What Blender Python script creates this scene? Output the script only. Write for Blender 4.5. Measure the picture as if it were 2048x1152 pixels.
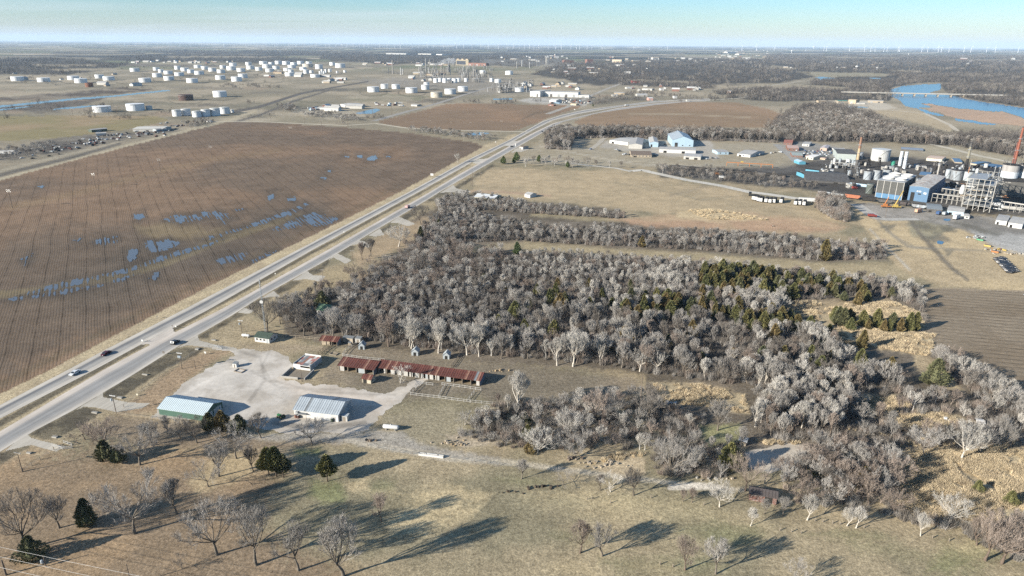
import bpy, bmesh, math, random
import numpy as np
from mathutils import Matrix, Vector

for _o in list(bpy.data.objects):
    bpy.data.objects.remove(_o)
SC = bpy.context.scene
COL = SC.collection
R = math.radians

# ------------------------------------------------------------------ camera
F, CX, CY, HC = 1365.0, 1024.0, 576.0, 130.0      # focal length and centre in photo pixels, drone height in metres
EYE = 86.0
ROLL = math.atan(16 / 2048)
PITCH = math.atan((CY - EYE) / F)
cr, sr, cp, sp = math.cos(ROLL), math.sin(ROLL), math.cos(PITCH), math.sin(PITCH)
R0 = Vector((1, 0, 0)); U0 = Vector((0, sp, cp)); F0 = Vector((0, cp, -sp))
cam_d = bpy.data.cameras.new('camera')
cam_d.sensor_width = 36.0
cam_d.lens = F / 2048 * 36.0
cam_d.clip_start = 1.0
cam_d.clip_end = 150000.0
cam = bpy.data.objects.new('camera', cam_d)
COL.objects.link(cam)
cx_, cu_, cb_ = R0 * cr + U0 * sr, U0 * cr - R0 * sr, -F0
cam.matrix_world = Matrix(((cx_.x, cu_.x, cb_.x, 0), (cx_.y, cu_.y, cb_.y, 0), (cx_.z, cu_.z, cb_.z, HC), (0, 0, 0, 1)))
SC.camera = cam

# ------------------------------------------------------------------ sky, sun, exposure
SHADOW = R(28.0)                # ground direction in which shadows fall (from +X towards +Y)
SUN_EL = R(20.5)
SC.view_settings.view_transform = 'Standard'
SC.view_settings.look = 'None'
SC.view_settings.gamma = 1.0
SC.view_settings.use_curve_mapping = False
SC.view_settings.exposure = 1.21
wld = bpy.data.worlds.new('World')
SC.world = wld
wld.use_nodes = True
nt = wld.node_tree
nt.nodes.clear()
N, L = nt.nodes.new, nt.links.new
wo = N('ShaderNodeOutputWorld'); bg = N('ShaderNodeBackground'); bg.inputs[1].default_value = 0.050
sky = N('ShaderNodeTexSky'); sky.sky_type = 'NISHITA'; sky.sun_disc = False
sky.sun_elevation = SUN_EL
sun_az = SHADOW + math.pi                      # direction to the sun, measured from +X
sky.sun_rotation = math.pi / 2 - sun_az        # the sky measures clockwise from +Y
sky.altitude = 100; sky.air_density = 1.0; sky.dust_density = 0.4; sky.ozone_density = 2.0
# thin cirrus: noise over the plane of a high cloud layer
tc = N('ShaderNodeTexCoord'); sx = N('ShaderNodeSeparateXYZ'); L(tc.outputs['Generated'], sx.inputs[0])
zc = N('ShaderNodeMath'); zc.operation = 'MAXIMUM'; zc.inputs[1].default_value = 0.012; L(sx.outputs[2], zc.inputs[0])
zz = N('ShaderNodeMath'); zz.operation = 'ADD'; zz.inputs[1].default_value = 0.05; L(zc.outputs[0], zz.inputs[0])
dx = N('ShaderNodeMath'); dx.operation = 'DIVIDE'; L(sx.outputs[0], dx.inputs[0]); L(zz.outputs[0], dx.inputs[1])
dy = N('ShaderNodeMath'); dy.operation = 'DIVIDE'; L(sx.outputs[1], dy.inputs[0]); L(zz.outputs[0], dy.inputs[1])
cb = N('ShaderNodeCombineXYZ'); L(dx.outputs[0], cb.inputs[0]); L(dy.outputs[0], cb.inputs[1])
mp = N('ShaderNodeMapping'); mp.inputs['Scale'].default_value = (0.16, 0.42, 1); mp.inputs['Rotation'].default_value = (0, 0, R(14))
mp.inputs['Location'].default_value = (2.3, 1.1, 0)
L(cb.outputs[0], mp.inputs[0])
cn = N('ShaderNodeTexNoise'); cn.inputs['Scale'].default_value = 1.0; cn.inputs['Detail'].default_value = 7; cn.inputs['Roughness'].default_value = 0.55
cn.inputs['Distortion'].default_value = 0.5
L(mp.outputs[0], cn.inputs['Vector'])
cm = N('ShaderNodeMapRange'); cm.inputs[1].default_value = 0.42; cm.inputs[2].default_value = 0.72; cm.inputs[3].default_value = 0; cm.inputs[4].default_value = 0.5
L(cn.outputs[0], cm.inputs[0])
# the high haze thins towards the east (+X) of the view
ex = N('ShaderNodeMapRange'); ex.inputs[1].default_value = -0.25; ex.inputs[2].default_value = 0.35; ex.inputs[3].default_value = 1; ex.inputs[4].default_value = 0.25
L(sx.outputs[0], ex.inputs[0])
cf = N('ShaderNodeMath'); cf.operation = 'MULTIPLY'; L(cm.outputs[0], cf.inputs[0]); L(ex.outputs[0], cf.inputs[1])
tint = N('ShaderNodeMix'); tint.data_type = 'RGBA'; tint.blend_type = 'MULTIPLY'; tint.inputs[0].default_value = 1
hg = N('ShaderNodeMapRange'); hg.inputs[1].default_value = 0.0; hg.inputs[2].default_value = 0.075; L(sx.outputs[2], hg.inputs[0])
hm_ = N('ShaderNodeMix'); hm_.data_type = 'RGBA'; L(hg.outputs[0], hm_.inputs[0]); hm_.inputs[6].default_value = (1.06, 1.12, 1.30, 1); hm_.inputs[7].default_value = (.62, 1.08, 1.44, 1)
L(hm_.outputs[2], tint.inputs[7])
L(sky.outputs[0], tint.inputs[6])
mx = N('ShaderNodeMix'); mx.data_type = 'RGBA'
L(cf.outputs[0], mx.inputs[0]); L(tint.outputs[2], mx.inputs[6]); mx.inputs[7].default_value = (6.6, 7.3, 7.8, 1)
L(mx.outputs[2], bg.inputs[0]); L(bg.outputs[0], wo.inputs[0])

sun_d = bpy.data.lights.new('sun', 'SUN')
sun_d.energy = 5.0; sun_d.angle = R(0.53); sun_d.color = (1.0, 0.935, 0.83)
sun = bpy.data.objects.new('sun', sun_d); COL.objects.link(sun)
sdir = Vector((math.cos(SHADOW) * math.cos(SUN_EL), math.sin(SHADOW) * math.cos(SUN_EL), -math.sin(SUN_EL)))
sun.rotation_euler = sdir.to_track_quat('-Z', 'Y').to_euler()
sun.location = (-300, -200, 400)
SC.cycles.use_denoising = False
SC.cycles.volume_bounces = 1
SC.cycles.max_bounces = 6
SC.cycles.transparent_max_bounces = 8
SC.cycles.caustics_reflective = False
SC.cycles.caustics_refractive = False

# ------------------------------------------------------------------ picture <-> ground
def ray(px, py):
    x = px - CX; y = py - CY
    xr = cr * x + sr * y; yr = -sr * x + cr * y
    return xr / F, cp - yr / F * sp, -sp - yr / F * cp

def G(px, py, z=0.0):
    """The ground point seen at a photo pixel."""
    X, Y, Z = ray(px, py)
    t = (HC - z) / -Z
    return X * t, Y * t

def GV(px, py, z=0.0):
    a = G(px, py, z)
    return Vector((a[0], a[1], z))

def proj(X, Y, Z=0.0):
    a = X; b = Y * sp + (Z - HC) * cp; d = Y * cp - (Z - HC) * sp
    xr = a / d * F; yr = -b / d * F
    return CX + cr * xr - sr * yr, CY + sr * xr + cr * yr

def mpp(px, py):
    a = G(px - .5, py); b = G(px + .5, py)
    return math.hypot(a[0] - b[0], a[1] - b[1])

def hpx(px, py, h):
    """metres of height that show as h pixels above the ground point at (px, py)"""
    X, Y = G(px, py)
    lo, hi = 0.0, 110.0
    for _ in range(40):
        m = (lo + hi) / 2
        if py - proj(X, Y, m)[1] < h: lo = m
        else: hi = m
    return (lo + hi) / 2

# ------------------------------------------------------------------ noise and polygons (numpy)
def _h(ix, iy, s):
    n = (ix.astype(np.int64) * 374761393 + iy.astype(np.int64) * 668265263 + s * 1442695041) & 0x7fffffff
    n = ((n ^ (n >> 13)) * 1274126177) & 0x7fffffff
    return ((n ^ (n >> 16)) & 0xffff) / 65535.0

def vnoise(x, y, s=0):
    ix = np.floor(x); iy = np.floor(y)
    fx = x - ix; fy = y - iy
    fx = fx * fx * (3 - 2 * fx); fy = fy * fy * (3 - 2 * fy)
    a = _h(ix, iy, s); b = _h(ix + 1, iy, s); c = _h(ix, iy + 1, s); d = _h(ix + 1, iy + 1, s)
    return a + (b - a) * fx + (c - a) * fy + (a - b - c + d) * fx * fy

def fbm(x, y, scale, octs=4, s=0):
    """0..1 noise, feature size `scale`"""
    t = np.zeros_like(x); a = 0.5; f = 1.0 / scale; tot = 0
    for k in range(octs):
        t += a * vnoise(x * f + 17.3 * k, y * f - 9.1 * k, s + k); tot += a
        a *= 0.55; f *= 2.03
    return t / tot

def sdist(px, py, poly):
    """signed distance (pixels) to a polygon, positive inside"""
    P = np.asarray(poly, float)
    d = np.full(px.shape, 1e9); ins = np.zeros(px.shape, bool)
    n = len(P)
    for i in range(n):
        x1, y1 = P[i]; x2, y2 = P[(i + 1) % n]
        ex, ey = x2 - x1, y2 - y1
        t = np.clip(((px - x1) * ex + (py - y1) * ey) / (ex * ex + ey * ey + 1e-9), 0, 1)
        d = np.minimum(d, np.hypot(px - x1 - t * ex, py - y1 - t * ey))
        if y1 != y2:
            c = ((y1 > py) != (y2 > py)) & (px < (x2 - x1) * (py - y1) / (y2 - y1) + x1)
            ins ^= c
    return np.where(ins, d, -d)

def ldist(px, py, pts):
    """distance to a polyline minus its own half width (pts: x, y, halfwidth), in pixels; y counts double"""
    d = np.full(px.shape, 1e9)
    for (x1, y1, w1), (x2, y2, w2) in zip(pts[:-1], pts[1:]):
        ex, ey = x2 - x1, y2 - y1
        t = np.clip(((px - x1) * ex + (py - y1) * ey) / (ex * ex + ey * ey + 1e-9), 0, 1)
        d = np.minimum(d, np.hypot(px - x1 - t * ex, py - y1 - t * ey) - (w1 + (w2 - w1) * t))
    return d

def inside(px, py, poly):
    return bool(sdist(np.array([float(px)]), np.array([float(py)]), poly)[0] > 0)

def srgb(r, g, b):
    f = lambda c: (c / 255 / 12.92) if c / 255 < 0.04045 else ((c / 255 + 0.055) / 1.055) ** 2.4
    return (f(r), f(g), f(b))

# ------------------------------------------------------------------ materials
MATS = {}
def newmat(name):
    m = bpy.data.materials.new(name); m.use_nodes = True
    t = m.node_tree; t.nodes.clear()
    o = t.nodes.new('ShaderNodeOutputMaterial'); p = t.nodes.new('ShaderNodeBsdfPrincipled')
    t.links.new(p.outputs[0], o.inputs[0])
    p.inputs['Specular IOR Level'].default_value = 0.25
    return m, t, p

def mult(t, a, b):
    n = t.nodes.new('ShaderNodeMix'); n.data_type = 'RGBA'; n.blend_type = 'MULTIPLY'; n.inputs[0].default_value = 1
    t.links.new(a, n.inputs[6]); t.links.new(b, n.inputs[7])
    return n.outputs[2]

def gray(t, v, lo, hi, a=0.25, b=0.75):
    """map a value socket to a grey factor"""
    n = t.nodes.new('ShaderNodeMapRange'); n.inputs[1].default_value = a; n.inputs[2].default_value = b
    n.inputs[3].default_value = lo; n.inputs[4].default_value = hi
    t.links.new(v, n.inputs[0])
    return n.outputs[0]

def noise(t, scale, detail=4, rough=0.55, vec=None, stretch=None, rot=0):
    n = t.nodes.new('ShaderNodeTexNoise'); n.inputs['Scale'].default_value = scale
    n.inputs['Detail'].default_value = detail; n.inputs['Roughness'].default_value = rough
    if vec is not None:
        if stretch:
            m = t.nodes.new('ShaderNodeMapping'); m.vector_type = 'TEXTURE'; m.inputs['Scale'].default_value = [1 / q for q in stretch]; m.inputs['Rotation'].default_value = (0, 0, rot)
            t.links.new(vec, m.inputs[0]); vec = m.outputs[0]
        t.links.new(vec, n.inputs['Vector'])
    return n.outputs[0]

def mat(name, col, rough=0.8, var=0.2, scale=0.6, metal=0.0, spec=0.25, rand=0.0, bump=0.0, streak=None, col2=None):
    """a weathered painted / bare surface: base colour with procedural mottling, optional per-object tone and a second colour in patches"""
    if name in MATS: return MATS[name]
    m, t, p = newmat(name)
    col = [q * .72 for q in col]; col2 = [q * .72 for q in col2] if col2 else None      # dusty, weathered tone
    c = t.nodes.new('ShaderNodeTexCoord').outputs['Object']
    base = t.nodes.new('ShaderNodeRGB'); base.outputs[0].default_value = (*col, 1); s = base.outputs[0]
    nz = noise(t, scale, 6, 0.6, c, streak)
    if col2:
        k = t.nodes.new('ShaderNodeMix'); k.data_type = 'RGBA'
        t.links.new(gray(t, noise(t, scale * 1.7, 5, 0.6, c, streak), 0, 1, 0.46, 0.62), k.inputs[0])
        t.links.new(s, k.inputs[6]); k.inputs[7].default_value = (*col2, 1); s = k.outputs[2]
    if var: s = mult(t, s, gray(t, nz, 1 - var, 1 + var))
    if rand:
        oi = t.nodes.new('ShaderNodeObjectInfo')
        s = mult(t, s, gray(t, oi.outputs['Random'], 1 - rand, 1 + rand, 0, 1))
    t.links.new(s, p.inputs['Base Color'])
    p.inputs['Roughness'].default_value = rough; p.inputs['Metallic'].default_value = metal
    p.inputs['Specular IOR Level'].default_value = spec
    if bump:
        b = t.nodes.new('ShaderNodeBump'); b.inputs['Strength'].default_value = bump; b.inputs['Distance'].default_value = 0.1
        t.links.new(nz, b.inputs['Height']); t.links.new(b.outputs[0], p.inputs['Normal'])
    MATS[name] = m
    return m

# ------------------------------------------------------------------ mesh helpers
class MB:
    """collects shapes and links them as one mesh object"""
    def __init__(s): s.v = []; s.f = []
    def add(s, vs, fs):
        k = len(s.v); s.v.extend([tuple(a) for a in vs]); s.f.extend([tuple(i + k for i in f) for f in fs]); return s
    def box(s, x0, x1, y0, y1, z0, z1):
        return s.add([(x0, y0, z0), (x1, y0, z0), (x1, y1, z0), (x0, y1, z0), (x0, y0, z1), (x1, y0, z1), (x1, y1, z1), (x0, y1, z1)],
                     [(3, 2, 1, 0), (4, 5, 6, 7), (0, 1, 5, 4), (1, 2, 6, 5), (2, 3, 7, 6), (3, 0, 4, 7)])
    def cbox(s, c, sz, rz=0.0):
        x, y, z = sz[0] / 2, sz[1] / 2, sz[2] / 2; a, b = math.cos(rz), math.sin(rz)
        vs = [(c[0] + a * i * x - b * j * y, c[1] + b * i * x + a * j * y, c[2] + k * z) for k in (-1, 1) for i, j in ((-1, -1), (1, -1), (1, 1), (-1, 1))]
        return s.add(vs, [(3, 2, 1, 0), (4, 5, 6, 7), (0, 1, 5, 4), (1, 2, 6, 5), (2, 3, 7, 6), (3, 0, 4, 7)])
    def prism(s, base, off):
        """extrude the polygon `base` (3-D points, counter-clockwise seen against `off`) along the vector off"""
        n = len(base); top = [(p[0] + off[0], p[1] + off[1], p[2] + off[2]) for p in base]
        return s.add(list(base) + top, [tuple(range(n - 1, -1, -1)), tuple(range(n, 2 * n))] + [(i, (i + 1) % n, n + (i + 1) % n, n + i) for i in range(n)])
    def tube(s, p0, p1, r0, r1=None, n=6, caps=True):
        r1 = r0 if r1 is None else r1
        p0, p1 = Vector(p0), Vector(p1); d = (p1 - p0)
        if d.length < 1e-6: return s
        d.normalize(); a = d.orthogonal().normalized(); b = d.cross(a)
        vs = []
        for p, r in ((p0, r0), (p1, r1)):
            for i in range(n):
                t = 2 * math.pi * i / n; vs.append(p + a * (math.cos(t) * r) + b * (math.sin(t) * r))
        fs = [(i, (i + 1) % n, n + (i + 1) % n, n + i) for i in range(n)]
        if caps: fs += [tuple(range(n - 1, -1, -1)), tuple(range(n, 2 * n))]
        return s.add(vs, fs)
    def lathe(s, prof, n=20, c=(0, 0, 0)):
        """prof: (radius, z) from bottom to top"""
        vs = []; fs = []
        for r, z in prof:
            for i in range(n):
                t = 2 * math.pi * i / n; vs.append((c[0] + r * math.cos(t), c[1] + r * math.sin(t), c[2] + z))
        for k in range(len(prof) - 1):
            for i in range(n):
                fs.append((k * n + i, k * n + (i + 1) % n, (k + 1) * n + (i + 1) % n, (k + 1) * n + i))
        fs.append(tuple(range(n - 1, -1, -1))); fs.append(tuple((len(prof) - 1) * n + i for i in range(n)))
        return s.add(vs, fs)
    def mesh(s, name, m=None, smooth=False):
        me = bpy.data.meshes.new(name); me.from_pydata(s.v, [], s.f)
        if m: me.materials.append(m)
        if smooth: me.polygons.foreach_set('use_smooth', [True] * len(me.polygons))
        me.update()
        return me
    def obj(s, name, m, parent=None, smooth=False, loc=None, rz=0.0):
        o = bpy.data.objects.new(name, s.mesh(name, m, smooth)); COL.objects.link(o)
        if parent: o.parent = parent
        if loc is not None: o.location = loc
        if rz: o.rotation_euler.z = rz
        return o

def tag(o, label=None, cat=None, group=None, kind=None):
    if label: o['label'] = label
    if cat: o['category'] = cat
    if group: o['group'] = group
    if kind: o['kind'] = kind
    return o

def thing(name, label, cat, loc=(0, 0, 0), rz=0.0, group=None):
    o = bpy.data.objects.new(name, None); COL.objects.link(o); o.empty_display_size = 0.5
    o.location = loc; o.rotation_euler.z = rz
    return tag(o, label, cat, group, 'thing')

def link(name, me, parent=None, loc=(0, 0, 0), rz=0.0, sc=None):
    o = bpy.data.objects.new(name, me); COL.objects.link(o)
    if parent: o.parent = parent
    o.location = loc; o.rotation_euler.z = rz
    if sc is not None: o.scale = sc if hasattr(sc, '__len__') else (sc, sc, sc)
    return o

def dup(src, loc, rz, label=None, group=None, sc=None):
    """a copy of a thing with copies of its parts and sub-parts"""
    r = src.copy(); COL.objects.link(r); r.location = loc; r.rotation_euler = (0, 0, rz)
    if sc is not None: r.scale = (sc, sc, sc) if not hasattr(sc, '__len__') else sc
    if label: r['label'] = label
    if group: r['group'] = group
    for ch in list(src.children):
        c = ch.copy(); COL.objects.link(c); c.parent = r
        for g in list(ch.children):
            d = g.copy(); COL.objects.link(d); d.parent = c
    return r

ORD = 'first second third fourth fifth sixth seventh eighth ninth tenth eleventh twelfth thirteenth fourteenth fifteenth sixteenth seventeenth eighteenth nineteenth twentieth'.split()
def rank(i): return ORD[i] if i < len(ORD) else ('twenty-' + ORD[i - 20])

def arr_mesh(name, V, Q, m, attr=None, smooth=True):
    """mesh from numpy arrays: V (n,3), Q (k,4) quads, attr (n,3) vertex colours"""
    me = bpy.data.meshes.new(name)
    me.vertices.add(len(V)); me.vertices.foreach_set('co', np.ascontiguousarray(V, np.float32).ravel())
    me.loops.add(Q.size); me.loops.foreach_set('vertex_index', np.ascontiguousarray(Q, np.int32).ravel())
    me.polygons.add(len(Q)); me.polygons.foreach_set('loop_start', np.arange(0, Q.size, 4, dtype=np.int32))
    try: me.polygons.foreach_set('loop_total', np.full(len(Q), 4, np.int32))
    except Exception: pass
    me.update(calc_edges=True)
    if smooth: me.polygons.foreach_set('use_smooth', np.ones(len(Q), bool))
    if attr is not None:
        a = me.color_attributes.new('Col', 'FLOAT_COLOR', 'POINT')
        c = np.ones((len(V), 4), np.float32); c[:, :3] = attr; a.data.foreach_set('color', c.ravel())
    me.materials.append(m)
    o = bpy.data.objects.new(name, me); COL.objects.link(o)
    return o

# ================================================================== GROUND
rng = np.random.default_rng(7)
random.seed(7)
ys = np.concatenate([np.arange(1330, 210, -2.7), np.arange(210, 118, -1.6), np.arange(118, 92, -0.9), [91.2, 90.4, 89.9]])
rowY = np.array([G(1024, y)[1] for y in ys])
kx = np.linspace(-1.16, 1.16, 980)
GX = rowY[:, None] * kx[None, :]; GY = np.repeat(rowY[:, None], len(kx), 1)
nr, nc = GX.shape
vx, vy = GX.ravel(), GY.ravel()
vpx, vpy = proj(vx, vy)
n_small = fbm(vx, vy, 6.0, 3, 3); n_mid = fbm(vx, vy, 28.0, 4, 11); n_big = fbm(vx, vy, 140.0, 4, 21); n_huge = fbm(vx, vy, 900.0, 4, 31)
# picture-scale noise only breaks up the outlines of the patches below
jx = (fbm(vpx, vpy * 2.2, 26, 3, 41) - .5); jy = (fbm(vpx, vpy * 2.2, 26, 3, 51) - .5)
fx_ = (fbm(vpx, vpy * 2, 7, 2, 61) - .5)
CC = np.zeros((len(vx), 3))

def lerp3(a, b, t): return np.asarray(a)[None, :] * (1 - t[:, None]) + np.asarray(b)[None, :] * t[:, None]
def sstep(a, b, x):
    t = np.clip((x - a) / (b - a), 0, 1); return t * t * (3 - 2 * t)

# base: winter grassland, from tan to grey olive; paler and greyer far off where fields mix with scrub
g1 = lerp3((.295, .238, .152), (.205, .177, .114), sstep(.35, .65, n_mid))
g1 = g1 * (0.86 + 0.28 * n_small[:, None])
g2 = lerp3((.305, .255, .180), (.215, .185, .130), sstep(.38, .62, n_big))
t = sstep(330, 230, vpy)
CC[:] = g1 * (1 - t[:, None]) + g2 * t[:, None]

# beyond the town: square-mile sections of farmland
ang = R(-13.3); ca, sa = math.cos(ang), math.sin(ang)
def sections(du, dv, seed):
    u = (vx * ca + vy * sa) / du; v = (-vx * sa + vy * ca) / dv
    return _h(np.floor(u), np.floor(v), seed)
s1 = sections(800, 400, 5); s2 = sections(1600, 800, 8)
pal = np.array([(.27, .235, .16), (.15, .13, .10), (.14, .145, .085), (.33, .28, .20), (.075, .068, .055), (.19, .165, .12)])
far = pal[(s1 * 5.99).astype(int)]
t = sstep(150, 128, vpy + jx * 16)
CC[:] = CC * (1 - t[:, None]) + far * t[:, None]
dk = (sstep(.52, .60, fbm(vx, vy, 1500, 4, 77)) * sstep(140, 120, vpy))[:, None]
CC[:] = CC * (1 - dk) + np.array((.045, .043, .040)) * dk

def P(poly, col, feather=3.0, strength=1.0, jit=6.0, col2=None, nz=None):
    """colour the ground inside a polygon (photo pixels), with an uneven edge"""
    q = np.asarray(poly, float)
    m = np.where((vpx > q[:, 0].min() - 15) & (vpx < q[:, 0].max() + 15) & (vpy > q[:, 1].min() - 15) & (vpy < q[:, 1].max() + 15))[0]
    if not len(m): return
    d = sdist(vpx[m] + jx[m] * jit, vpy[m] + jy[m] * jit, poly) + fx_[m] * feather
    a = np.clip(d / feather + 0.5, 0, 1) * strength
    c = np.asarray(col)[None, :]
    if col2 is not None:
        t = sstep(.36, .64, (n_mid if nz is None else nz)[m]); c = lerp3(col, col2, t)
    else:
        c = c * (0.84 + 0.32 * n_mid[m])[:, None]
    CC[m] = CC[m] * (1 - a[:, None]) + c * a[:, None]

def S(pts, col, strength=1.0, soft=1.5, jit=1.0):
    """colour a line (x, y, half width in photo pixels)"""
    q = np.asarray(pts, float)
    m = np.where((vpx > q[:, 0].min() - 15) & (vpx < q[:, 0].max() + 15) & (vpy > q[:, 1].min() - 15) & (vpy < q[:, 1].max() + 15))[0]
    if not len(m): return
    d = ldist(vpx[m] + jx[m] * jit, vpy[m] + jy[m] * jit, pts)
    a = np.clip(0.5 - d / soft, 0, 1) * strength
    CC[m] = CC[m] * (1 - a[:, None]) + (np.asarray(col)[None, :] * (0.86 + 0.28 * n_mid[m])[:, None]) * a[:, None]

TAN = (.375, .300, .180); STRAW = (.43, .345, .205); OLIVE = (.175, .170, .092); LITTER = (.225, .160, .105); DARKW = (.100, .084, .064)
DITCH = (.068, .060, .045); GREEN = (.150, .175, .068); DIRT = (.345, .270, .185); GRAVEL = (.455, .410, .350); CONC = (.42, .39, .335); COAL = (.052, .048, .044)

# ---- near meadow
P([(-300, 900), (120, 905), (300, 890), (520, 890), (560, 960), (500, 1060), (620, 1110), (760, 1160), (760, 1340), (-300, 1340)], (.265, .185, .112), 60, .85, 40, (.205, .150, .10))
P([(700, 900), (1000, 925), (1240, 960), (1500, 1010), (1700, 1060), (2048, 1130), (2300, 1200), (2300, 1340), (700, 1340), (720, 1100), (560, 1040)], (.300, .246, .156), 50, .65, 40, (.212, .184, .118))
P([(770, 1040), (860, 1005), (960, 1015), (935, 1045), (830, 1062), (780, 1072)], STRAW, 16, .85, 14)
P([(830, 990), (900, 975), (985, 985), (970, 1005), (880, 1003)], STRAW, 14, .7, 12)
P([(690, 968), (735, 955), (740, 980), (705, 985)], TAN, 14, .8, 12)
P([(625, 965), (680, 962), (690, 1000), (650, 1010), (615, 990)], GREEN, 18, .5, 12)
P([(585, 895), (640, 893), (640, 908), (590, 910)], GREEN, 10, .6, 8)
P([(740, 965), (790, 962), (785, 985), (745, 985)], OLIVE, 14, .6, 10)
P([(1880, 1090), (1960, 1080), (1990, 1110), (1900, 1150), (1860, 1140)], GREEN, 40, .4, 20)
P([(1200, 1120), (1420, 1115), (1460, 1140), (1250, 1150)], OLIVE, 30, .5, 20)
P([(430, 905), (500, 905), (520, 940), (400, 985), (380, 965)], STRAW, 26, .6, 14)
P([(1690, 1070), (1980, 1130), (1960, 1150), (1700, 1100)], OLIVE, 26, .35, 20)
P([(1050, 1000), (1250, 975), (1420, 1010), (1540, 1060), (1380, 1050), (1180, 1030)], (.36, .30, .18), 30, .55, 26)
P([(1120, 1060), (1320, 1060), (1500, 1095), (1440, 1110), (1200, 1090)], TAN, 30, .4, 26)
for i in range(26):
    x0 = 700 + random.random() * 1300; y0 = 960 + random.random() * 190
    if y0 < 930 + (x0 - 900) * .14: continue
    w = 30 + random.random() * 70; h = 6 + random.random() * 14
    P([(x0 - w, y0 - 2), (x0 - w * .3, y0 - h), (x0 + w * .7, y0 - h * .4), (x0 + w, y0 + h * .6), (x0, y0 + h)], random.choice([STRAW, TAN, OLIVE, (.19, .16, .10)]), 16, .45, 18)
# ---- compound and drive
P([(230, 830), (330, 840), (540, 880), (700, 880), (560, 900), (300, 890), (180, 870)], (.20, .155, .11), 14, .8, 10)
P([(650, 740), (690, 700), (1000, 720), (1280, 760), (1280, 790), (1180, 840), (1000, 820), (960, 790), (800, 800), (640, 760)], (.210, .172, .124), 16, .85, 12, (.165, .138, .102))
P([(700, 690), (830, 700), (930, 715), (900, 722), (780, 715), (700, 708)], (.20, .165, .12), 8, .9, 6)
P([(480, 690), (640, 690), (660, 700), (590, 705), (500, 695)], (.30, .24, .165), 10, .8, 8)
P([(770, 830), (900, 815), (930, 850), (900, 900), (820, 900), (760, 880)], (.25, .215, .145), 12, .8, 10)
P([(250, 815), (330, 750), (390, 705), (470, 697), (430, 720), (370, 765), (330, 800), (318, 830), (240, 824)], (.285, .205, .13), 9, .9, 8)
P([(500, 872), (560, 868), (700, 862), (800, 860), (840, 890), (1000, 915), (1000, 930), (860, 915), (690, 885), (520, 880)], (.30, .275, .235), 9, .8, 8)
# ---- forest floor and scrub of the big wood
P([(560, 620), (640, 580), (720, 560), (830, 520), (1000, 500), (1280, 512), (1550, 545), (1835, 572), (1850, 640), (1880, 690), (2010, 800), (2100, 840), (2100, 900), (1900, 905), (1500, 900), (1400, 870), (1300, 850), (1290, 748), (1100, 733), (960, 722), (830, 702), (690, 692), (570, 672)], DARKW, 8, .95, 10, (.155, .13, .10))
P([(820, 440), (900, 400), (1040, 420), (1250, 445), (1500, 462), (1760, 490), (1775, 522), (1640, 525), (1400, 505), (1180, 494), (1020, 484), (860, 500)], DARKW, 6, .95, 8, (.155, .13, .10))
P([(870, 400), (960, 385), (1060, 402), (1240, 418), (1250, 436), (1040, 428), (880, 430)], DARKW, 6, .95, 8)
P([(1050, 484), (1180, 496), (1400, 508), (1640, 527), (1800, 528), (1860, 560), (1650, 548), (1450, 527), (1280, 510), (1050, 500)], (.285, .235, .145), 7, .95, 6, (.32, .26, .16))
P([(1070, 418), (1180, 432), (1240, 440), (1250, 446), (1150, 440), (1060, 432)], (.27, .225, .14), 5, .9, 5)
P([(700, 560), (800, 500), (860, 470), (900, 480), (930, 520), (900, 560), (800, 580), (700, 600)], (.285, .22, .145), 16, .85, 16, (.20, .15, .105))
P([(560, 585), (640, 545), (720, 520), (700, 560), (610, 600)], (.32, .255, .155), 8, .9, 8)
P([(700, 510), (780, 460), (860, 430), (860, 460), (780, 505), (720, 535)], (.31, .235, .15), 10, .9, 10)
for q in ([(1560, 655), (1640, 600), (1780, 600), (1840, 625), (1850, 655), (1700, 640), (1640, 660)], [(1610, 660), (1700, 650), (1870, 670), (1860, 715), (1780, 700), (1700, 690), (1620, 680)],
          [(1300, 765), (1400, 765), (1490, 790), (1500, 830), (1420, 815), (1330, 805)], [(1790, 830), (1900, 825), (1960, 850), (1900, 862), (1800, 855)], [(1700, 790), (1790, 790), (1830, 815), (1740, 830)],
          [(1800, 905), (2048, 890), (2200, 900), (2200, 1060), (2000, 1050), (1880, 1040), (1800, 1030), (1790, 960)], [(1820, 700), (1880, 720), (1930, 790), (1880, 770), (1830, 740)]):
    P(q, (.40, .325, .205), 9, .92, 10, (.32, .25, .155))
P([(1180, 935), (1250, 905), (1290, 920), (1290, 950), (1220, 950)], (.40, .32, .21), 6, .9, 5)
P([(1400, 850), (1480, 850), (1480, 885), (1400, 895)], (.25, .24, .12), 9, .8, 8)
P([(1490, 905), (1570, 885), (1640, 895), (1600, 925), (1540, 945), (1500, 935)], (.46, .41, .33), 5, .95, 5)
P([(890, 870), (960, 865), (1000, 890), (920, 895)], (.36, .30, .22), 6, .8, 6)
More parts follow.
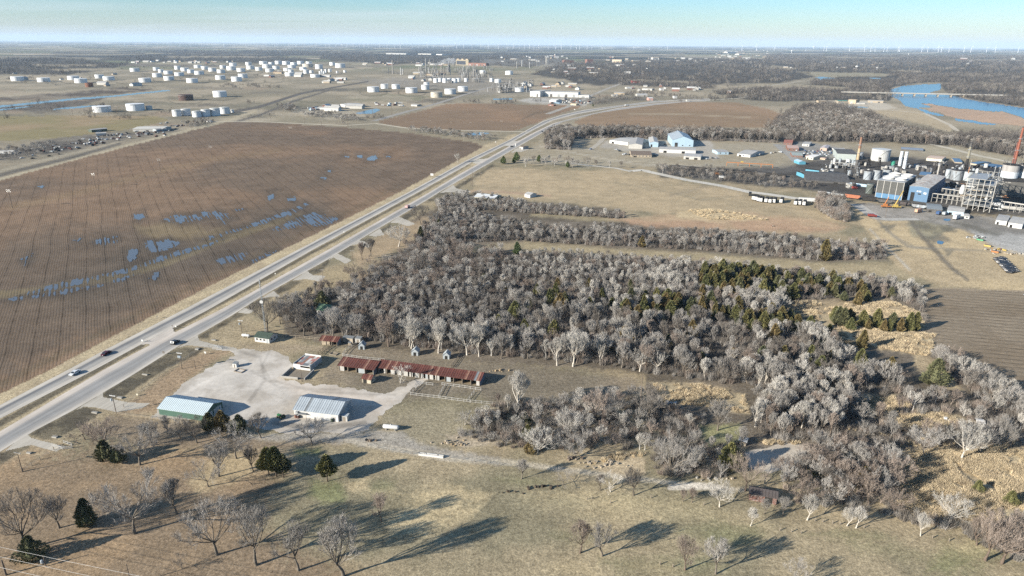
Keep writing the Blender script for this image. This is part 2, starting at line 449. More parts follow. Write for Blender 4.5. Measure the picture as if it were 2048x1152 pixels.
# ---- east meadows, yards, waste ground
P([(970, 335), (1260, 343), (1500, 388), (1620, 420), (1700, 440), (1600, 455), (1350, 430), (1240, 415), (1060, 400), (940, 385)], (.365, .285, .178), 5, .95, 5, (.315, .250, .158))
P([(1220, 440), (1340, 430), (1480, 425), (1640, 440), (1700, 455), (1640, 465), (1450, 460), (1290, 452)], (.36, .235, .15), 7, .85, 7, (.39, .28, .175))
P([(1360, 420), (1420, 416), (1500, 432), (1540, 440), (1420, 442), (1350, 436)], (.42, .33, .20), 6, .9, 6)
P([(1700, 410), (1760, 440), (1900, 445), (2048, 500), (2300, 560), (2300, 600), (2048, 585), (1880, 572), (1810, 545), (1760, 500)], (.43, .335, .20), 6, .95, 6, (.37, .29, .18))
P([(1815, 438), (1890, 440), (1910, 455), (1860, 480), (1820, 470)], (.24, .22, .15), 8, .8, 8)
P([(1590, 312), (1700, 296), (1850, 312), (2048, 345), (2300, 375), (2300, 450), (2048, 432), (1960, 430), (1850, 412), (1750, 398), (1640, 382), (1540, 372), (1320, 352), (1310, 330), (1480, 332), (1560, 330)], COAL, 6, .95, 6, (.095, .088, .08))
P([(1711, 405), (1790, 410), (1860, 424), (2048, 440), (2300, 480), (2300, 560), (2048, 508), (1970, 482), (1900, 450), (1830, 441), (1753, 437)], (.175, .165, .148), 6, .92, 8, (.29, .265, .23))
P([(1940, 462), (2048, 470), (2300, 500), (2300, 560), (2048, 510), (1990, 495)], (.40, .385, .35), 6, .8, 6)
P([(1080, 280), (1200, 275), (1330, 290), (1560, 280), (1900, 300), (1850, 318), (1700, 305), (1560, 335), (1300, 335), (1100, 330), (1030, 325)], (.275, .235, .165), 6, .8, 6, (.31, .27, .20))
P([(1210, 282), (1420, 275), (1440, 318), (1340, 312), (1200, 295)], (.36, .33, .28), 4, .8, 4)
P([(1560, 285), (1610, 283), (1700, 300), (1690, 320), (1590, 318)], (.22, .21, .19), 5, .9, 5)
P([(1800, 275), (1900, 290), (2048, 318), (2300, 345), (2300, 355), (2048, 332), (1850, 305)], (.31, .27, .19), 5, .9, 5)
P([(1836, 576), (2048, 583), (2300, 600), (2300, 900), (2100, 870), (2011, 801), (1911, 726), (1858, 663)], (.20, .165, .115), 4, .95, 4)
# ---- left of the big field
P([(-300, 290), (20, 285), (120, 278), (260, 262), (330, 255), (470, 240), (512, 222), (620, 190), (600, 205), (520, 240), (340, 268), (150, 318), (0, 362), (-300, 440)], (.195, .17, .125), 5, .9, 6, (.25, .21, .15))
P([(60, 290), (180, 262), (330, 256), (360, 262), (260, 275), (150, 300), (60, 312), (-50, 330), (-50, 310)], (.10, .088, .075), 5, .9, 7, (.17, .15, .12))
# ---- tank farm, basins
P([(0, 195), (150, 182), (225, 175), (315, 178), (250, 187), (130, 196), (0, 204), (-300, 225), (-300, 212)], (.085, .068, .055), 2.5, .95, 3)
P([(0, 208), (140, 197), (225, 190), (200, 200), (160, 212), (60, 222), (0, 222), (-200, 240), (-200, 225)], (.10, .085, .07), 2.5, .9, 3)
P([(115, 218), (200, 210), (260, 206), (330, 205), (300, 212), (200, 222), (140, 224)], (.25, .20, .145), 3, .7, 3)
for (x, y, w, h) in ((450, 192, 46, 5), (235, 222, 60, 5), (745, 180, 45, 4), (860, 184, 60, 4), (820, 176, 40, 3), (600, 150, 30, 2), (365, 196, 40, 4)):
    P([(x - w, y), (x - w * .5, y + h), (x + w * .6, y + h), (x + w, y), (x + w * .5, y - h), (x - w * .6, y - h)], (.155, .135, .095), 3, .8, 4)  # dark patches painted round the tanks for the shade of their bunds
P([(690, 195), (770, 188), (860, 192), (840, 202), (720, 203)], (.17, .165, .10), 3, .8, 3)
P([(700, 160), (860, 150), (1060, 160), (1070, 185), (950, 190), (880, 180), (760, 172)], (.25, .225, .185), 4, .7, 5, (.20, .18, .15))
P([(1060, 196), (1160, 196), (1190, 200), (1170, 212), (1060, 206), (1030, 200)], (.37, .345, .30), 3, .9, 3)
P([(600, 215), (700, 218), (740, 232), (660, 240), (580, 226)], (.33, .285, .21), 3, .8, 4)
rq = random.Random(77)
for i in range(150):      # strips of stubble, scrub and bare soil across the middle distance
    y0 = rq.uniform(124, 262); x0 = rq.uniform(-100, 1560 if y0 < 205 else 640); w = rq.uniform(20, 110); h = rq.uniform(.8, 3.4) * (y0 - 80) / 90
    P([(x0 - w, y0), (x0 - w * .4, y0 - h), (x0 + w * .6, y0 - h * .8), (x0 + w, y0 + h * .2), (x0 + w * .5, y0 + h), (x0 - w * .6, y0 + h * .8)], rq.choice([(.30, .255, .185), (.34, .29, .21), (.12, .105, .085), (.16, .145, .10), (.22, .19, .13), (.105, .095, .08), (.26, .20, .14)]), 3, rq.uniform(.4, .85), 8)
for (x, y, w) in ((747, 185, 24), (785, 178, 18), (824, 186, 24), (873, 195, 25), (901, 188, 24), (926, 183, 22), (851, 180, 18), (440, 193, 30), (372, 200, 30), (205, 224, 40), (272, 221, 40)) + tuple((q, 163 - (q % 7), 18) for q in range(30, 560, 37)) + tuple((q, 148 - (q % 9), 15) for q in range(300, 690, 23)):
    S([(x + w * 1.15 * math.cos(a), y + w * .26 * math.sin(a), .7) for a in np.linspace(-.6, 3.4, 14)], (.10, .088, .062), .85, 1.4, 1)  # bund shadows painted into the ground colour as dark arcs round the tanks
# ---- woods far and near, town
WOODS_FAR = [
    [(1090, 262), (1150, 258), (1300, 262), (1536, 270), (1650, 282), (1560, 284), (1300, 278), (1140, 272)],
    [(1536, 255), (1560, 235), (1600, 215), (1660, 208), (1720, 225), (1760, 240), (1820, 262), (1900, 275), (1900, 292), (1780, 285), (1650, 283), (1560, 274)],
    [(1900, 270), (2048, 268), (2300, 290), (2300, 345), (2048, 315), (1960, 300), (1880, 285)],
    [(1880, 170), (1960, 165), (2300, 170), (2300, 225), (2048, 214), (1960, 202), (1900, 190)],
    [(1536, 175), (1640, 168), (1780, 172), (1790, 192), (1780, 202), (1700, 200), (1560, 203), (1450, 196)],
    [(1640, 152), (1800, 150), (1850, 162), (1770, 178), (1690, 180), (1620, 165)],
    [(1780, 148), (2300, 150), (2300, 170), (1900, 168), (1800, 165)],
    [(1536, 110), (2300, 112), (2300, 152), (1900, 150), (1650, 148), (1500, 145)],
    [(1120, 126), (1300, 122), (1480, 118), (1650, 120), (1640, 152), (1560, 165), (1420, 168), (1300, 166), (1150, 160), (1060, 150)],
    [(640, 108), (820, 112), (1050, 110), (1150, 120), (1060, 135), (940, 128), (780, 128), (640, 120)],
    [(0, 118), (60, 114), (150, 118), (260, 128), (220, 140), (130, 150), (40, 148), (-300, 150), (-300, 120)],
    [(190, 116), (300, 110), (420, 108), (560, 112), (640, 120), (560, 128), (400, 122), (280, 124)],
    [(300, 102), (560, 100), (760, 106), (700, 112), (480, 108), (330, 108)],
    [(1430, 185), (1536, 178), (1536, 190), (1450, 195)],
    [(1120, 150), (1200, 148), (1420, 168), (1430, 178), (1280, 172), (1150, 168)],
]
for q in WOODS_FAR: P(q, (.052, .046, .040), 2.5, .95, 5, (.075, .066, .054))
FAR_CLEAR = [[(1592, 143), (1690, 145), (1780, 147), (1770, 153), (1640, 155)], [(1465, 172), (1530, 166), (1700, 174), (1700, 180), (1540, 178)], [(1421, 191), (1523, 184), (1530, 188), (1440, 196)], [(1545, 130), (1590, 136), (1580, 140), (1535, 137)], [(1780, 140), (1845, 141), (1835, 143.5), (1785, 143)], [(1850, 165), (2300, 166), (2300, 169), (1860, 168)], [(1640, 113), (1800, 115), (1790, 117), (1650, 116)], [(1900, 118), (2200, 120), (2200, 122), (1900, 121)], [(1250, 158), (1420, 164), (1400, 167), (1260, 162)], [(1640, 186), (1740, 188), (1740, 191), (1650, 190)], [(60, 128), (200, 130), (190, 133), (70, 132)], [(100, 138), (250, 136), (210, 141), (110, 142)], [(330, 112), (560, 113), (540, 115), (340, 115)]]
for q in FAR_CLEAR: P(q, (.31, .26, .18), 2, .95, 3, (.25, .21, .145))
P([(960, 118), (1120, 116), (1160, 125), (1120, 134), (960, 128)], (.20, .185, .16), 3, .6, 4)
P([(1740, 222), (1810, 220), (1850, 226), (1906, 255), (1900, 266), (1850, 250), (1810, 240), (1750, 228)], (.36, .29, .19), 3, .95, 4)
P([(1836, 266), (1900, 268), (1900, 278), (1840, 275)], (.33, .27, .17), 3, .85, 4)
P([(1640, 200), (1760, 203), (1800, 218), (1700, 222), (1640, 212)], (.42, .37, .29), 3, .9, 3)
P([(1600, 144), (1770, 147), (1770, 152), (1640, 155)], (.25, .22, .15), 2, .9, 3)
P([(1850, 200), (1840, 196), (1950, 203), (2048, 216), (2048, 218), (1930, 206)], (.38, .29, .20), 2, .6, 3)
# tracks and worn lines in the ground
TRK = (.44, .385, .30)
S([(-200, 410, 5), (0, 360, 4.5), (140, 323, 3.5), (270, 288, 3), (450, 242, 2.4), (512, 222, 2)], (.34, .29, .20), 1, 2)
S([(-200, 385, 3.5), (0, 342, 3), (130, 310, 2.5), (237, 285, 2)], (.30, .26, .19), .8, 2)
S([(-200, 398, 4), (0, 350, 3.5), (140, 316, 3), (240, 287, 2.5)], (.09, .082, .072), .8, 2)
S([(395, 232, 1.6), (512, 215, 1.8), (600, 187, 1.5), (735, 163, 1)], (.085, .075, .065), .95, 1.6)
S([(450, 250, 2), (520, 230, 2), (580, 205, 1.8), (660, 180, 1.2)], (.10, .09, .08), .9, 1.6)
S([(690, 880, 3), (800, 900, 6), (900, 917, 7), (1024, 925, 6), (1120, 938, 5), (1240, 953, 5), (1400, 972, 4), (1490, 980, 4)], (.41, .36, .275), .75, 4, 3)
S([(1340, 975, 5), (1400, 972, 8), (1440, 975, 4)], (.52, .47, .39), .9, 3, 2)
S([(1753, 437, 2.5), (1770, 455, 2.5), (1788, 473, 2.5), (1816, 493, 2.5), (1868, 498, 2.5)], (.24, .21, .16), .8, 2)
S([(1822, 440, 4), (1838, 465, 4), (1868, 498, 5), (1900, 532, 4), (1935, 560, 3)], (.15, .13, .10), .9, 4, 6)
for q in ([(1850, 470), (1880, 465), (1900, 480), (1870, 490)], [(1870, 450), (1900, 448), (1915, 462), (1885, 462)], [(1880, 495), (1905, 500), (1895, 510)], [(1760, 445), (1790, 450), (1785, 462), (1762, 456)], [(1812, 445), (1860, 446), (1880, 462), (1840, 458)], [(1900, 440), (1960, 455), (2010, 470), (1990, 474), (1930, 460)], [(1760, 415), (1830, 428), (1900, 437), (1860, 436)]): P(q, (.13, .12, .095), 7, .75, 14)
S([(1740, 458, 1.6), (1780, 500, 1.6), (1820, 540, 1.6)], (.40, .37, .31), .9, 1.5)
S([(1770, 460, 1.5), (1830, 495, 1.5), (1980, 502, 1.5)], (.25, .22, .17), .6, 2)
S([(1230, 365, 1), (1340, 385, 1.3), (1400, 400, 1.6), (1500, 390, 1)], (.22, .19, .13), .6, 2, 3)
S([(1340, 392, 3), (1420, 370, 3), (1500, 380, 3)], (.20, .165, .12), .4, 5, 4)
S([(1080, 292, 1.2), (1180, 312, 1.2), (1290, 330, 1.2), (1400, 332, 1.2)], (.36, .32, .25), .8, 1.5)
S([(1010, 322, 1), (1130, 312, 1), (1270, 322, 1), (1380, 330, 1)], (.36, .31, .22), .7, 1.5)
S([(940, 383, 2), (1000, 384, 2), (1100, 392, 2)], (.36, .25, .17), .8, 2.5, 2)
S([(130, 862, 1), (200, 840, 1), (330, 740, 1), (420, 700, 1)], (.36, .28, .17), .5, 3)
# highway verges, median and ditches
P([(-300, 945), (0, 787), (97, 740), (200, 685), (325, 620), (400, 581), (562, 500), (600, 482), (805, 380), (905, 325), (965, 292), (1030, 268), (1037, 272), (930, 323), (800, 395), (595, 501), (400, 603), (200, 706), (0, 812), (-300, 968)], (.40, .325, .205), 3, .95, 3, (.35, .28, .18), n_small)
P([(-300, 995), (0, 838), (185, 743), (280, 687), (302, 688), (200, 746), (0, 864), (-300, 1040)], (.35, .285, .18), 2, .95, 1)
P([(344, 657), (416, 620), (625, 500), (845, 380), (950, 322), (970, 326), (912, 354), (856, 388), (655, 501), (440, 621), (352, 663)], (.35, .285, .18), 2, .95, 1)
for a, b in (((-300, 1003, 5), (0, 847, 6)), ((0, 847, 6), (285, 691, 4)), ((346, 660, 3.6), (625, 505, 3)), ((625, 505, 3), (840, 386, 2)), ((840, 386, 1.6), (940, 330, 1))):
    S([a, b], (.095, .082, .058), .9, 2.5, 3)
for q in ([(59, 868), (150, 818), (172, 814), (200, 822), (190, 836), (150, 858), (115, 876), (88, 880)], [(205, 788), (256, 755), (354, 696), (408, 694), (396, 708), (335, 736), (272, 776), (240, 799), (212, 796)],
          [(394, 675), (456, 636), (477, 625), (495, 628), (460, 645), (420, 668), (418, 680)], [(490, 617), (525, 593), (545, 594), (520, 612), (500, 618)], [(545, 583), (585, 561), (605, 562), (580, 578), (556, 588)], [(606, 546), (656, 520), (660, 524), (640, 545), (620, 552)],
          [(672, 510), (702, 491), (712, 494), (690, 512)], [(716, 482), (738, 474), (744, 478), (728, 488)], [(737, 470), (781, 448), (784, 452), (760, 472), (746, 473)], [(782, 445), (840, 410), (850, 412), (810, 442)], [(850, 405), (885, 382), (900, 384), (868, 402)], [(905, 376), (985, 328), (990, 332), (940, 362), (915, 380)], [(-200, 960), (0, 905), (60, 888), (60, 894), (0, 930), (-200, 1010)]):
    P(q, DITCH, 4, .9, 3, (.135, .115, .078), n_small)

# ------------------------------------------------------------------ split of the ground sheet into fields (shared edges, no overlap)
FIELD = [(-320, 455), (0, 363), (150, 322), (276, 290), (455, 246), (560, 248), (700, 258), (820, 268), (950, 288), (962, 294), (905, 324), (805, 379), (600, 481), (562, 499), (400, 580), (325, 619), (200, 684), (97, 739), (0, 786), (-320, 952)]
FIELD_B = [(759, 244), (800, 234), (850, 222), (890, 211), (922, 208), (1024, 210), (1090, 212), (1159, 213), (1136, 220), (1100, 232), (1074, 243), (1024, 261), (900, 259), (812, 254)]
FIELD_C = [(1151, 245), (1180, 233), (1250, 216), (1349, 206), (1414, 206), (1474, 207), (1536, 219), (1562, 231), (1546, 248), (1536, 253), (1300, 254), (1174, 250)]
FIELD_D = [(-320, 245), (0, 234), (150, 233), (315, 235), (332, 240), (290, 250), (225, 261), (125, 273), (0, 280), (-320, 300)]
FIELD_E = [(1836, 577), (2048, 584), (2320, 600), (2320, 1000), (2200, 900), (2100, 860), (2011, 801), (1911, 726), (1858, 663)]
def setc(poly, f):
    q = np.asarray(poly, float)
    m = np.where((vpx > q[:, 0].min() - 8) & (vpx < q[:, 0].max() + 8) & (vpy > q[:, 1].min() - 8) & (vpy < q[:, 1].max() + 8))[0]
    d = sdist(vpx[m] + jx[m] * 2, vpy[m] + jy[m] * 2, poly); k = d > -2
    CC[m[k]] = f(m[k])
PUDS = [[(268, 428), (285, 426), (290, 433), (278, 441), (268, 437)], [(325, 440), (345, 430), (395, 430), (410, 440), (380, 446), (340, 446)], [(395, 425), (440, 422), (470, 436), (450, 441), (410, 436)], [(440, 441), (455, 439), (452, 450), (440, 449)],
        [(290, 482), (330, 478), (365, 484), (345, 496), (310, 506), (290, 500)], [(60, 583), (110, 568), (230, 543), (300, 520), (345, 505), (400, 490), (450, 478), (420, 492), (340, 517), (250, 546), (150, 572), (50, 592)],
        [(390, 480), (440, 466), (500, 448), (560, 425), (600, 410), (618, 406), (612, 416), (570, 434), (500, 456), (430, 477)], [(0, 600), (120, 580), (200, 566), (280, 546), (250, 560), (130, 590), (20, 602)],
        [(430, 520), (470, 505), (500, 505), (490, 520), (440, 530)], [(495, 523), (530, 508), (560, 498), (540, 512), (500, 528)], [(540, 460), (590, 436), (630, 424), (680, 436), (655, 452), (600, 452), (560, 462)], [(580, 440), (620, 427), (640, 428), (600, 444)],
        [(534, 391), (545, 389), (550, 397), (538, 400)], [(575, 396), (592, 394), (592, 401), (577, 402)], [(640, 353), (652, 354), (650, 359), (640, 357)], [(656, 340), (664, 341), (662, 344), (656, 344)], [(686, 311), (697, 311), (697, 314), (687, 314)], [(715, 311), (728, 311), (725, 315), (716, 315)], [(735, 314), (750, 310), (757, 315), (745, 321), (735, 320)], [(772, 312), (782, 312), (780, 314), (773, 314)],
        [(75, 372), (88, 371), (86, 375), (76, 375)], [(180, 483), (240, 470), (235, 485), (190, 492)], [(40, 520), (70, 505), (60, 530), (45, 535)], [(250, 500), (280, 495), (270, 520), (255, 525)], [(470, 418), (490, 416), (486, 421), (472, 421)], [(290, 560), (320, 540), (315, 560)], [(140, 480), (165, 476), (160, 482)]]
BR = np.array((.192, .130, .084)); BR2 = np.array((.145, .106, .074)); WET = np.array((.088, .074, .058))
def fA(m):
    x, y = vpx[m], vpy[m]
    c = lerp3(BR, BR2, sstep(.40, .62, n_big[m]))
    w = sstep(-25, 35, sdist(x + jx[m] * 60, y + jy[m] * 50, [(-320, 560), (60, 460), (250, 440), (330, 425), (470, 415), (560, 385), (640, 390), (700, 430), (520, 510), (360, 600), (200, 680), (0, 760), (-320, 900)]))
    c = c * (1 - .62 * w[:, None]) + WET * (.62 * w[:, None])
    # the grassy waterway that crosses the field, and a drier hump
    d = ldist(x + jx[m] * 5, y + jy[m] * 5, [(-200, 610, 10), (60, 583, 7), (220, 556, 8), (330, 524, 9), (430, 484, 8), (520, 455, 6), (600, 430, 4)])
    a = np.clip(.5 - d / 6, 0, 1)[:, None] * .6; c = c * (1 - a) + np.array((.195, .158, .090)) * a
    d = sdist(x + jx[m] * 20, y + jy[m] * 20, [(265, 452), (340, 445), (460, 460), (440, 475), (340, 480), (275, 470)])
    a = np.clip(d / 14 + .5, 0, 1)[:, None] * .6; c = c * (1 - a) + np.array((.21, .162, .092)) * a
    d = ldist(x + jx[m] * 8, y + jy[m] * 8, [(20, 415, 6), (190, 378, 5), (322, 342, 4), (425, 318, 3), (560, 300, 3)])
    a = np.clip(.5 - d / 10, 0, 1)[:, None] * .45; c = c * (1 - a) + np.array((.21, .15, .085)) * a
    d = ldist(x, y, [(-200, 870, 10), (60, 740, 7), (330, 600, 4), (600, 470, 3), (800, 372, 2)])
    a = np.clip(.5 - d / 10, 0, 1)[:, None] * .4; c = c * (1 - a) + np.array((.10, .082, .05)) * a
    for q in PUDS:          # soil stays wet and dark round the standing water
        k = (x > min(p[0] for p in q) - 25) & (x < max(p[0] for p in q) + 25) & (y > min(p[1] for p in q) - 20) & (y < max(p[1] for p in q) + 20)
        if not k.any(): continue
        a = np.clip(sdist(x[k] + jx[m][k] * 14, (y[k] + jy[m][k] * 10), q) / 14 + .75, 0, 1)[:, None] * .6; c[k] = c[k] * (1 - a) + WET * .8 * a
    return c * (.88 + .24 * n_mid[m])[:, None]
setc(FIELD, fA)
setc(FIELD_B, lambda m: lerp3((.240, .158, .098), (.200, .140, .090), sstep(.35, .65, n_big[m])))
setc(FIELD_C, lambda m: lerp3((.265, .180, .112), (.225, .158, .098), sstep(.35, .65, n_big[m])))
S([(1259, 227, 1), (1380, 229, 1), (1499, 235, 1)], (.31, .25, .17), .9, 1.4)
S([(1100, 222, 1), (1060, 230, 1), (1044, 240, 1), (1052, 245, 1)], (.10, .08, .055), .7, 2, 6)
setc(FIELD_D, lambda m: lerp3((.265, .200, .120), (.215, .180, .095), sstep(.45, .62, n_big[m])))
setc(FIELD_E, lambda m: lerp3((.255, .205, .145), (.215, .168, .115), sstep(.35, .65, n_mid[m])))

cxp = vpx.reshape(nr, nc); cyp = vpy.reshape(nr, nc)
qx = (cxp[:-1, :-1] + cxp[1:, 1:]) / 2; qy = (cyp[:-1, :-1] + cyp[1:, 1:]) / 2
jqx = jx.reshape(nr, nc)[:-1, :-1]; jqy = jy.reshape(nr, nc)[:-1, :-1]
cls = np.zeros(qx.shape, int)
for k, q in enumerate((FIELD, FIELD_B, FIELD_C, FIELD_D, FIELD_E), 1):
    cls[sdist(qx + jqx * 2, qy + jqy * 2, q) > 0] = k

def grid_faces(nr, nc):
    i = np.arange(nr * nc).reshape(nr, nc)
    return np.stack([i[:-1, :-1], i[:-1, 1:], i[1:, 1:], i[1:, :-1]], -1)
GF = grid_faces(nr, nc)
GV_ = np.stack([vx, vy, np.zeros_like(vx)], -1)

def land_mat(name, s1=0.9, amp1=.30, s2=0.12, amp2=.22, furrow=None, bump=.5, streak=None):
    """soil or turf: the colour of each place (attribute Col), broken by grain at several scales; furrows as relief and colour for ploughed land"""
    m, t, p = newmat(name)
    c = t.nodes.new('ShaderNodeTexCoord').outputs['Object']
    a = t.nodes.new('ShaderNodeAttribute'); a.attribute_name = 'Col'
    n1 = noise(t, s1, 8, 0.72, c, streak, R(76.7)); n2 = noise(t, s2, 4, 0.6, c)
    s = mult(t, a.outputs['Color'], gray(t, n1, 1 - amp1, 1 + amp1, .28, .72))
    s = mult(t, s, gray(t, n2, 1 - amp2, 1 + amp2, .3, .7))
    if s1 > .6 and not streak: s = mult(t, s, gray(t, noise(t, 1.9, 3, .7, c), .52, 1.48, .28, .72))
    hgt = n1
    if furrow:
        ang, per, dark, wid, fine = furrow
        sx = t.nodes.new('ShaderNodeSeparateXYZ')
        wob = t.nodes.new('ShaderNodeMapping'); wob.inputs['Rotation'].default_value = (0, 0, -ang)
        t.links.new(c, wob.inputs[0]); t.links.new(wob.outputs[0], sx.inputs[0])
        def M(op, a, b=None):
            n = t.nodes.new('ShaderNodeMath'); n.operation = op
            for i, v in enumerate((a, b)):
                if v is None: continue
                if isinstance(v, (int, float)): n.inputs[i].default_value = v
                else: t.links.new(v, n.inputs[i])
            return n.outputs[0]
        wv = noise(t, 0.012, 3, .5, c)
        u = M('ADD', sx.outputs[1], M('MULTIPLY', wv, 5.0))
        def line(per, wid, off):
            f = M('FRACT', M('ADD', M('DIVIDE', u, per), off))
            d = M('ABSOLUTE', M('SUBTRACT', f, .5))
            return gray(t, d, 1, 0, wid * .4, wid)
        br = noise(t, .06, 4, .7, c)
        l1 = M('MULTIPLY', line(per, wid, 0.0), gray(t, br, .05, 1, .37, .57))
        l2 = M('MULTIPLY', line(per * .5, wid, .27), gray(t, noise(t, .03, 4, .7, c), 0, .55, .42, .6))
        s = mult(t, s, M('SUBTRACT', 1.0, M('MULTIPLY', l1, dark)))
        s = mult(t, s, M('SUBTRACT', 1.0, M('MULTIPLY', l2, dark)))
        fl = line(per / 8.0, .5, .1)
        lng = noise(t, .9, 4, .65, c, (.10, 1.5, 1), ang)
        s = mult(t, s, gray(t, lng, 1 - fine * 2.4, 1 + fine * 2.4, .3, .7))
        s = mult(t, s, M('SUBTRACT', 1.0 + fine * .5, M('MULTIPLY', fl, fine)))
        hgt = M('ADD', n1, M('MULTIPLY', fl, .6))
    t.links.new(s, p.inputs['Base Color'])
    p.inputs['Roughness'].default_value = 0.95; p.inputs['Specular IOR Level'].default_value = 0.08
    if bump:
        b = t.nodes.new('ShaderNodeBump'); b.inputs['Strength'].default_value = bump; b.inputs['Distance'].default_value = 0.35
        t.links.new(hgt, b.inputs['Height']); t.links.new(b.outputs[0], p.inputs['Normal'])
    return m

M_LAND = land_mat('turf', .7, .50, .10, .16, None, .45)
M_GRAV = land_mat('gravel', .5, .16, .07, .12, None, .12)
MF = [M_LAND,
      land_mat('ploughed_soil', .35, .22, .05, .18, (R(120.5), 10.2, .44, .055, .03), .2),
      land_mat('ploughed_soil_b', .2, .14, .03, .12, (R(150), 14, .25, .12, .07), .3),
      land_mat('ploughed_soil_c', .2, .14, .03, .12, (R(165), 16, .2, .12, .06), .3),
      land_mat('winter_wheat', .3, .14, .03, .12, (R(166), 16, .15, .1, .05), .3),
      land_mat('stubble', .5, .22, .06, .14, (R(-11), 4.5, .32, .25, .12), .5)]
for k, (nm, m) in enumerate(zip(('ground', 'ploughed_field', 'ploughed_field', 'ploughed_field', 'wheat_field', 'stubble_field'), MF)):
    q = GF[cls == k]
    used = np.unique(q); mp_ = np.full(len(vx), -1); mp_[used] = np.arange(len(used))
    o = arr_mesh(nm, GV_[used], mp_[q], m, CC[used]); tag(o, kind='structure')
# the same land goes on beside and behind the view
mo, t_, p_ = newmat('outlying_land')
c_ = t_.nodes.new('ShaderNodeTexCoord').outputs['Object']
b_ = t_.nodes.new('ShaderNodeRGB'); b_.outputs[0].default_value = (.22, .185, .125, 1)
t_.links.new(mult(t_, b_.outputs[0], gray(t_, noise(t_, .004, 6, .6, c_), .55, 1.4)), p_.inputs['Base Color']); p_.inputs['Roughness'].default_value = .95
base = MB().add([(-58000, -3800, -.45), (58000, -3800, -.45), (58000, 60000, -.45), (-58000, 60000, -.45)], [(0, 1, 2, 3)]).obj('outlying_ground', mo)
tag(base, kind='structure')

# ------------------------------------------------------------------ overlays: patches with their own fine cells
def patch(name, polys, m, z, step, colf, jit=2.0, thr=0.0, kind='structure', mask=None, nseed=90, jscale=14):
    """a sheet lying `z` above the ground that covers the polygons (photo pixels) with an uneven edge; cells of about `step` pixels"""
    al = np.concatenate([np.asarray(q, float) for q in polys])
    x0, x1, y0, y1 = al[:, 0].min() - 6, al[:, 0].max() + 6, al[:, 1].min() - 6, al[:, 1].max() + 6
    xs = np.arange(x0, x1 + step, step); ysl = np.arange(y1, y0 - step * .6, -step * .6)
    ax, ay = np.meshgrid(xs, ysl)
    rx = ax - CX; ry = ay - CY
    xr = cr * rx + sr * ry; yr = -sr * rx + cr * ry
    t = (HC - z) / (sp + yr / F * cp)
    wx = xr / F * t; wy = (cp - yr / F * sp) * t
    n1 = (fbm(ax, ay * 2, jscale, 3, nseed) - .5); n2 = (fbm(ax, ay * 2, jscale, 3, nseed + 7) - .5)
    d = np.full(ax.shape, -1e9)
    for q in polys: d = np.maximum(d, sdist((ax + n1 * jit * 2).ravel(), (ay + n2 * jit * 2).ravel(), q).reshape(ax.shape))
    ok = d[:-1, :-1] + d[1:, 1:] > 2 * thr
    if mask is not None:
        mk = mask(wx, wy, ax, ay, d); ok &= (mk[:-1, :-1] & mk[1:, 1:])
    f = grid_faces(*ax.shape)[ok]
    if not len(f): return None
    used = np.unique(f); mp = np.full(ax.size, -1); mp[used] = np.arange(len(used))
    V = np.stack([wx.ravel(), wy.ravel(), np.full(ax.size, z)], -1)[used]
    c = colf(V[:, 0], V[:, 1], ax.ravel()[used], ay.ravel()[used]) if callable(colf) else np.repeat(np.asarray(colf, float)[None, :], len(used), 0)
    o = arr_mesh(name, V, mp[f], m, c)
    if kind: tag(o, kind=kind)
    return o

def water_mat(name, col, rough=.09, ripple=.15, sc=.25):
    m, t, p = newmat(name)
    c = t.nodes.new('ShaderNodeTexCoord').outputs['Object']
    p.inputs['Base Color'].default_value = (*col, 1); p.inputs['Roughness'].default_value = rough; p.inputs['Specular IOR Level'].default_value = .28
    b = t.nodes.new('ShaderNodeBump'); b.inputs['Strength'].default_value = ripple; b.inputs['Distance'].default_value = .15
    t.links.new(noise(t, sc, 4, .6, c), b.inputs['Height']); t.links.new(b.outputs[0], p.inputs['Normal'])
    return m
W_RIVER = water_mat('river_water', (.048, .100, .160), .22, .5, .12)
W_POND = water_mat('pond_water', (.055, .115, .175), .18, .1, .2)
W_PUD = water_mat('puddle_water', (.088, .096, .108), .18, .12, .5)
RIV = [(1781, 180), (1806, 172), (1836, 169), (1883, 168), (1880, 180), (1855, 185), (1906, 191), (1936, 199), (1998, 209), (2048, 216), (2330, 252), (2330, 305), (2048, 236), (2006, 223), (1961, 221), (1911, 216), (1861, 208), (1836, 206), (1863, 214), (1831, 217), (1811, 212), (1798, 200), (1776, 190)]
patch('river', [RIV, [(1831, 216), (1845, 219), (1892, 231), (1880, 232), (1850, 226)], [(1905, 236), (1935, 240), (1985, 247), (2015, 250), (1970, 249), (1915, 242)]], W_RIVER, .10, 2.0, (0, 0, 0), 1.5)
patch('sandbar', [[(1836, 207), (1866, 209), (1911, 217), (1961, 222), (2006, 224), (2048, 237), (2330, 305), (2330, 318), (2048, 251), (2011, 249), (1960, 243), (1905, 235), (1880, 225), (1850, 218), (1868, 214)]], M_LAND, .14, 2.0, lambda x, y, a, b: lerp3((.40, .275, .185), (.35, .25, .175), sstep(.3, .7, fbm(x, y, 60, 3, 5))), 2.0)
patch('canal', [[(-330, 242), (0, 211), (60, 205), (140, 197), (225, 191), (330, 180), (346, 181), (300, 186), (225, 194), (150, 200), (70, 208), (0, 215), (-330, 248)]], W_POND, .10, 1.5, (0, 0, 0), .6)
patch('settling_pond', [[(-200, 236), (0, 218), (70, 211), (60, 214), (0, 221), (-200, 240)], [(110, 217), (165, 212), (212, 210), (160, 216), (105, 220)]], W_POND, .10, 1.5, (0, 0, 0), .6)
patch('pond', [[(710, 226), (735, 220), (753, 217), (762, 220), (747, 227), (719, 228)]], W_POND, .10, 1.2, (0, 0, 0), 1)
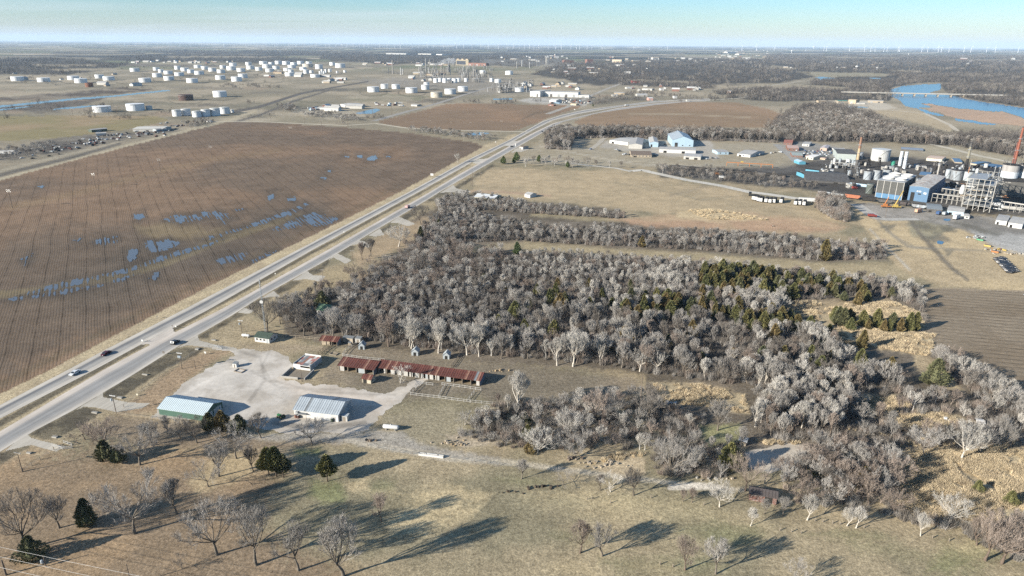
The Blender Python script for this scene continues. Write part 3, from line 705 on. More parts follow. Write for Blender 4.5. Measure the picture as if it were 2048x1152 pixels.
patch('pond', [[(1629, 155), (1640, 153), (1668, 156), (1671, 158), (1640, 159)], [(1738, 155), (1762, 156), (1760, 158), (1740, 157)]], W_RIVER, .12, 1.2, (0, 0, 0), .6)
patch('pond', [[(1648, 212), (1690, 212), (1738, 214), (1732, 216), (1680, 216), (1650, 215)]], W_POND, .12, 1.2, (0, 0, 0), .6)
patch('pond', [[(930, 267), (965, 265), (980, 266), (968, 270), (940, 271)]], W_POND, .08, 1.2, (0, 0, 0), 1)
patch('pond', [[(985, 197), (1025, 196), (1024, 199), (988, 200)], [(1875, 481), (1888, 483), (1884, 489), (1874, 487)], [(1887, 437), (1902, 438), (1898, 442), (1888, 441)]], W_POND, .08, 1.2, (0, 0, 0), 1)
# standing water in the furrows: only where the soil lies low
uA, vA = math.cos(R(120.5)), math.sin(R(120.5))
def low(wx, wy, ax, ay, d):
    nperp = wx * math.cos(R(30.5)) + wy * math.sin(R(30.5)); along = wx * uA + wy * vA
    n = fbm(nperp, along * .12, 2.2, 3, 140) * .95 + fbm(wx, wy, 14, 3, 150) * .4
    return n + .13 * np.sin(nperp * 6.283 / 2.55) + np.clip(d / 22, -.2, .12) > .732
for i, q in enumerate(PUDS):
    o = patch('puddle', [q], W_PUD, .02 + .004 * i, .8, (0, 0, 0), 4.0, 0.0, 'structure', low if i not in (0, 12, 13, 14, 15, 16, 17, 18, 19, 20) else None, 200 + i * 3, 7)

# gravel yard
YARD = [(396, 692), (465, 697), (500, 697), (557, 704), (575, 716), (588, 731), (562, 756), (604, 767), (687, 773), (740, 782), (770, 788), (802, 773), (844, 755), (862, 757), (840, 770), (815, 783), (800, 806), (765, 828), (737, 857), (690, 868), (637, 864), (575, 868), (540, 860), (485, 845), (450, 838), (300, 838), (345, 790), (375, 761), (425, 732), (470, 711), (462, 702)]
def yardc(x, y, a, b):
    n = fbm(x, y, 9, 4, 310)
    c = lerp3((.47, .43, .372), (.375, .335, .28), sstep(.35, .65, n))
    d = sdist(a, b, [(560, 760), (680, 775), (790, 800), (760, 830), (590, 790)])
    t = np.clip(d / 20 + .5, 0, 1) * .4
    c = c * (1 - t[:, None]) + np.array((.50, .41, .32)) * t[:, None]
    for q, s_ in (([(470, 700, 3), (520, 715, 3), (530, 760, 3), (500, 800, 4)], .22), ([(440, 715, 2), (500, 740, 2), (560, 775, 2), (680, 780, 2)], .2), ([(540, 700, 2), (525, 730, 2), (540, 760, 2), (640, 785, 2), (790, 790, 2)], .2), ([(545, 845, 5), (640, 858, 5), (730, 845, 4)], .3), ([(850, 760, 4), (800, 785, 5), (740, 800, 5), (600, 785, 5)], -.18), ([(380, 780, 3), (450, 745, 3), (520, 735, 3)], -.16)):
        u = np.clip(.5 - ldist(a, b, q) / 4, 0, 1) * s_ * (.4 + 1.2 * n); c = c * (1 - u[:, None])
    return c
patch('gravel_yard', [YARD], M_GRAV, .02, 2.0, yardc, 5.0, 0, 'structure')
patch('gravel_clearing', [[(1497, 903), (1570, 886), (1640, 897), (1600, 925), (1540, 945), (1500, 935)]], M_GRAV, .02, 2.0, (.42, .37, .30), 5.0)

# ------------------------------------------------------------------ roads
def resample(pts, n):
    p = np.asarray(pts, float); s = np.concatenate([[0], np.cumsum(np.hypot(*np.diff(p, axis=0).T))]); t = np.linspace(0, s[-1], n)
    return np.stack([np.interp(t, s, p[:, 0]), np.interp(t, s, p[:, 1])], -1)
M_ROAD = land_mat('road_surface', 1.0, .20, .08, .10, None, .05, (.03, 1.0, 1))
def strip(name, lp, rp, prof, z, n=160, m=None, cross=14):
    """a road between two edges (photo pixels); prof: colours across it"""
    a = resample([G(*q) for q in lp], n); b = resample([G(*q) for q in rp], n)
    t = np.linspace(0, 1, cross)
    V = np.zeros((n, cross, 3)); V[..., 0] = a[:, None, 0] * (1 - t) + b[:, None, 0] * t; V[..., 1] = a[:, None, 1] * (1 - t) + b[:, None, 1] * t; V[..., 2] = z
    pk = np.array([q[0] for q in prof]); pc = np.array([q[1] for q in prof])
    c = np.stack([np.interp(t, pk, pc[:, i]) for i in range(3)], -1)
    Cc = np.repeat(c[None], n, 0) * (.93 + .14 * fbm(V[..., 0], V[..., 1], 22, 3, 400))[..., None]
    f = grid_faces(n, cross).reshape(-1, 4)[:, ::-1]
    o = arr_mesh(name, V.reshape(-1, 3), f, m or M_ROAD, Cc.reshape(-1, 3))
    return tag(o, kind='structure')
AL = [(-300, 967), (0, 810), (136, 740), (200, 705), (366, 620), (400, 602), (595, 500), (825, 380), (930, 322), (1016, 281), (1050, 262), (1084, 243), (1122, 230), (1167, 220), (1236, 211), (1300, 203), (1360, 199), (1420, 197)]
AR = [(-300, 996), (0, 837), (185, 742), (280, 690), (416, 620), (625, 500), (845, 380), (952, 320), (1030, 281), (1067, 260), (1105, 241), (1155, 228), (1236, 214), (1310, 205), (1365, 201), (1420, 199)]
BL = [(-300, 1038), (0, 863), (205, 741), (300, 690), (440, 620), (655, 500), (856, 386), (912, 352), (1060, 269), (1105, 247), (1167, 231), (1236, 216), (1310, 207), (1365, 202.5), (1420, 200)]
BR_ = [(-300, 1085), (0, 904), (59, 867), (150, 819), (256, 756), (354, 694), (456, 636), (525, 592), (656, 519), (737, 469), (856, 399), (881, 383), (985, 323), (1084, 266), (1125, 244), (1192, 227), (1236, 220), (1310, 210), (1365, 204.5), (1420, 201.5)]
shl = (.445, .405, .345); asp = (.150, .150, .150); lane = (.29, .275, .25); pink = (.485, .425, .36)
HWA = strip('highway', AL, AR, [(0, shl), (.2, shl), (.3, asp), (.42, asp), (.5, lane), (.62, (.30, .285, .255)), (.72, lane), (.8, shl), (1, shl)], .03, 240)
HWB = strip('highway', BL, BR_, [(0, pink), (.22, (.46, .41, .35)), (.33, (.26, .25, .235)), (.42, (.22, .215, .205)), (.52, (.29, .28, .26)), (.62, (.225, .22, .21)), (.76, (.30, .285, .26)), (.82, (.25, .24, .225)), (.88, shl), (1, shl)], .03, 240)
def poly_road(name, q, col, z=.026):
    return patch(name, [q], M_ROAD, z, 2.0, lambda x, y, a, b: np.asarray(col)[None, :] * (.9 + .2 * fbm(x, y, 8, 3, 33))[:, None], .8)
for q in ([(52, 866), (62, 876), (95, 884), (132, 893), (112, 903), (62, 890), (10, 902)], [(148, 822), (206, 785), (207, 794), (226, 799), (258, 805), (300, 806), (285, 816), (232, 824), (192, 815), (168, 813)],
          [(352, 697), (396, 670), (398, 681), (425, 688), (470, 695), (482, 704), (440, 698), (398, 693), (374, 690)], [(474, 626), (490, 615), (510, 621), (498, 627)], [(519, 598), (548, 581), (556, 590), (562, 593), (540, 593)],
          [(584, 562), (614, 541), (625, 550), (652, 552), (640, 564), (612, 557)], [(654, 521), (676, 507), (704, 521), (692, 528), (668, 515)], [(700, 492), (717, 480), (746, 487), (736, 496), (716, 488)], [(736, 471), (759, 457), (770, 470), (752, 473)],
          [(780, 446), (797, 433), (832, 448), (815, 453), (796, 446)], [(879, 386), (907, 370), (912, 377), (942, 383), (930, 388), (902, 384)], [(1020, 305), (1040, 293), (1060, 298), (1045, 303)]):
    poly_road('driveway', q, (.39, .355, .295))
poly_road('median_crossing', [(281, 689), (345, 655), (347, 662), (352, 667), (322, 684), (300, 694), (299, 688)], (.47, .42, .36), .027)
poly_road('median_crossing', [(944, 326), (958, 318), (986, 316), (968, 330)], (.45, .41, .34), .027)
poly_road('median_crossing', [(1006, 292), (1022, 283), (1046, 281), (1030, 293)], (.40, .37, .32), .027)

def ribbon(name, pts, col, z=.024, n=60, m=None):
    """a lane along a centre line (photo x, y, half width in metres)"""
    w = np.array([G(p[0], p[1]) for p in pts]); hw = np.array([p[2] for p in pts])
    s = np.concatenate([[0], np.cumsum(np.hypot(*np.diff(w, axis=0).T))]); t = np.linspace(0, s[-1], n)
    c = np.stack([np.interp(t, s, w[:, 0]), np.interp(t, s, w[:, 1])], -1); h = np.interp(t, s, hw)
    d = np.gradient(c, axis=0); d /= np.hypot(d[:, 0], d[:, 1])[:, None]; nn = np.stack([-d[:, 1], d[:, 0]], -1)
    V = np.zeros((n, 3, 3))
    for k, q in enumerate((-1, 0, 1)): V[:, k, :2] = c + nn * (h * q)[:, None]
    V[..., 2] = z
    Cc = np.repeat(np.asarray(col, float)[None], n * 3, 0) * (.92 + .16 * fbm(V[..., 0].ravel(), V[..., 1].ravel(), 25, 3, 71))[:, None]
    o = arr_mesh(name, V.reshape(-1, 3), grid_faces(n, 3).reshape(-1, 4), m or M_ROAD, Cc)
    return tag(o, kind='structure')
ribbon('field_road', [(430, 243, 4), (512, 243, 4), (600, 247, 4), (687, 251, 4), (752, 247, 4), (812, 256, 4), (900, 260, 4), (1024, 263, 4.5), (1055, 264, 4.5)], (.41, .365, .28), .05)
ribbon('town_road', [(747, 242, 6), (800, 227, 6), (874, 207, 6), (930, 189, 6), (969, 177, 6), (1010, 169, 6)], (.27, .25, .22), .05)
ribbon('town_road', [(1095, 228, 6), (1150, 208, 6), (1185, 190, 6), (1220, 175, 6), (1240, 168, 6)], (.30, .275, .235), .05)
ribbon('town_road', [(1180, 300, 3.5), (1195, 289, 3.5), (1206, 278, 3.5), (1215, 274, 3.5)], (.36, .325, .265), .05)
ribbon('works_road', [(1262, 342, 5), (1285, 340, 5), (1300, 344, 5), (1374, 360, 5), (1440, 371, 5), (1499, 384, 5), (1540, 389, 5), (1600, 398, 5), (1640, 402, 4)], (.45, .42, .36), .05)
ribbon('works_road', [(1262, 343, 3), (1230, 336, 3), (1170, 330, 3), (1140, 326, 3)], (.42, .39, .33), .05)
ribbon('works_road', [(1711, 408, 5), (1735, 424, 5), (1753, 436, 5), (1775, 439, 4), (1836, 438, 4)], (.37, .35, .31), .05)
ribbon('works_road', [(1552, 288, 5), (1566, 300, 5), (1582, 312, 5), (1594, 324, 5)], (.27, .26, .235), .05)
ribbon('works_road', [(1860, 288, 5), (1905, 298, 5), (1960, 312, 5), (2048, 330, 5), (2300, 370, 5)], (.42, .38, .30), .05)
ribbon('river_road', [(1690, 215, 4), (1800, 222, 4), (1850, 227, 4), (1900, 250, 4), (1915, 262, 4)], (.42, .37, .29), .06)
ribbon('river_road', [(1300, 202, 8), (1420, 200, 7), (1480, 196, 6), (1540, 187, 6), (1570, 180, 6)], (.36, .325, .26), .06)
ribbon('river_road', [(1460, 180, 6), (1540, 171, 6), (1600, 163, 6), (1640, 160, 6)], (.34, .30, .235), .06)
ribbon('railway_bed', [(395, 236, 7), (470, 224, 7), (512, 216, 7), (600, 188, 7), (660, 176, 7), (735, 163, 6)], (.105, .095, .085), .055)

# ================================================================== AIR
hz = MB().box(-59000, 59000, -3900, 61000, -2.0, 420.0)
hm = bpy.data.materials.new('haze'); hm.use_nodes = True
ht = hm.node_tree; ht.nodes.clear()
ho = ht.nodes.new('ShaderNodeOutputMaterial'); hv = ht.nodes.new('ShaderNodeVolumePrincipled')
hv.inputs['Color'].default_value = (.62, .80, 1.0, 1); hv.inputs['Density'].default_value = 2.5e-5; hv.inputs['Anisotropy'].default_value = 0.0
hm.cycles.homogeneous_volume = True; hm.cycles.volume_sampling = 'DISTANCE'
ht.links.new(hv.outputs[0], ho.inputs['Volume'])
haze = hz.obj('haze', hm); tag(haze, kind='stuff')

# ================================================================== TREES
def bark_mat(name, col, rand=.22):
    m, t, p = newmat(name)
    c = t.nodes.new('ShaderNodeTexCoord').outputs['Object']
    b = t.nodes.new('ShaderNodeRGB'); b.outputs[0].default_value = (*col, 1)
    oi = t.nodes.new('ShaderNodeObjectInfo')
    s = mult(t, b.outputs[0], gray(t, oi.outputs['Random'], 1 - rand, 1 + rand, 0, 1))
    s = mult(t, s, gray(t, noise(t, .9, 3, .6, c), .75, 1.25, .3, .7))
    t.links.new(s, p.inputs['Base Color']); p.inputs['Roughness'].default_value = .9; p.inputs['Specular IOR Level'].default_value = .1
    return m
BARK = {'pale': bark_mat('pale_bark', (.40, .375, .335)), 'grey': bark_mat('grey_bark', (.280, .260, .235)), 'brown': bark_mat('brown_bark', (.235, .192, .160)), 'dark': bark_mat('dark_bark', (.165, .146, .126))}
TRUNKM = {'pale': bark_mat('pale_trunk', (.44, .40, .34), .1), 'grey': bark_mat('grey_trunk', (.135, .115, .092), .15), 'brown': bark_mat('brown_trunk', (.13, .10, .078), .15), 'dark': bark_mat('dark_trunk', (.115, .098, .08), .15)}

STY = {  # crown half width / height, trunk share, number of limbs, limb angle, upward pull
    'spread': (.54, .11, 9, 52, .14), 'round': (.40, .14, 9, 36, .30), 'vase': (.30, .12, 10, 26, .40), 'plume': (.20, .10, 7, 14, .55), 'bush': (.62, .03, 9, 46, .12), 'low': (.70, .12, 6, 58, .05)}
def bare_tree(seed, style, H=10.0, twigs=1.0, tw=.050):
    """a leafless tree: (trunk and limbs, branches and twigs) as two shapes, height H"""
    rd = random.Random(seed); hw, ts, nl, la, up = STY[style]
    T, B = MB(), MB()
    W = hw * H
    def rv():
        return Vector((rd.gauss(0, 1), rd.gauss(0, 1), rd.gauss(0, 1)))
    def env(p):
        zc = (ts * .55 + 1.0) / 2 * H; hh = H * (1 - ts * .55) / 2
        return (p.x ** 2 + p.y ** 2) / (W * W) + ((p.z - zc) / hh) ** 2
    def ribbon(p, q, r):
        d = (q - p); s = d.cross(rv())
        if s.length < 1e-6: return
        s = s.normalized() * r
        B.add([p + s, p - s, q], [(0, 1, 2)])
    def grow(p, d, Ln, r, lev):
        ns = (5, 4, 3, 2, 1)[lev]
        pts = [p]; dd = d.copy()
        for i in range(ns):
            dd = (dd + rv() * (.10, .16, .2, .22, .22)[lev] + Vector((0, 0, up * (.2, .45, .8, .9, .8)[lev] + (0, 0, .12, .30, .34)[lev]))).normalized()
            q = pts[-1] + dd * (Ln / ns)
            if lev > 0 and env(q) > (1.0, 1.0, 1.12, 1.35, 1.6)[lev] and i > 0: break
            pts.append(q)
        k = len(pts) - 1
        for i in range(k):
            r0 = r * (1 - .62 * i / k); r1 = r * (1 - .62 * (i + 1) / k)
            if lev <= 1: T.tube(pts[i], pts[i + 1], r0, r1, 6 if lev == 0 else 5, i == k - 1)
            elif lev == 2: B.tube(pts[i], pts[i + 1], r0, r1, 3, False)
            else: ribbon(pts[i], pts[i + 1], max(r0, tw))
        if lev >= 4: return
        nch = (nl, 6, 6, 5)[lev]
        if lev >= 2: nch = max(2, int(round(nch * twigs * rd.uniform(.75, 1.25))))
        for c in range(nch):
            t = rd.uniform((.55, .25, .2, .15)[lev], 1.0) if lev else (.72 + .28 * (c + .5) / nch)
            if lev == 0 and style in ('bush', 'plume'): t = rd.uniform(.1, 1)
            x = t * k; i = min(int(x), k - 1); f = x - i
            pos = pts[i].lerp(pts[i + 1], f); base = (pts[i + 1] - pts[i]).normalized()
            if lev == 0:
                a = 2 * math.pi * (c + rd.uniform(-.3, .3)) / nl; th = R(la * rd.uniform(.45, 1.25))
                nd = Vector((math.cos(a) * math.sin(th), math.sin(a) * math.sin(th), math.cos(th)))
                nl_ = H * (1 - ts) * rd.uniform(.62, .95)
            else:
                ax = base.cross(rv()).normalized(); nd = (base + ax * rd.uniform(.4, 1.0)).normalized()
                nl_ = Ln * rd.uniform(.42, .66) * (1.15 - .45 * t)
            grow(pos, nd, nl_, max(r * (.50, .46, .42, .6)[lev] * (1 - .4 * t), .010), lev + 1)
    grow(Vector((0, 0, -.1)), Vector((rd.uniform(-.08, .08), rd.uniform(-.08, .08), 1)).normalized(), H * (ts + .22), H * .030, 0)
    return T, B

def cedar(seed, H=8.0, hw=.30, n=1500, base=.06, top=.25):
    """a red cedar: short trunk, dense uneven crown of sprays"""
    rd = random.Random(seed); T, B = MB(), MB()
    T.tube((0, 0, -.1), (0, 0, H * .55), H * .022, H * .008, 6)
    W = H * hw
    def rad(z):                                   # half width against height 0..1
        u = (z - base) / (1 - base)
        return W * (max(0, 1 - u) ** .62) * min(1, (u + .04) / top) ** .55
    # a dark ragged core that hides the far side
    prof = []; nn = 9
    for i in range(7):
        z = base + (1 - base) * (.06 + .84 * i / 6); prof.append((rad(z) * .38, z * H))
    B.lathe(prof, nn)
    lob = [(rd.uniform(0, 6.28), rd.uniform(base, .95), rd.uniform(.62, 1.28)) for _ in range(30)]
    for i in range(n):
        a = rd.uniform(0, 6.283); z = base + (1 - base) * rd.random() ** 1.25
        g = 1.0
        for la, lz, lg in lob:
            dd = min(abs(a - la), 6.283 - abs(a - la)) ** 2 / .25 + (z - lz) ** 2 / .012
            if dd < 1.6: g = lg * .5 + g * .5
        rr = rad(z) * (g ** 1.7) * (1 - rd.random() ** 2 * .55) * 1.06 + .05
        c = Vector((math.cos(a) * rr, math.sin(a) * rr, z * H + rd.uniform(-.15, .15)))
        out = Vector((math.cos(a), math.sin(a), rd.uniform(.2, 1.1))).normalized()
        s = out.cross(Vector((rd.gauss(0, 1), rd.gauss(0, 1), rd.gauss(0, 1)))).normalized()
        L_ = H * rd.uniform(.028, .062); w = L_ * rd.uniform(.35, .6)
        B.add([c + s * w - out * L_ * .4, c - s * w - out * L_ * .4, c + out * L_], [(0, 1, 2)])
    return T, B

def leaf_mat(name, c1, c2, rand=.3):
    m, t, p = newmat(name)
    c = t.nodes.new('ShaderNodeTexCoord').outputs['Object']
    oi = t.nodes.new('ShaderNodeObjectInfo')
    k = t.nodes.new('ShaderNodeMix'); k.data_type = 'RGBA'
    ad = t.nodes.new('ShaderNodeMath'); ad.operation = 'ADD'
    t.links.new(gray(t, oi.outputs['Random'], -.35, .35, 0, 1), ad.inputs[0]); t.links.new(gray(t, noise(t, .7, 3, .6, c), .1, .9, .3, .7), ad.inputs[1]); ad.use_clamp = True
    t.links.new(ad.outputs[0], k.inputs[0]); k.inputs[6].default_value = (*c1, 1); k.inputs[7].default_value = (*c2, 1)
    s = mult(t, k.outputs[2], gray(t, noise(t, 2.6, 3, .6, c), .6, 1.4, .3, .7))
    t.links.new(s, p.inputs['Base Color']); p.inputs['Roughness'].default_value = .8; p.inputs['Specular IOR Level'].default_value = .15
    return m
LEAF = {'green': leaf_mat('cedar_green', (.105, .115, .048), (.165, .150, .060)), 'rust': leaf_mat('cedar_rust', (.125, .112, .048), (.185, .135, .060)), 'dark': leaf_mat('cedar_dark', (.085, .095, .052), (.145, .140, .070)), 'pine': leaf_mat('pine_green', (.090, .125, .050), (.140, .165, .066))}

# forms that all trees share
FORMS = {}
def form(style, k, near):
    key = (style, k, near)
    if key not in FORMS:
        T, B = bare_tree(sum(map(ord, style)) * 7 + k * 131 + near * 17, style, 10.0, {2: 1.45, 1: 1.1, 0: .80}[near], {2: .021, 1: .034, 0: .045}[near])
        FORMS[key] = (T, B)
    return FORMS[key]
MESHES = {}
def tree_meshes(style, k, near, tone):
    key = (style, k, near, tone)
    if key not in MESHES:
        T, B = form(style, k, near)
        MESHES[key] = (T.mesh('trunk', TRUNKM[tone], True), B.mesh('crown', BARK[tone]))
    return MESHES[key]
CED = {}
def cedar_meshes(k, tone):
    key = (k, tone)
    if key not in CED:
        hw, base = ((.30, .05), (.36, .04), (.26, .05), (.42, .10), (.36, .30), (.50, .03))[k]
        T, B = cedar(500 + k, 8.0, hw, 2600, base)
        CED[key] = (T.mesh('trunk', TRUNKM['brown'], True), B.mesh('crown', LEAF[tone]))
    return CED[key]
def put_tree(px, py, h, meshes, Href, label, group=None, name='bare_tree', cat='tree', world=None, wide=1.0):
    """a tree standing at a photo pixel; h: height in photo pixels, or metres when world is given"""
    x, y = world if world is not None else G(px, py)
    H = h if world is not None else hpx(px, py, h)
    s = H / Href
    o = thing(name, label, cat, (x, y, 0), random.uniform(0, 6.28), group)
    o.scale = (s * wide, s * wide, s)
    for nm, me in zip(('trunk', 'crown'), meshes): link(nm, me, o)
    return o

# ---- trees that stand alone: base x, base y, height (pixels), style, tone, label
LONE = [
 (49, 1099, 108, 'spread', 'dark', 'big dark thick-trunked bare tree behind the round cedar bush at bottom left'),
 (119, 1056, 64, 'round', 'grey', 'slim pale grey bare tree between the big dark tree and the conical dark cedar'),
 (269, 1067, 116, 'spread', 'grey', 'broad many-branched grey bare tree just past the conical dark cedar'),
 (354, 1028, 70, 'vase', 'grey', 'upright bare tree with a narrow fan crown beside the broad grey tree'),
 (416, 973, 50, 'low', 'grey', 'small leaning bare tree with an umbrella crown, lower of two below the wide-forked tree'),
 (438, 953, 62, 'round', 'grey', 'small grey bare tree just behind the leaning umbrella-crowned tree'),
 (473, 917, 62, 'low', 'grey', 'wide-forked pale bare tree on the meadow above the umbrella-crowned trees'),
 (507, 943, 46, 'vase', 'dark', 'little dark forked bare tree next to the triple-trunked cedar'),
 (434, 1110, 106, 'spread', 'grey', 'tall bare tree with a dark lower trunk, first of four along the bottom edge'),
 (513, 1130, 110, 'round', 'grey', 'tall round-crowned bare tree, second of four along the bottom edge'),
 (597, 1141, 94, 'round', 'grey', 'rounded bare tree, third of four along the bottom edge'),
 (687, 1153, 116, 'vase', 'grey', 'tallest bushy bare tree, fourth of four along the bottom edge'),
 (364, 1137, 26, 'low', 'dark', 'small bent bare sapling near the bottom edge with an arching stem'),
 (763, 1043, 52, 'round', 'brown', 'lone small brown bare tree in the middle of the meadow with a long shadow'),
 (280, 930, 66, 'spread', 'grey', 'bare tree beside the pair of round cedar bushes'),
 (212, 905, 62, 'spread', 'brown', 'wide reddish-twigged bare tree behind the pair of cedar bushes'),
 (304, 891, 46, 'round', 'grey', 'small bare tree behind the cedar bushes near the green-walled shed'),
 (360, 876, 40, 'spread', 'grey', 'thin bare tree in front of the green-walled shed, nearer its west corner'),
 (394, 886, 48, 'spread', 'dark', 'dark bare tree in front of the green-walled shed, nearer its east corner'),
 (333, 868, 34, 'vase', 'grey', 'slight bare tree by the low fence along the south side of the green-walled shed'),
 (624, 889, 48, 'spread', 'grey', 'thin spreading bare tree south of the white metal warehouse'),
 (522, 876, 46, 'round', 'dark', 'dense grey bare tree between the cedar clump and the white warehouse'),
 (170, 880, 40, 'low', 'brown', 'low bushy bare tree by the west fence near the drive gate'),
 (1160, 1106, 58, 'vase', 'brown', 'slender brown bare tree, smaller of the pair on the south meadow'),
 (1204, 1112, 58, 'round', 'grey', 'fuller grey bare tree of the pair on the south meadow'),
 (1370, 1140, 62, 'round', 'brown', 'brown bare tree of the second pair at the bottom edge'),
 (1431, 1148, 64, 'round', 'grey', 'grey bare tree of the second pair at the bottom edge, casting a wide shadow'),
 (1590, 1166, 40, 'low', 'grey', 'low spreading bare tree cut by the bottom edge'),
 (1043, 958, 36, 'vase', 'grey', 'small bare tree below the dirt track, first of the line along it'),
 (1126, 970, 30, 'low', 'grey', 'thin leaning bare sapling with a white foot below the dirt track'),
 (1201, 981, 30, 'vase', 'dark', 'dark forked sapling in the line below the dirt track'),
 (1221, 984, 34, 'low', 'pale', 'pale thin sapling next to the dark forked one below the dirt track'),
 (1267, 991, 50, 'round', 'dark', 'bushy bare tree with a wide shadow below the dirt track'),
 (1439, 1014, 48, 'spread', 'pale', 'pale-barked forked tree below the gravel patch of the dirt track'),
 (1384, 1005, 26, 'vase', 'brown', 'thin sapling west of the pale-barked forked tree'),
 (1366, 1003, 22, 'vase', 'brown', 'thinnest sapling west of the pale-barked forked tree'),
 (1490, 982, 62, 'low', 'brown', 'fan-shaped brown bare tree beside the rusty shed'),
 (1501, 1052, 34, 'vase', 'pale', 'thin pale-stemmed sapling out on the meadow below the rusty shed'),
 (1528, 1028, 28, 'vase', 'grey', 'sapling between the rusty shed and the pale-stemmed sapling'),
 (1566, 1032, 34, 'round', 'grey', 'small bare tree in front of the rusty shed'),
 (1614, 1040, 48, 'vase', 'pale', 'white-footed bare tree at the edge of the brown thicket'),
 (1694, 1052, 34, 'vase', 'pale', 'thin pale sapling at the foot of the brown thicket, nearer the shed'),
 (1712, 1056, 40, 'vase', 'pale', 'thin pale sapling at the east foot of the brown thicket'),
 (1841, 1072, 40, 'vase', 'pale', 'lone thin pale sapling below the straw-coloured tall grass'),
 (1970, 1121, 86, 'round', 'brown', 'large brown bare tree with a pale foot at the meadow edge, bottom right'),
 (2003, 1127, 92, 'spread', 'brown', 'large brown bare tree with a split white trunk at bottom right'),
 (2040, 1110, 80, 'round', 'grey', 'large bare tree cut by the frame at bottom right'),
 (1953, 1090, 50, 'vase', 'brown', 'smaller bare tree behind the two large trees at bottom right'),
 (1340, 948, 84, 'bush', 'grey', 'huge dense grey bush of bare stems beside the dirt track'),
 (1296, 848, 72, 'spread', 'dark', 'big dark oak with a wide bare crown above the thin leaning pole'),
 (1191, 844, 60, 'round', 'brown', 'brownish bare tree beside the leaning curved trunk'),
 (1212, 840, 50, 'low', 'grey', 'bare tree with a curved leaning trunk'),
 (1435, 861, 58, 'round', 'grey', 'round bare tree on the pale grass east of the dark oak'),
 (1146, 733, 68, 'round', 'pale', 'broad silvery tree with a white trunk at the edge of the wood'),
 (1114, 731, 52, 'vase', 'pale', 'slim silvery tree beside the broad silvery one at the wood edge'),
 (1290, 744, 52, 'round', 'brown', 'pinkish bare tree at the corner of the wood by the leaning pole'),
 (777, 693, 58, 'round', 'brown', 'tan-brown bare tree at the wood edge between two small gabled sheds'),
 (823, 697, 60, 'round', 'pale', 'silvery tree behind the middle small gabled shed'),
 (877, 706, 64, 'round', 'pale', 'large silvery tree behind the eastern small gabled shed'),
 (934, 710, 62, 'spread', 'pale', 'large silvery forked tree behind the long rusty roof'),
 (958, 713, 52, 'vase', 'pale', 'slim silvery tree next to the forked one behind the long rusty roof'),
 (1003, 717, 50, 'round', 'grey', 'grey bare tree at the wood edge past the end of the long rusty roof'),
 (608, 672, 56, 'round', 'dark', 'dark bare tree below the green-roofed cottage'),
 (668, 676, 58, 'round', 'grey', 'grey bare tree between the cottage and the rusty lean-to'),
 (690, 678, 40, 'vase', 'grey', 'small grey tree beside the rusty lean-to roof'),
 (720, 680, 50, 'round', 'grey', 'rounded grey tree by the western small gabled shed'),
 (535, 664, 60, 'spread', 'dark', 'wide dark bare tree beside the radio mast'),
 (560, 648, 46, 'round', 'grey', 'grey bare tree between the radio mast and the cottage'),
 (592, 640, 50, 'vase', 'grey', 'bare tree just west of the green-roofed cottage'),
 (797, 494, 44, 'spread', 'pale', 'pale spreading tree beside the highway drives'),
 (839, 551, 34, 'spread', 'dark', 'dark wide bare tree on the tan grass below the cedar'),
 (707, 565, 36, 'spread', 'brown', 'brown bare tree on the tan grass near the highway pole'),
 (742, 513, 34, 'vase', 'dark', 'dark upright bare tree near the highway drives'),
 (725, 520, 34, 'vase', 'brown', 'thin brown bare tree near the highway drives'),
 (842, 449, 38, 'spread', 'dark', 'dark wide bare tree next to the highway by the red truck'),
 (742, 540, 26, 'low', 'brown', 'low brown bare tree on the tan grass'),
 (763, 537, 26, 'low', 'dark', 'low dark bare tree on the tan grass'),
 (915, 325, 18, 'round', 'pale', 'lone pale tree on the field side of the highway'),
 (1034, 827, 78, 'vase', 'pale', 'silvery upright tree at the east end of the white fence pens'),
 (1141, 866, 46, 'bush', 'pale', 'silvery bushy tree among the thicket above the dirt track'),
 (975, 850, 34, 'bush', 'pale', 'low silvery bush near the white fence pens'),
 (930, 850, 28, 'bush', 'pale', 'low pale bush west of the thicket'),
 (1075, 905, 52, 'bush', 'pale', 'silvery bush just above the dirt track'),
 (1150, 915, 54, 'bush', 'grey', 'dense grey bush above the dirt track'),
 (1922, 919, 70, 'spread', 'pale', 'white-trunked spreading tree above the straw-coloured tall grass'),
 (1846, 913, 58, 'spread', 'grey', 'grey spreading tree at the edge of the straw-coloured tall grass'),
 (1960, 908, 62, 'round', 'grey', 'grey tree east of the white-trunked spreading tree'),
 (2000, 905, 70, 'round', 'grey', 'tall grey tree near the right edge above the tall grass'),
 (1900, 1040, 50, 'bush', 'pale', 'silvery bush at the lower edge of the tall grass'),
 (1770, 770, 44, 'spread', 'grey', 'spreading grey tree north of the small straw clearing'),
 (801, 766, 34, 'low', 'pale', 'pale dead trunk with thin twigs in front of the long stable'),
 (2000, 800, 44, 'spread', 'pale', 'pale broken-limbed tree at the edge of the stubble field'),
]
used_bare = 0
for i, (px, py, h, st, tone, lab) in enumerate(LONE):
    near = 2 if h > 44 or py > 900 else 1
    if py > 1000 and px < 720: h *= .93
    put_tree(px, py, h, tree_meshes(st, i % 3, near, tone), 10.0, lab, None, wide=random.uniform(.95, 1.12)); used_bare += 1

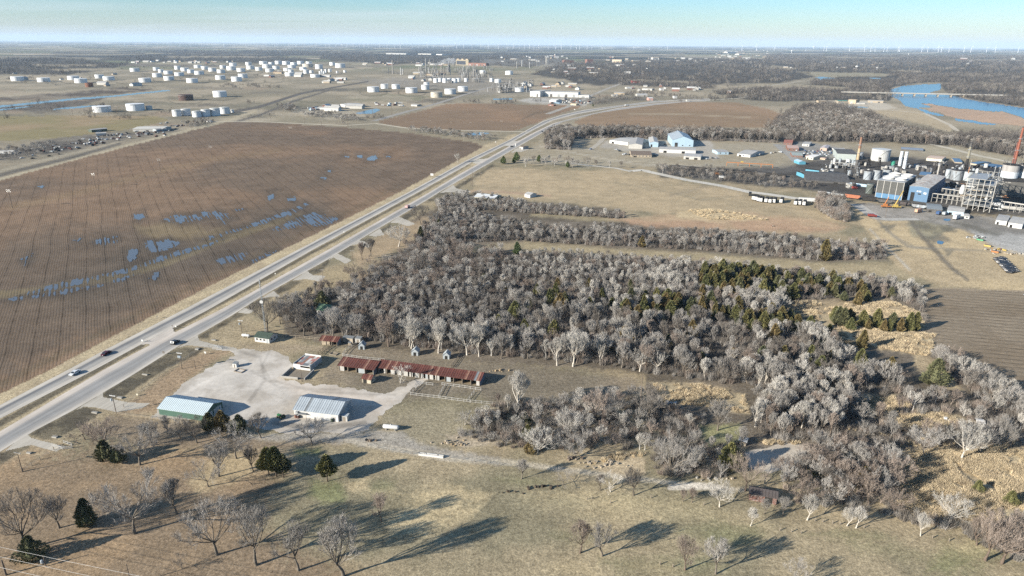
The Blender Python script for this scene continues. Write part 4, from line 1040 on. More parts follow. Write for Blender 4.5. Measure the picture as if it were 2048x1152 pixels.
CEDARS = [
 (175, 1050, 52, 1, 'dark', 'conical dark cedar on the brown grass among bare trees'),
 (65, 1119, 46, 5, 'dark', 'round cedar bush at the foot of the big dark tree'),
 (212, 923, 42, 3, 'dark', 'round dark cedar bush, larger of two near the west fence'),
 (239, 926, 34, 3, 'dark', 'round dark cedar bush, smaller of two near the west fence'),
 (538, 950, 54, 4, 'green', 'cedar with bare lower trunk, westernmost of the tall trio'),
 (553, 953, 58, 4, 'green', 'middle cedar of the tall trio with bare lower trunks'),
 (567, 955, 46, 4, 'dark', 'easternmost cedar of the tall trio with bare lower trunks'),
 (655, 963, 52, 4, 'green', 'lone round olive cedar on a bare trunk in the meadow'),
 (420, 862, 36, 3, 'dark', 'dark cedar at the corner of the green-walled shed'),
 (446, 864, 42, 3, 'rust', 'brownish cedar in the clump beside the green-walled shed'),
 (480, 868, 38, 3, 'dark', 'dark pointed cedar in the clump beside the green-walled shed'),
 (1458, 940, 54, 3, 'green', 'large green cedar beside the white gravel clearing'),
 (842, 481, 28, 2, 'dark', 'narrow dark cedar near the highway'),
 (878, 456, 18, 1, 'dark', 'small dark cedar at the edge of the northern trees'),
 (1034, 508, 24, 1, 'pine', 'bright green conifer at the mouth of the grass lane'),
 (1648, 521, 42, 0, 'rust', 'tall brown-green cedar at the end of the northern tree belt'),
 (1284, 494, 22, 1, 'rust', 'small olive cedar at the front of the northern tree belt'),
 (1868, 768, 50, 5, 'dark', 'large dark cedar near the stubble field'),
 (1718, 738, 40, 1, 'green', 'broad green cedar beside the straw clearing'),
 (1955, 983, 22, 5, 'green', 'small bright juniper in the tall straw grass'),
 (2020, 1008, 26, 5, 'green', 'low juniper at the right edge of the tall straw grass'),
 (1634, 690, 34, 1, 'green', 'green cedar at the west end of the straw clearing'),
 (1655, 682, 34, 0, 'dark', 'dark cedar next to the green one at the west end of the straw clearing'),
 (1685, 652, 36, 1, 'dark', 'dark cedar at the top of the straw clearing'),
 (1655, 735, 34, 1, 'rust', 'rusty cedar below the straw clearing'),
 (1640, 735, 32, 0, 'green', 'green cedar below the straw clearing'),
 (1055, 880, 30, 5, 'green', 'green cedar bush in the thicket above the dirt track'),
 (1060, 905, 24, 5, 'rust', 'rusty cedar bush at the lower edge of the thicket'),
 (1050, 850, 24, 5, 'dark', 'dark cedar bush among the silvery trees east of the pens'),
 (1723, 700, 40, 2, 'rust', 'tall narrow rusty cedar in the thicket below the straw clearing'),
 (645, 612, 30, 5, 'dark', 'dark cedar behind the green-roofed cottage'),
 (1725, 975, 40, 5, 'rust', 'dark rusty cedar in the brown thicket'),
 (1640, 955, 22, 5, 'green', 'small olive cedar hidden in the brown thicket'),
 (1780, 740, 26, 5, 'rust', 'low golden-brown cedar bush by the spreading grey tree'),
]
for i, (px, py, h, k, tone, lab) in enumerate(CEDARS):
    put_tree(px, py, h, cedar_meshes(k, tone), 8.0, lab, None, 'cedar_tree', 'cedar tree')
for (px, py, h, lab) in ((1007, 328, 16, 'dark pine beside the highway drive, nearest the road'), (1033, 322, 18, 'dark pine with a leaning top beside the park lane'), (1028, 326, 12, 'small pine beneath the leaning one'), (1078, 324, 14, 'olive pine among the park trees'),
                         (1135, 335, 12, 'dark round pine at the east side of the park'), (1128, 292, 16, 'dark pine in the grove beside the highway'), (1186, 213, 5, 'dark pine by the highway curve')):
    put_tree(px, py, h, cedar_meshes(3, 'pine'), 8.0, lab, None, 'pine_tree', 'pine tree')

# ---- woods: one point per trunk
def sample(polys, step, seed, jitter=.9):
    """trunk positions inside photo polygons, about `step` metres apart"""
    al = np.concatenate([np.asarray(q, float) for q in polys]); W = np.array([G(*p) for p in al])
    r = np.random.default_rng(seed)
    gx = np.arange(W[:, 0].min(), W[:, 0].max(), step); gy = np.arange(W[:, 1].min(), W[:, 1].max(), step)
    x, y = np.meshgrid(gx, gy); x = x.ravel() + r.uniform(-.5, .5, x.size) * step * jitter; y = y.ravel() + r.uniform(-.5, .5, y.size) * step * jitter
    px, py = proj(x, y); ok = np.zeros(x.shape, bool)
    for q in polys: ok |= sdist(px, py, q) > 0
    return x[ok], y[ok], px[ok], py[ok]

CLEAR = [[(1560, 655), (1640, 600), (1780, 600), (1840, 625), (1850, 655), (1700, 640), (1640, 660)], [(1610, 662), (1700, 652), (1870, 670), (1860, 713), (1780, 700), (1700, 690), (1620, 682)], [(1300, 765), (1400, 765), (1490, 790), (1500, 830), (1420, 815), (1330, 805)],
         [(1790, 832), (1900, 827), (1960, 850), (1900, 862), (1800, 855)], [(1700, 790), (1790, 795), (1830, 815), (1740, 830)], [(1400, 850), (1480, 850), (1480, 885), (1400, 895)], [(1497, 903), (1570, 886), (1640, 897), (1600, 925), (1540, 945), (1500, 935)], [(625, 605), (685, 600), (680, 655), (628, 655)], [(690, 665), (660, 690), (640, 695), (640, 670)]]
FOREST = [  # polygons, spacing, height range (m), style weights, tone weights (pale grey brown dark)
 ([[(640, 612), (700, 590), (820, 582), (900, 570), (960, 545), (1015, 518), (1080, 508), (1280, 518), (1450, 535), (1600, 552), (1560, 600), (1560, 655), (1640, 690), (1700, 720), (1790, 760), (1700, 785), (1560, 785), (1500, 773), (1400, 761), (1290, 745), (1200, 731), (1100, 722), (960, 710), (830, 695), (700, 676), (600, 664), (585, 640)]], 4.7, (5.0, 11.5), dict(round=3, vase=5, spread=1.5, plume=3), (1.9, 5, .6, 2.8)),
 ([[(840, 470), (870, 436), (930, 425), (1000, 445), (1100, 461), (1250, 466), (1400, 470), (1500, 476), (1700, 491), (1768, 496), (1775, 518), (1690, 520), (1640, 522), (1400, 500), (1180, 490), (1020, 481), (900, 488)]], 4.6, (4.2, 9.0), dict(round=3, vase=5, spread=.5, plume=2, bush=2), (1.2, 6, 1.2, 2.0)),
 ([[(870, 402), (930, 392), (1000, 396), (1060, 412), (1160, 424), (1240, 428), (1252, 438), (1160, 433), (1060, 427), (980, 420), (880, 430)]], 4.8, (3.5, 7.5), dict(round=3, vase=3, bush=3), (2.5, 5, .6, 1.0)),
 ([[(1560, 552), (1640, 556), (1740, 565), (1835, 580), (1845, 600), (1852, 650), (1820, 610), (1740, 590), (1640, 600), (1560, 600)]], 5.0, (5, 10), dict(vase=4, plume=2, round=2), (2.5, 4, 1, 1)),
 ([[(1280, 850), (1420, 865), (1490, 888), (1498, 905), (1440, 962), (1320, 950), (1290, 905)], [(985, 812), (1060, 806), (1180, 806), (1290, 850), (1280, 902), (1180, 896), (1060, 905), (985, 890), (920, 872), (935, 846)], [(1180, 790), (1290, 800), (1420, 840), (1400, 870), (1290, 850)]], 4.6, (3.0, 7.6), dict(round=3, bush=4, vase=2), (2.4, 4, 1.6, 1)),
 ([[(1520, 800), (1600, 780), (1700, 800), (1690, 880), (1560, 885), (1500, 850)]], 4.4, (6, 12), dict(plume=6, vase=3, round=1), (6, 3, 1, .3)),
 ([[(1640, 740), (1800, 770), (1920, 800), (2100, 850), (2200, 905), (1900, 900), (1700, 890), (1690, 800), (1600, 780)]], 7.6, (4.2, 9.4), dict(round=3, spread=3, vase=3, bush=3), (1.3, 4, 2.4, 1.4)),
 ([[(1575, 925), (1640, 908), (1760, 905), (1795, 960), (1790, 1035), (1700, 1030), (1590, 1010), (1560, 960)]], 5.2, (6, 11), dict(round=4, spread=3, bush=2), (.3, 3, 6, 1)),
 ([[(1860, 690), (1905, 725), (1960, 765), (2030, 815), (2140, 880), (2100, 890), (1960, 800), (1880, 740)]], 6.0, (6, 11), dict(spread=4, round=3), (1.5, 6, 1, .5)),
 ([[(1780, 1010), (1850, 1035), (1960, 1060), (2048, 1040), (2200, 1060), (2200, 1160), (2030, 1120), (1900, 1060), (1790, 1045)]], 6.5, (1.8, 4.0), dict(bush=5, vase=1), (2, 4, 3, .5)),
 ([[(690, 580), (800, 510), (850, 455), (900, 470), (930, 505), (1010, 503), (1015, 516), (960, 543), (900, 568), (780, 580)]], 5.2, (4, 9), dict(bush=3, spread=3, round=3), (1, 4, 4, 1)),
 ([[(560, 612), (640, 580), (700, 580), (640, 612), (590, 650), (560, 640)]], 7.0, (5, 9), dict(round=4, vase=2), (.6, 4, 2, 1)),
 ([[(1090, 275), (1110, 264), (1140, 262), (1150, 272), (1140, 300), (1090, 298)], [(1100, 268), (1250, 266), (1400, 272), (1536, 276), (1560, 286), (1400, 280), (1250, 275), (1120, 278)]], 7.5, (9, 15), dict(round=4, vase=5), (.2, 2.5, .6, 5)),
 ([[(1310, 332), (1380, 336), (1480, 346), (1560, 356), (1640, 372), (1640, 380), (1540, 374), (1420, 362), (1320, 350)]], 7.0, (4, 8), dict(round=3, bush=4), (0, 1.5, .3, 5)),
 ([[(1640, 392), (1680, 405), (1700, 440), (1690, 446), (1660, 436), (1630, 416)]], 3.6, (7, 15), dict(round=1, bush=8), (0, 4, 5, .5)),
 ([[(1035, 328), (1130, 322), (1260, 338), (1130, 336), (1040, 336)]], 13.0, (6, 10), dict(spread=3, vase=2, round=2), (1.5, 3, 1, 2)),
 ([[(1565, 250), (1600, 232), (1660, 230), (1720, 240), (1760, 250), (1820, 270), (1900, 285), (1990, 300), (2048, 312), (2300, 345), (2300, 335), (2048, 298), (1960, 285), (1900, 290), (1780, 283), (1650, 282), (1570, 276), (1540, 265)]], 8.0, (8, 14), dict(round=4, vase=5), (.35, 3, .6, 5)),
 ([[(360, 250), (410, 240), (430, 246), (380, 258)], [(20, 300), (90, 288), (140, 292), (60, 312), (-60, 330)]], 8, (5, 9), dict(bush=4, round=3), (1, 5, 1, 1)),
 ([[(555, 214), (585, 212), (595, 224), (570, 226)], [(605, 228), (660, 230), (650, 237), (610, 234)], [(668, 234), (720, 236), (718, 243), (670, 241)], [(815, 260), (850, 262), (900, 266), (1000, 280), (960, 283), (880, 272), (820, 266)]], 8, (6, 10), dict(bush=3, round=4), (.6, 5, .6, 1.5)),
]
TONES = ('pale', 'grey', 'brown', 'dark')
WOOD = []
for fi, (polys, step, hr, sw, tw_) in enumerate(FOREST):
    x, y, px, py = sample(polys, step, 1000 + fi)
    r = np.random.default_rng(2000 + fi)
    clump = fbm(x, y, 22, 3, 600 + fi)
    ok = np.ones(x.shape, bool)
    for q in CLEAR: ok &= sdist(px, py, q) < 0
    ks = list(sw); pw = np.array([sw[k] for k in ks], float); pw /= pw.sum()
    for i in np.where(ok)[0]:
        t = np.array(tw_, float).copy()
        if fi == 0:
            # silvery cottonwoods fill the middle of the wood and its southern edge
            if 1000 < px[i] < 1560 and py[i] < 640: t = np.array((5, 4, .5, 1.0))
            elif py[i] > 672 and px[i] > 800 and px[i] < 1180: t = np.array((5, 3, 1, .6))
            elif px[i] < 800: t = np.array((.4, 6, 2, 2))
            t[0] *= .3 + 4.0 * max(0, clump[i] - .36); t[3] *= 2.4 - 2.2 * clump[i]; t[2] *= 1.8 - 1.6 * clump[i]
        tone = TONES[r.choice(4, p=t / t.sum())]
        st = ks[r.choice(len(ks), p=pw)]
        H = hr[0] + (hr[1] - hr[0]) * (.25 * r.random() + .75 * clump[i]) * r.uniform(.8, 1.2)
        if fi == 0: H *= .62 + .5 * min(1, max(0, (py[i] - 515) / 170))
        if st == 'bush': H *= .55
        WOOD.append((x[i], y[i], px[i], py[i], H, st, tone, fi, r.integers(3)))
# cedars inside the wood
CZ = [([[(1390, 546), (1500, 548), (1640, 572), (1640, 600), (1560, 602), (1450, 590), (1395, 575)]], 4.8, .85), ([[(1235, 612), (1330, 600), (1420, 612), (1560, 640), (1640, 668), (1540, 672), (1400, 645), (1260, 655)]], 5.0, .62),
      ([[(1655, 638), (1720, 645), (1790, 652), (1850, 660), (1845, 668), (1780, 664), (1650, 660)]], 4.5, .7), ([[(1500, 640), (1590, 640), (1620, 668), (1540, 670)]], 5, .6), ([[(1090, 590), (1230, 600), (1230, 640), (1090, 620)]], 8, .3),
      ([[(1560, 720), (1700, 730), (1760, 770), (1640, 770)]], 8, .4), ([[(1640, 560), (1740, 580), (1800, 600), (1700, 612), (1640, 600)]], 6, .5), ([[(960, 560), (1230, 560), (1450, 600), (1600, 700), (1640, 730), (1400, 740), (1200, 700), (1000, 680)]], 15, .5)]
CW = []
for ci, (polys, step, pr) in enumerate(CZ):
    x, y, px, py = sample(polys, step, 3000 + ci); r = np.random.default_rng(3100 + ci)
    for i in range(len(x)):
        if r.random() < pr: CW.append((x[i], y[i], px[i], py[i], r.uniform(5.5, 10.0), r.choice([0, 1, 1, 2, 3, 1]), r.choice(['green', 'green', 'rust', 'rust', 'dark']), ci))
CLAB = ['the long northern evergreen band', 'the evergreen belt across mid-wood', 'the row on the straw clearing', 'the cluster where wood meets straw', 'the sparse group among silvery trees', 'the thicket south of the straw', 'the wood corner by the stubble', 'the loners deep in the wood']
CTONE = {'green': 'green', 'rust': 'rust-brown', 'dark': 'dark'}
CW.sort(key=lambda c: -c[4] / mpp(c[2], c[3]))
for (x, y, px, py, H, k, tone, ci) in CW[:255]:
    xs_ = sorted(c[2] for c in CW[:255] if c[7] == ci); f = xs_.index(px) / max(1, len(xs_) - 1)
    lab = f'{"tall" if H > 8.6 else "small" if H < 6.8 else "mid-sized"} {CTONE[str(tone)]} cedar {"at the west end of" if f < .2 else "at the east end of" if f > .8 else "in the western half of" if f < .5 else "in the eastern half of"} {CLAB[ci]}'
    put_tree(0, 0, H, cedar_meshes(int(k), str(tone)), 8.0, lab, 'cedars: ' + CLAB[ci], 'cedar_tree', 'cedar tree', (x, y))

# the trunks that show largest are things; the rest of the woods is one mass
WOOD = [w for w in WOOD if all((w[0] - c[0]) ** 2 + (w[1] - c[1]) ** 2 >6.5 for c in CW)]
_r = random.Random(6)
WOOD = [w for w in WOOD if w[7] != 0 or _r.random() > .55 or not any(inside(w[2], w[3] - 4, q) for z in CZ for q in z[0])]
WLAB = {0: 'big wood north of the stables', 1: 'second tree belt, beyond the grass lane', 2: 'hedgerow along the mown meadow', 3: 'north-east corner of the wood', 4: 'scrub above the dirt track', 5: 'plume-topped grove south of the wood', 6: 'open thicket east of the plume-topped grove',
        7: 'brown thicket beside the rusty shed', 8: 'tree line along the stubble field', 9: 'scrub below the tall straw grass', 10: 'open scrub beside the highway', 11: 'trees around the green-roofed cottage'}
WTONE = {'pale': 'silvery', 'grey': 'grey', 'brown': 'brown', 'dark': 'dark'}
WSTY = {'round': 'round-crowned bare tree', 'vase': 'upright bare tree', 'spread': 'spreading bare tree', 'plume': 'narrow plume-shaped bare tree', 'bush': 'many-stemmed bare bush', 'low': 'low bare tree'}
def vis(w): return w[4] / mpp(w[2], w[3]) * (1.0 if 0 < w[2] < 2048 and w[3] < 1152 else .0)
order = sorted(range(len(WOOD)), key=lambda i: -vis(WOOD[i]))
n_ind = 296 - used_bare
IND = set(i for i in order[:n_ind] if WOOD[i][7] in WLAB)
for i in IND:
    x, y, px, py, H, st, tone, fi, k = WOOD[i]
    lab = f'{WTONE[tone]} {WSTY[st]} in the {WLAB[fi]}'; grp = lab.replace('tree in', 'trees in').replace('bush in', 'bushes in')
    if fi == 0: lab = f'{WTONE[tone]} {WSTY[st]} in the big wood ' + ('near the cottage' if px < 740 else 'behind the gabled huts' if px < 930 else 'behind the silvery edge trees' if px < 1200 else 'north of the tall bare pole' if px < 1420 else 'east of the tall bare pole')
    elif fi in (6, 7): lab += ', ' + (('west side', 'middle', 'east side')[min(2, max(0, int((px - (1640, 1570)[fi - 6]) / (130, 75)[fi - 6])))]) + (', tall' if H > 8.2 else ', low')
    put_tree(0, 0, H, tree_meshes(st, int(k), 1, tone), 10.0, lab, grp, world=(x, y), wide=random.uniform(.95, 1.2))

# ------------------------------------------------------------------ masses of plants: points that carry a shared form
def hidden_coll(name, objs):
    c = bpy.data.collections.new(name)
    for o in objs: c.objects.link(o)
    return c
def scatter(name, pts, scale, idx, coll, label=None, wide=None, tilt=0.0):
    pts = np.asarray(pts, float); n = len(pts)
    me = bpy.data.meshes.new(name); me.vertices.add(n); me.vertices.foreach_set('co', pts.astype(np.float32).ravel())
    r = np.random.default_rng(n)
    for nm, v in (('size', np.asarray(scale, np.float32)), ('turn', r.uniform(0, 6.283, n).astype(np.float32))):
        a = me.attributes.new(nm, 'FLOAT', 'POINT'); a.data.foreach_set('value', v)
    a = me.attributes.new('form', 'INT', 'POINT'); a.data.foreach_set('value', np.asarray(idx, np.int32))
    o = bpy.data.objects.new(name, me); COL.objects.link(o)
    g = bpy.data.node_groups.new(name, 'GeometryNodeTree')
    g.interface.new_socket('Geometry', in_out='INPUT', socket_type='NodeSocketGeometry'); g.interface.new_socket('Geometry', in_out='OUTPUT', socket_type='NodeSocketGeometry')
    N = g.nodes.new; gi, go = N('NodeGroupInput'), N('NodeGroupOutput')
    ip = N('GeometryNodeInstanceOnPoints'); ci = N('GeometryNodeCollectionInfo'); ci.inputs['Collection'].default_value = coll
    ci.inputs['Separate Children'].default_value = True; ci.inputs['Reset Children'].default_value = True
    def att(nm, ty):
        x = N('GeometryNodeInputNamedAttribute'); x.data_type = ty; x.inputs['Name'].default_value = nm
        return x.outputs['Attribute']
    cb = N('ShaderNodeCombineXYZ'); g.links.new(att('turn', 'FLOAT'), cb.inputs[2])
    ip.inputs['Pick Instance'].default_value = True
    g.links.new(gi.outputs[0], ip.inputs['Points']); g.links.new(ci.outputs[0], ip.inputs['Instance']); g.links.new(att('form', 'INT'), ip.inputs['Instance Index'])
    g.links.new(cb.outputs[0], ip.inputs['Rotation']); g.links.new(att('size', 'FLOAT'), ip.inputs['Scale']); g.links.new(ip.outputs[0], go.inputs[0])
    md = o.modifiers.new('scatter', 'NODES'); md.node_group = g
    tag(o, kind='stuff')
    return o

keys = sorted({(w[5], int(w[8]), w[6]) for i, w in enumerate(WOOD) if i not in IND})
protos = []
for n_, (st, k, tone) in enumerate(keys):
    T, B = form(st, k, 0)
    m_ = MB(); m_.add(T.v, T.f); m_.add(B.v, B.f)
    protos.append(bpy.data.objects.new('wood_form_%03d' % n_, m_.mesh('wood_form', BARK[tone])))
wc = hidden_coll('wood_forms', protos); ki = {k: n for n, k in enumerate(keys)}
rest = [w for i, w in enumerate(WOOD) if i not in IND]
scatter('woods', [(w[0], w[1], 0) for w in rest], [w[4] / 10 for w in rest], [ki[(w[5], int(w[8]), w[6])] for w in rest], wc)

# undergrowth on the forest floor
ug = []
for k in range(4):
    B = MB()
    for tone_k in range(1): pass
    rd = random.Random(40 + k)
    for i in range(190):
        a = rd.uniform(0, 6.283); r0 = rd.uniform(0, 1.1); th = rd.uniform(0, .55)
        p = Vector((math.cos(a) * r0, math.sin(a) * r0, 0)); d = Vector((math.cos(a + rd.uniform(-1, 1)) * math.sin(th), math.sin(a + rd.uniform(-1, 1)) * math.sin(th), math.cos(th)))
        q = p + d * rd.uniform(.6, 3.2); s = d.cross(Vector((rd.gauss(0, 1), rd.gauss(0, 1), rd.gauss(0, 1)))).normalized() * rd.uniform(.015, .042)
        B.add([p + s, p - s, q], [(0, 1, 2)])
    ug.append(bpy.data.objects.new('undergrowth_form_%d' % k, B.mesh('undergrowth_form', BARK[('grey', 'brown', 'dark', 'dark')[k]])))
uc = hidden_coll('undergrowth_forms', ug)
U = []
for fi in list(range(13)) + [14]:
    polys, step = FOREST[fi][0], FOREST[fi][1]
    x, y, px, py = sample(polys, 3.4 if fi in (6, 7) else 2.6 if fi not in (4, 10) else 3.0, 5000 + fi); r = np.random.default_rng(5100 + fi)
    for q in CLEAR:
        ok = sdist(px, py, q) < 0; x, y, px, py = x[ok], y[ok], px[ok], py[ok]
    U.append(np.stack([x, y, np.zeros_like(x), r.uniform(.6, 1.5, len(x)), r.integers(0, 4, len(x))], -1))
U = np.concatenate(U)
scatter('undergrowth', U[:, :3], U[:, 3], U[:, 4].astype(int), uc)

# tall straw-coloured grass
M_STRAW = bark_mat('straw', (.49, .40, .265), .25); M_STRAW2 = bark_mat('dry_weeds', (.33, .265, .18), .25)
tg = []
for k in range(5):
    B = MB(); rd = random.Random(70 + k)
    for i in range(120):
        a = rd.uniform(0, 6.283); r0 = rd.uniform(0, 1) ** .6 * .8; th = rd.uniform(.05, .75)
        p = Vector((math.cos(a) * r0, math.sin(a) * r0, 0)); d = Vector((math.cos(a) * math.sin(th), math.sin(a) * math.sin(th), math.cos(th)))
        q = p + d * rd.uniform(.6, 1.5); s = d.cross(Vector((rd.gauss(0, 1), rd.gauss(0, 1), rd.gauss(0, .5)))).normalized() * rd.uniform(.03, .07)
        B.add([p + s, p - s, q + s * .3], [(0, 1, 2)])
    tg.append(bpy.data.objects.new('grass_form_%d' % k, B.mesh('grass_form', M_STRAW if k < 4 else M_STRAW2)))
tcx = hidden_coll('grass_forms', tg)
GZ = [([[(1800, 908), (1860, 900), (2048, 893), (2200, 900), (2200, 1060), (2000, 1050), (1880, 1036), (1800, 1026), (1790, 960)]], .8), ([[(1600, 662), (1700, 652), (1870, 670), (1860, 713), (1780, 700), (1700, 690), (1620, 682)], [(1620, 625), (1700, 605), (1790, 605), (1838, 625), (1850, 655), (1700, 640)]], 1.3),
      ([[(1310, 770), (1400, 768), (1490, 790), (1498, 828), (1420, 815), (1330, 805)]], 1.4), ([[(1795, 832), (1900, 828), (1955, 850), (1900, 860), (1800, 853)], [(1700, 792), (1790, 796), (1825, 815), (1740, 828)]], 1.2), ([[(1370, 420), (1420, 418), (1500, 430), (1540, 440), (1420, 440)]], 2.2),
      ([[(1560, 600), (1640, 604), (1640, 640), (1570, 640)]], 2.0), ([[(1640, 800), (1800, 800), (2000, 860), (2048, 890), (1800, 900), (1700, 880)]], 2.6), ([[(1500, 880), (1560, 878), (1600, 886), (1540, 892)], [(1320, 905), (1180, 930), (1230, 908)]], 1.6)]
TG = []
for gi_, (polys, st) in enumerate(GZ):
    x, y, px, py = sample(polys, st, 6000 + gi_); r = np.random.default_rng(6100 + gi_)
    k = r.integers(0, 5, len(x)); dens = fbm(x, y, 7, 3, 660) > .36
    TG.append(np.stack([x, y, np.zeros_like(x), r.uniform(.5, 1.15, len(x)), k], -1)[dens])
TG = np.concatenate(TG)
scatter('tall_grass', TG[:, :3], TG[:, 3], TG[:, 4].astype(int), tcx)

# far woods: clumps of a few simple trees
fm = [bark_mat('far_wood_grey', (.120, .106, .095), .3), bark_mat('far_wood_dark', (.080, .072, .066), .25), bark_mat('far_wood_pale', (.185, .165, .14), .25)]
fo = []
for k in range(6):
    B = MB(); rd = random.Random(90 + k)
    for tno in range(7):
        cx, cy = rd.uniform(-13, 13), rd.uniform(-13, 13); H = rd.uniform(6, 12); W = H * rd.uniform(.3, .45)
        B.tube((cx, cy, 0), (cx, cy, H * .6), .22, .1, 3, False)
        for i in range(64):
            a = rd.uniform(0, 6.283); zz = rd.uniform(.25, 1.0) * H; rr = W * math.sqrt(max(0.02, 1 - ((zz / H - .58) / .46) ** 2)) * rd.uniform(.5, 1)
            q = Vector((cx + math.cos(a) * rr, cy + math.sin(a) * rr, zz)); p = q + Vector((cx - q.x, cy - q.y, -H * .2)) * rd.uniform(.2, .5)
            s = (q - p).cross(Vector((rd.gauss(0, 1), rd.gauss(0, 1), rd.gauss(0, 1)))).normalized() * rd.uniform(.18, .42)
            B.add([p + s, p - s, q], [(0, 1, 2)])
    fo.append(bpy.data.objects.new('far_wood_form_%d' % k, B.mesh('far_wood_form', fm[(0, 0, 1, 1, 0, 2)[k]])))
fc = hidden_coll('far_wood_forms', fo)
FW = []
for wi, q in enumerate(WOODS_FAR):
    ymid = sum(p[1] for p in q) / len(q)
    st = 15 if ymid > 230 else 24 if ymid > 180 else 36 if ymid > 155 else 62 if ymid > 128 else 105
    qq = [(min(max(p[0], -60), 2110), p[1]) for p in q]
    x, y, px, py = sample([qq], st, 7000 + wi); r = np.random.default_rng(7100 + wi)
    n = fbm(x, y, 260, 3, 700)
    k = (n + r.uniform(-.12, .12, len(x))) > (.36 if ymid > 150 else .40)
    sc_ = r.uniform(.8, 1.25, len(x)) * (1.0 if ymid > 150 else 1.25)
    FW.append(np.stack([x, y, np.zeros_like(x), sc_, r.integers(0, 6, len(x))], -1)[k])
# loose trees and hedges across the middle distance
for (x0, y0, x1, y1, n) in ((-50, 205, 600, 240, 26), (0, 150, 560, 180, 24), (640, 225, 760, 250, 8), (1200, 160, 1560, 205, 46), (1050, 190, 1250, 205, 6), (1150, 150, 1800, 175, 60), (200, 128, 480, 140, 22), (450, 170, 520, 178, 10), (920, 204, 1030, 209, 14), (1250, 186, 1330, 190, 12), (1340, 190, 1460, 200, 22), (1225, 198, 1275, 202, 8), (1180, 205, 1215, 210, 5), (1640, 180, 1800, 200, 30)):
    r = np.random.default_rng(int(x0 * 7 + y0 + n + 400))
    a = np.array([G(r.uniform(x0, x1), r.uniform(y0, y1)) for _ in range(n)])
    FW.append(np.stack([a[:, 0], a[:, 1], np.zeros(n), r.uniform(.5, 1.0, n), r.integers(0, 6, n)], -1))
FW = np.concatenate(FW)
fpx, fpy = proj(FW[:, 0], FW[:, 1])
for q in FAR_CLEAR: k = sdist(fpx, fpy, q) < 0; FW, fpx, fpy = FW[k], fpx[k], fpy[k]
print('counts: wood', len(WOOD), 'individual', len(IND), used_bare, 'cedars', len(CW), 'undergrowth', len(U), 'grass', len(TG), 'far', len(FW))
scatter('far_woods', FW[:, :3], FW[:, 3], FW[:, 4].astype(int), fc)

# ================================================================== BUILDINGS AND SMALL THINGS
WHITE = mat('white_paint', (.66, .65, .62), .6, .12, .5, rand=.04)
OFFW = mat('off_white_paint', (.50, .48, .44), .7, .16, .4, rand=.06)
GALV = mat('galvanised_sheet', (.43, .475, .50), .45, .14, .35, spec=.4, rand=.10)
GALV2 = mat('weathered_sheet', (.22, .235, .24), .55, .2, .35, rand=.10)
RUST = mat('rusty_sheet', (.150, .055, .042), .85, .3, .5, rand=.14, col2=(.115, .046, .036))
RUSTP = mat('half_rusted_sheet', (.30, .18, .13), .8, .3, .8, rand=.15, col2=(.28, .12, .08))
GREENW = mat('green_sheet_wall', (.075, .145, .110), .6, .15, .4)
GREENR = mat('green_roof', (.15, .24, .145), .6, .2, .4)
DGREEN = mat('dark_green_shingle', (.060, .085, .065), .9, .25, .8)
BLUEG = mat('blue_grey_boards', (.39, .42, .43), .75, .2, .5)
DARK = mat('dark_interior', (.03, .028, .025), .9, .1)
GLASS = mat('window_glass', (.03, .04, .05), .12, .1, spec=.5)
WOODG = mat('weathered_wood', (.26, .22, .175), .9, .25, 1.2)
WOODT = mat('tan_boards', (.40, .33, .24), .85, .25, 1.0)
POLEM = mat('pole_wood', (.19, .15, .115), .9, .2, 1.0)
STEEL = mat('grey_steel', (.36, .37, .37), .5, .15, .5, spec=.4)
BLACK = mat('black_steel', (.025, .025, .026), .6, .2, .5)
CONCM = mat('concrete', (.38, .355, .31), .85, .18, .5)
STONE = mat('pale_stone', (.44, .37, .28), .9, .25, .8, rand=.15)
SAND = mat('sandstone_block', (.40, .34, .26), .9, .2, .8)
TYRE = mat('tyre_rubber', (.02, .02, .02), .8, .1)
LAMP = mat('lamp_lens', (.75, .75, .72), .2, .05, spec=.5)
BROWNR = mat('brown_shingle', (.20, .155, .12), .9, .2, .8)
BRICK = mat('brick_red', (.24, .125, .095), .85, .2, .5, rand=.1)
BUFF = mat('buff_wall', (.52, .42, .30), .8, .15, .4, rand=.08)
GREYR = mat('grey_roof', (.42, .41, .39), .8, .2, .3, rand=.08)

def frame(A, B, C=None, depth=None, rz=None):
    """origin, direction, length, depth of a footprint whose front edge runs from photo pixel A to B; C: a pixel on the back edge"""
    a, b = Vector(G(*A)), Vector(G(*B)); d = b - a; L_ = d.length
    if rz is not None:      # a known heading: lengths follow from the columns of the other two corners
        u = Vector((math.cos(rz), math.sin(rz))); v = Vector((-u.y, u.x))
        def solve(o, w, px):
            lo, hi = 0.0, 90.0
            for _ in range(40):
                m = (lo + hi) / 2; q = o + w * m
                if proj(q.x, q.y)[0] < px: lo = m
                else: hi = m
            return lo
        L_ = solve(a, u, B[0]); D_ = solve(a + u * L_, v, C[0])
        if 2 < D_ < 80: return (a.x, a.y, 0), rz, L_, D_
        d = b - a; L_ = d.length
    rz = math.atan2(d.y, d.x)
    if C is not None:
        c = Vector(G(*C)) - a; depth = -math.sin(rz) * c.x + math.cos(rz) * c.y
    return (a.x, a.y, 0), rz, L_, depth

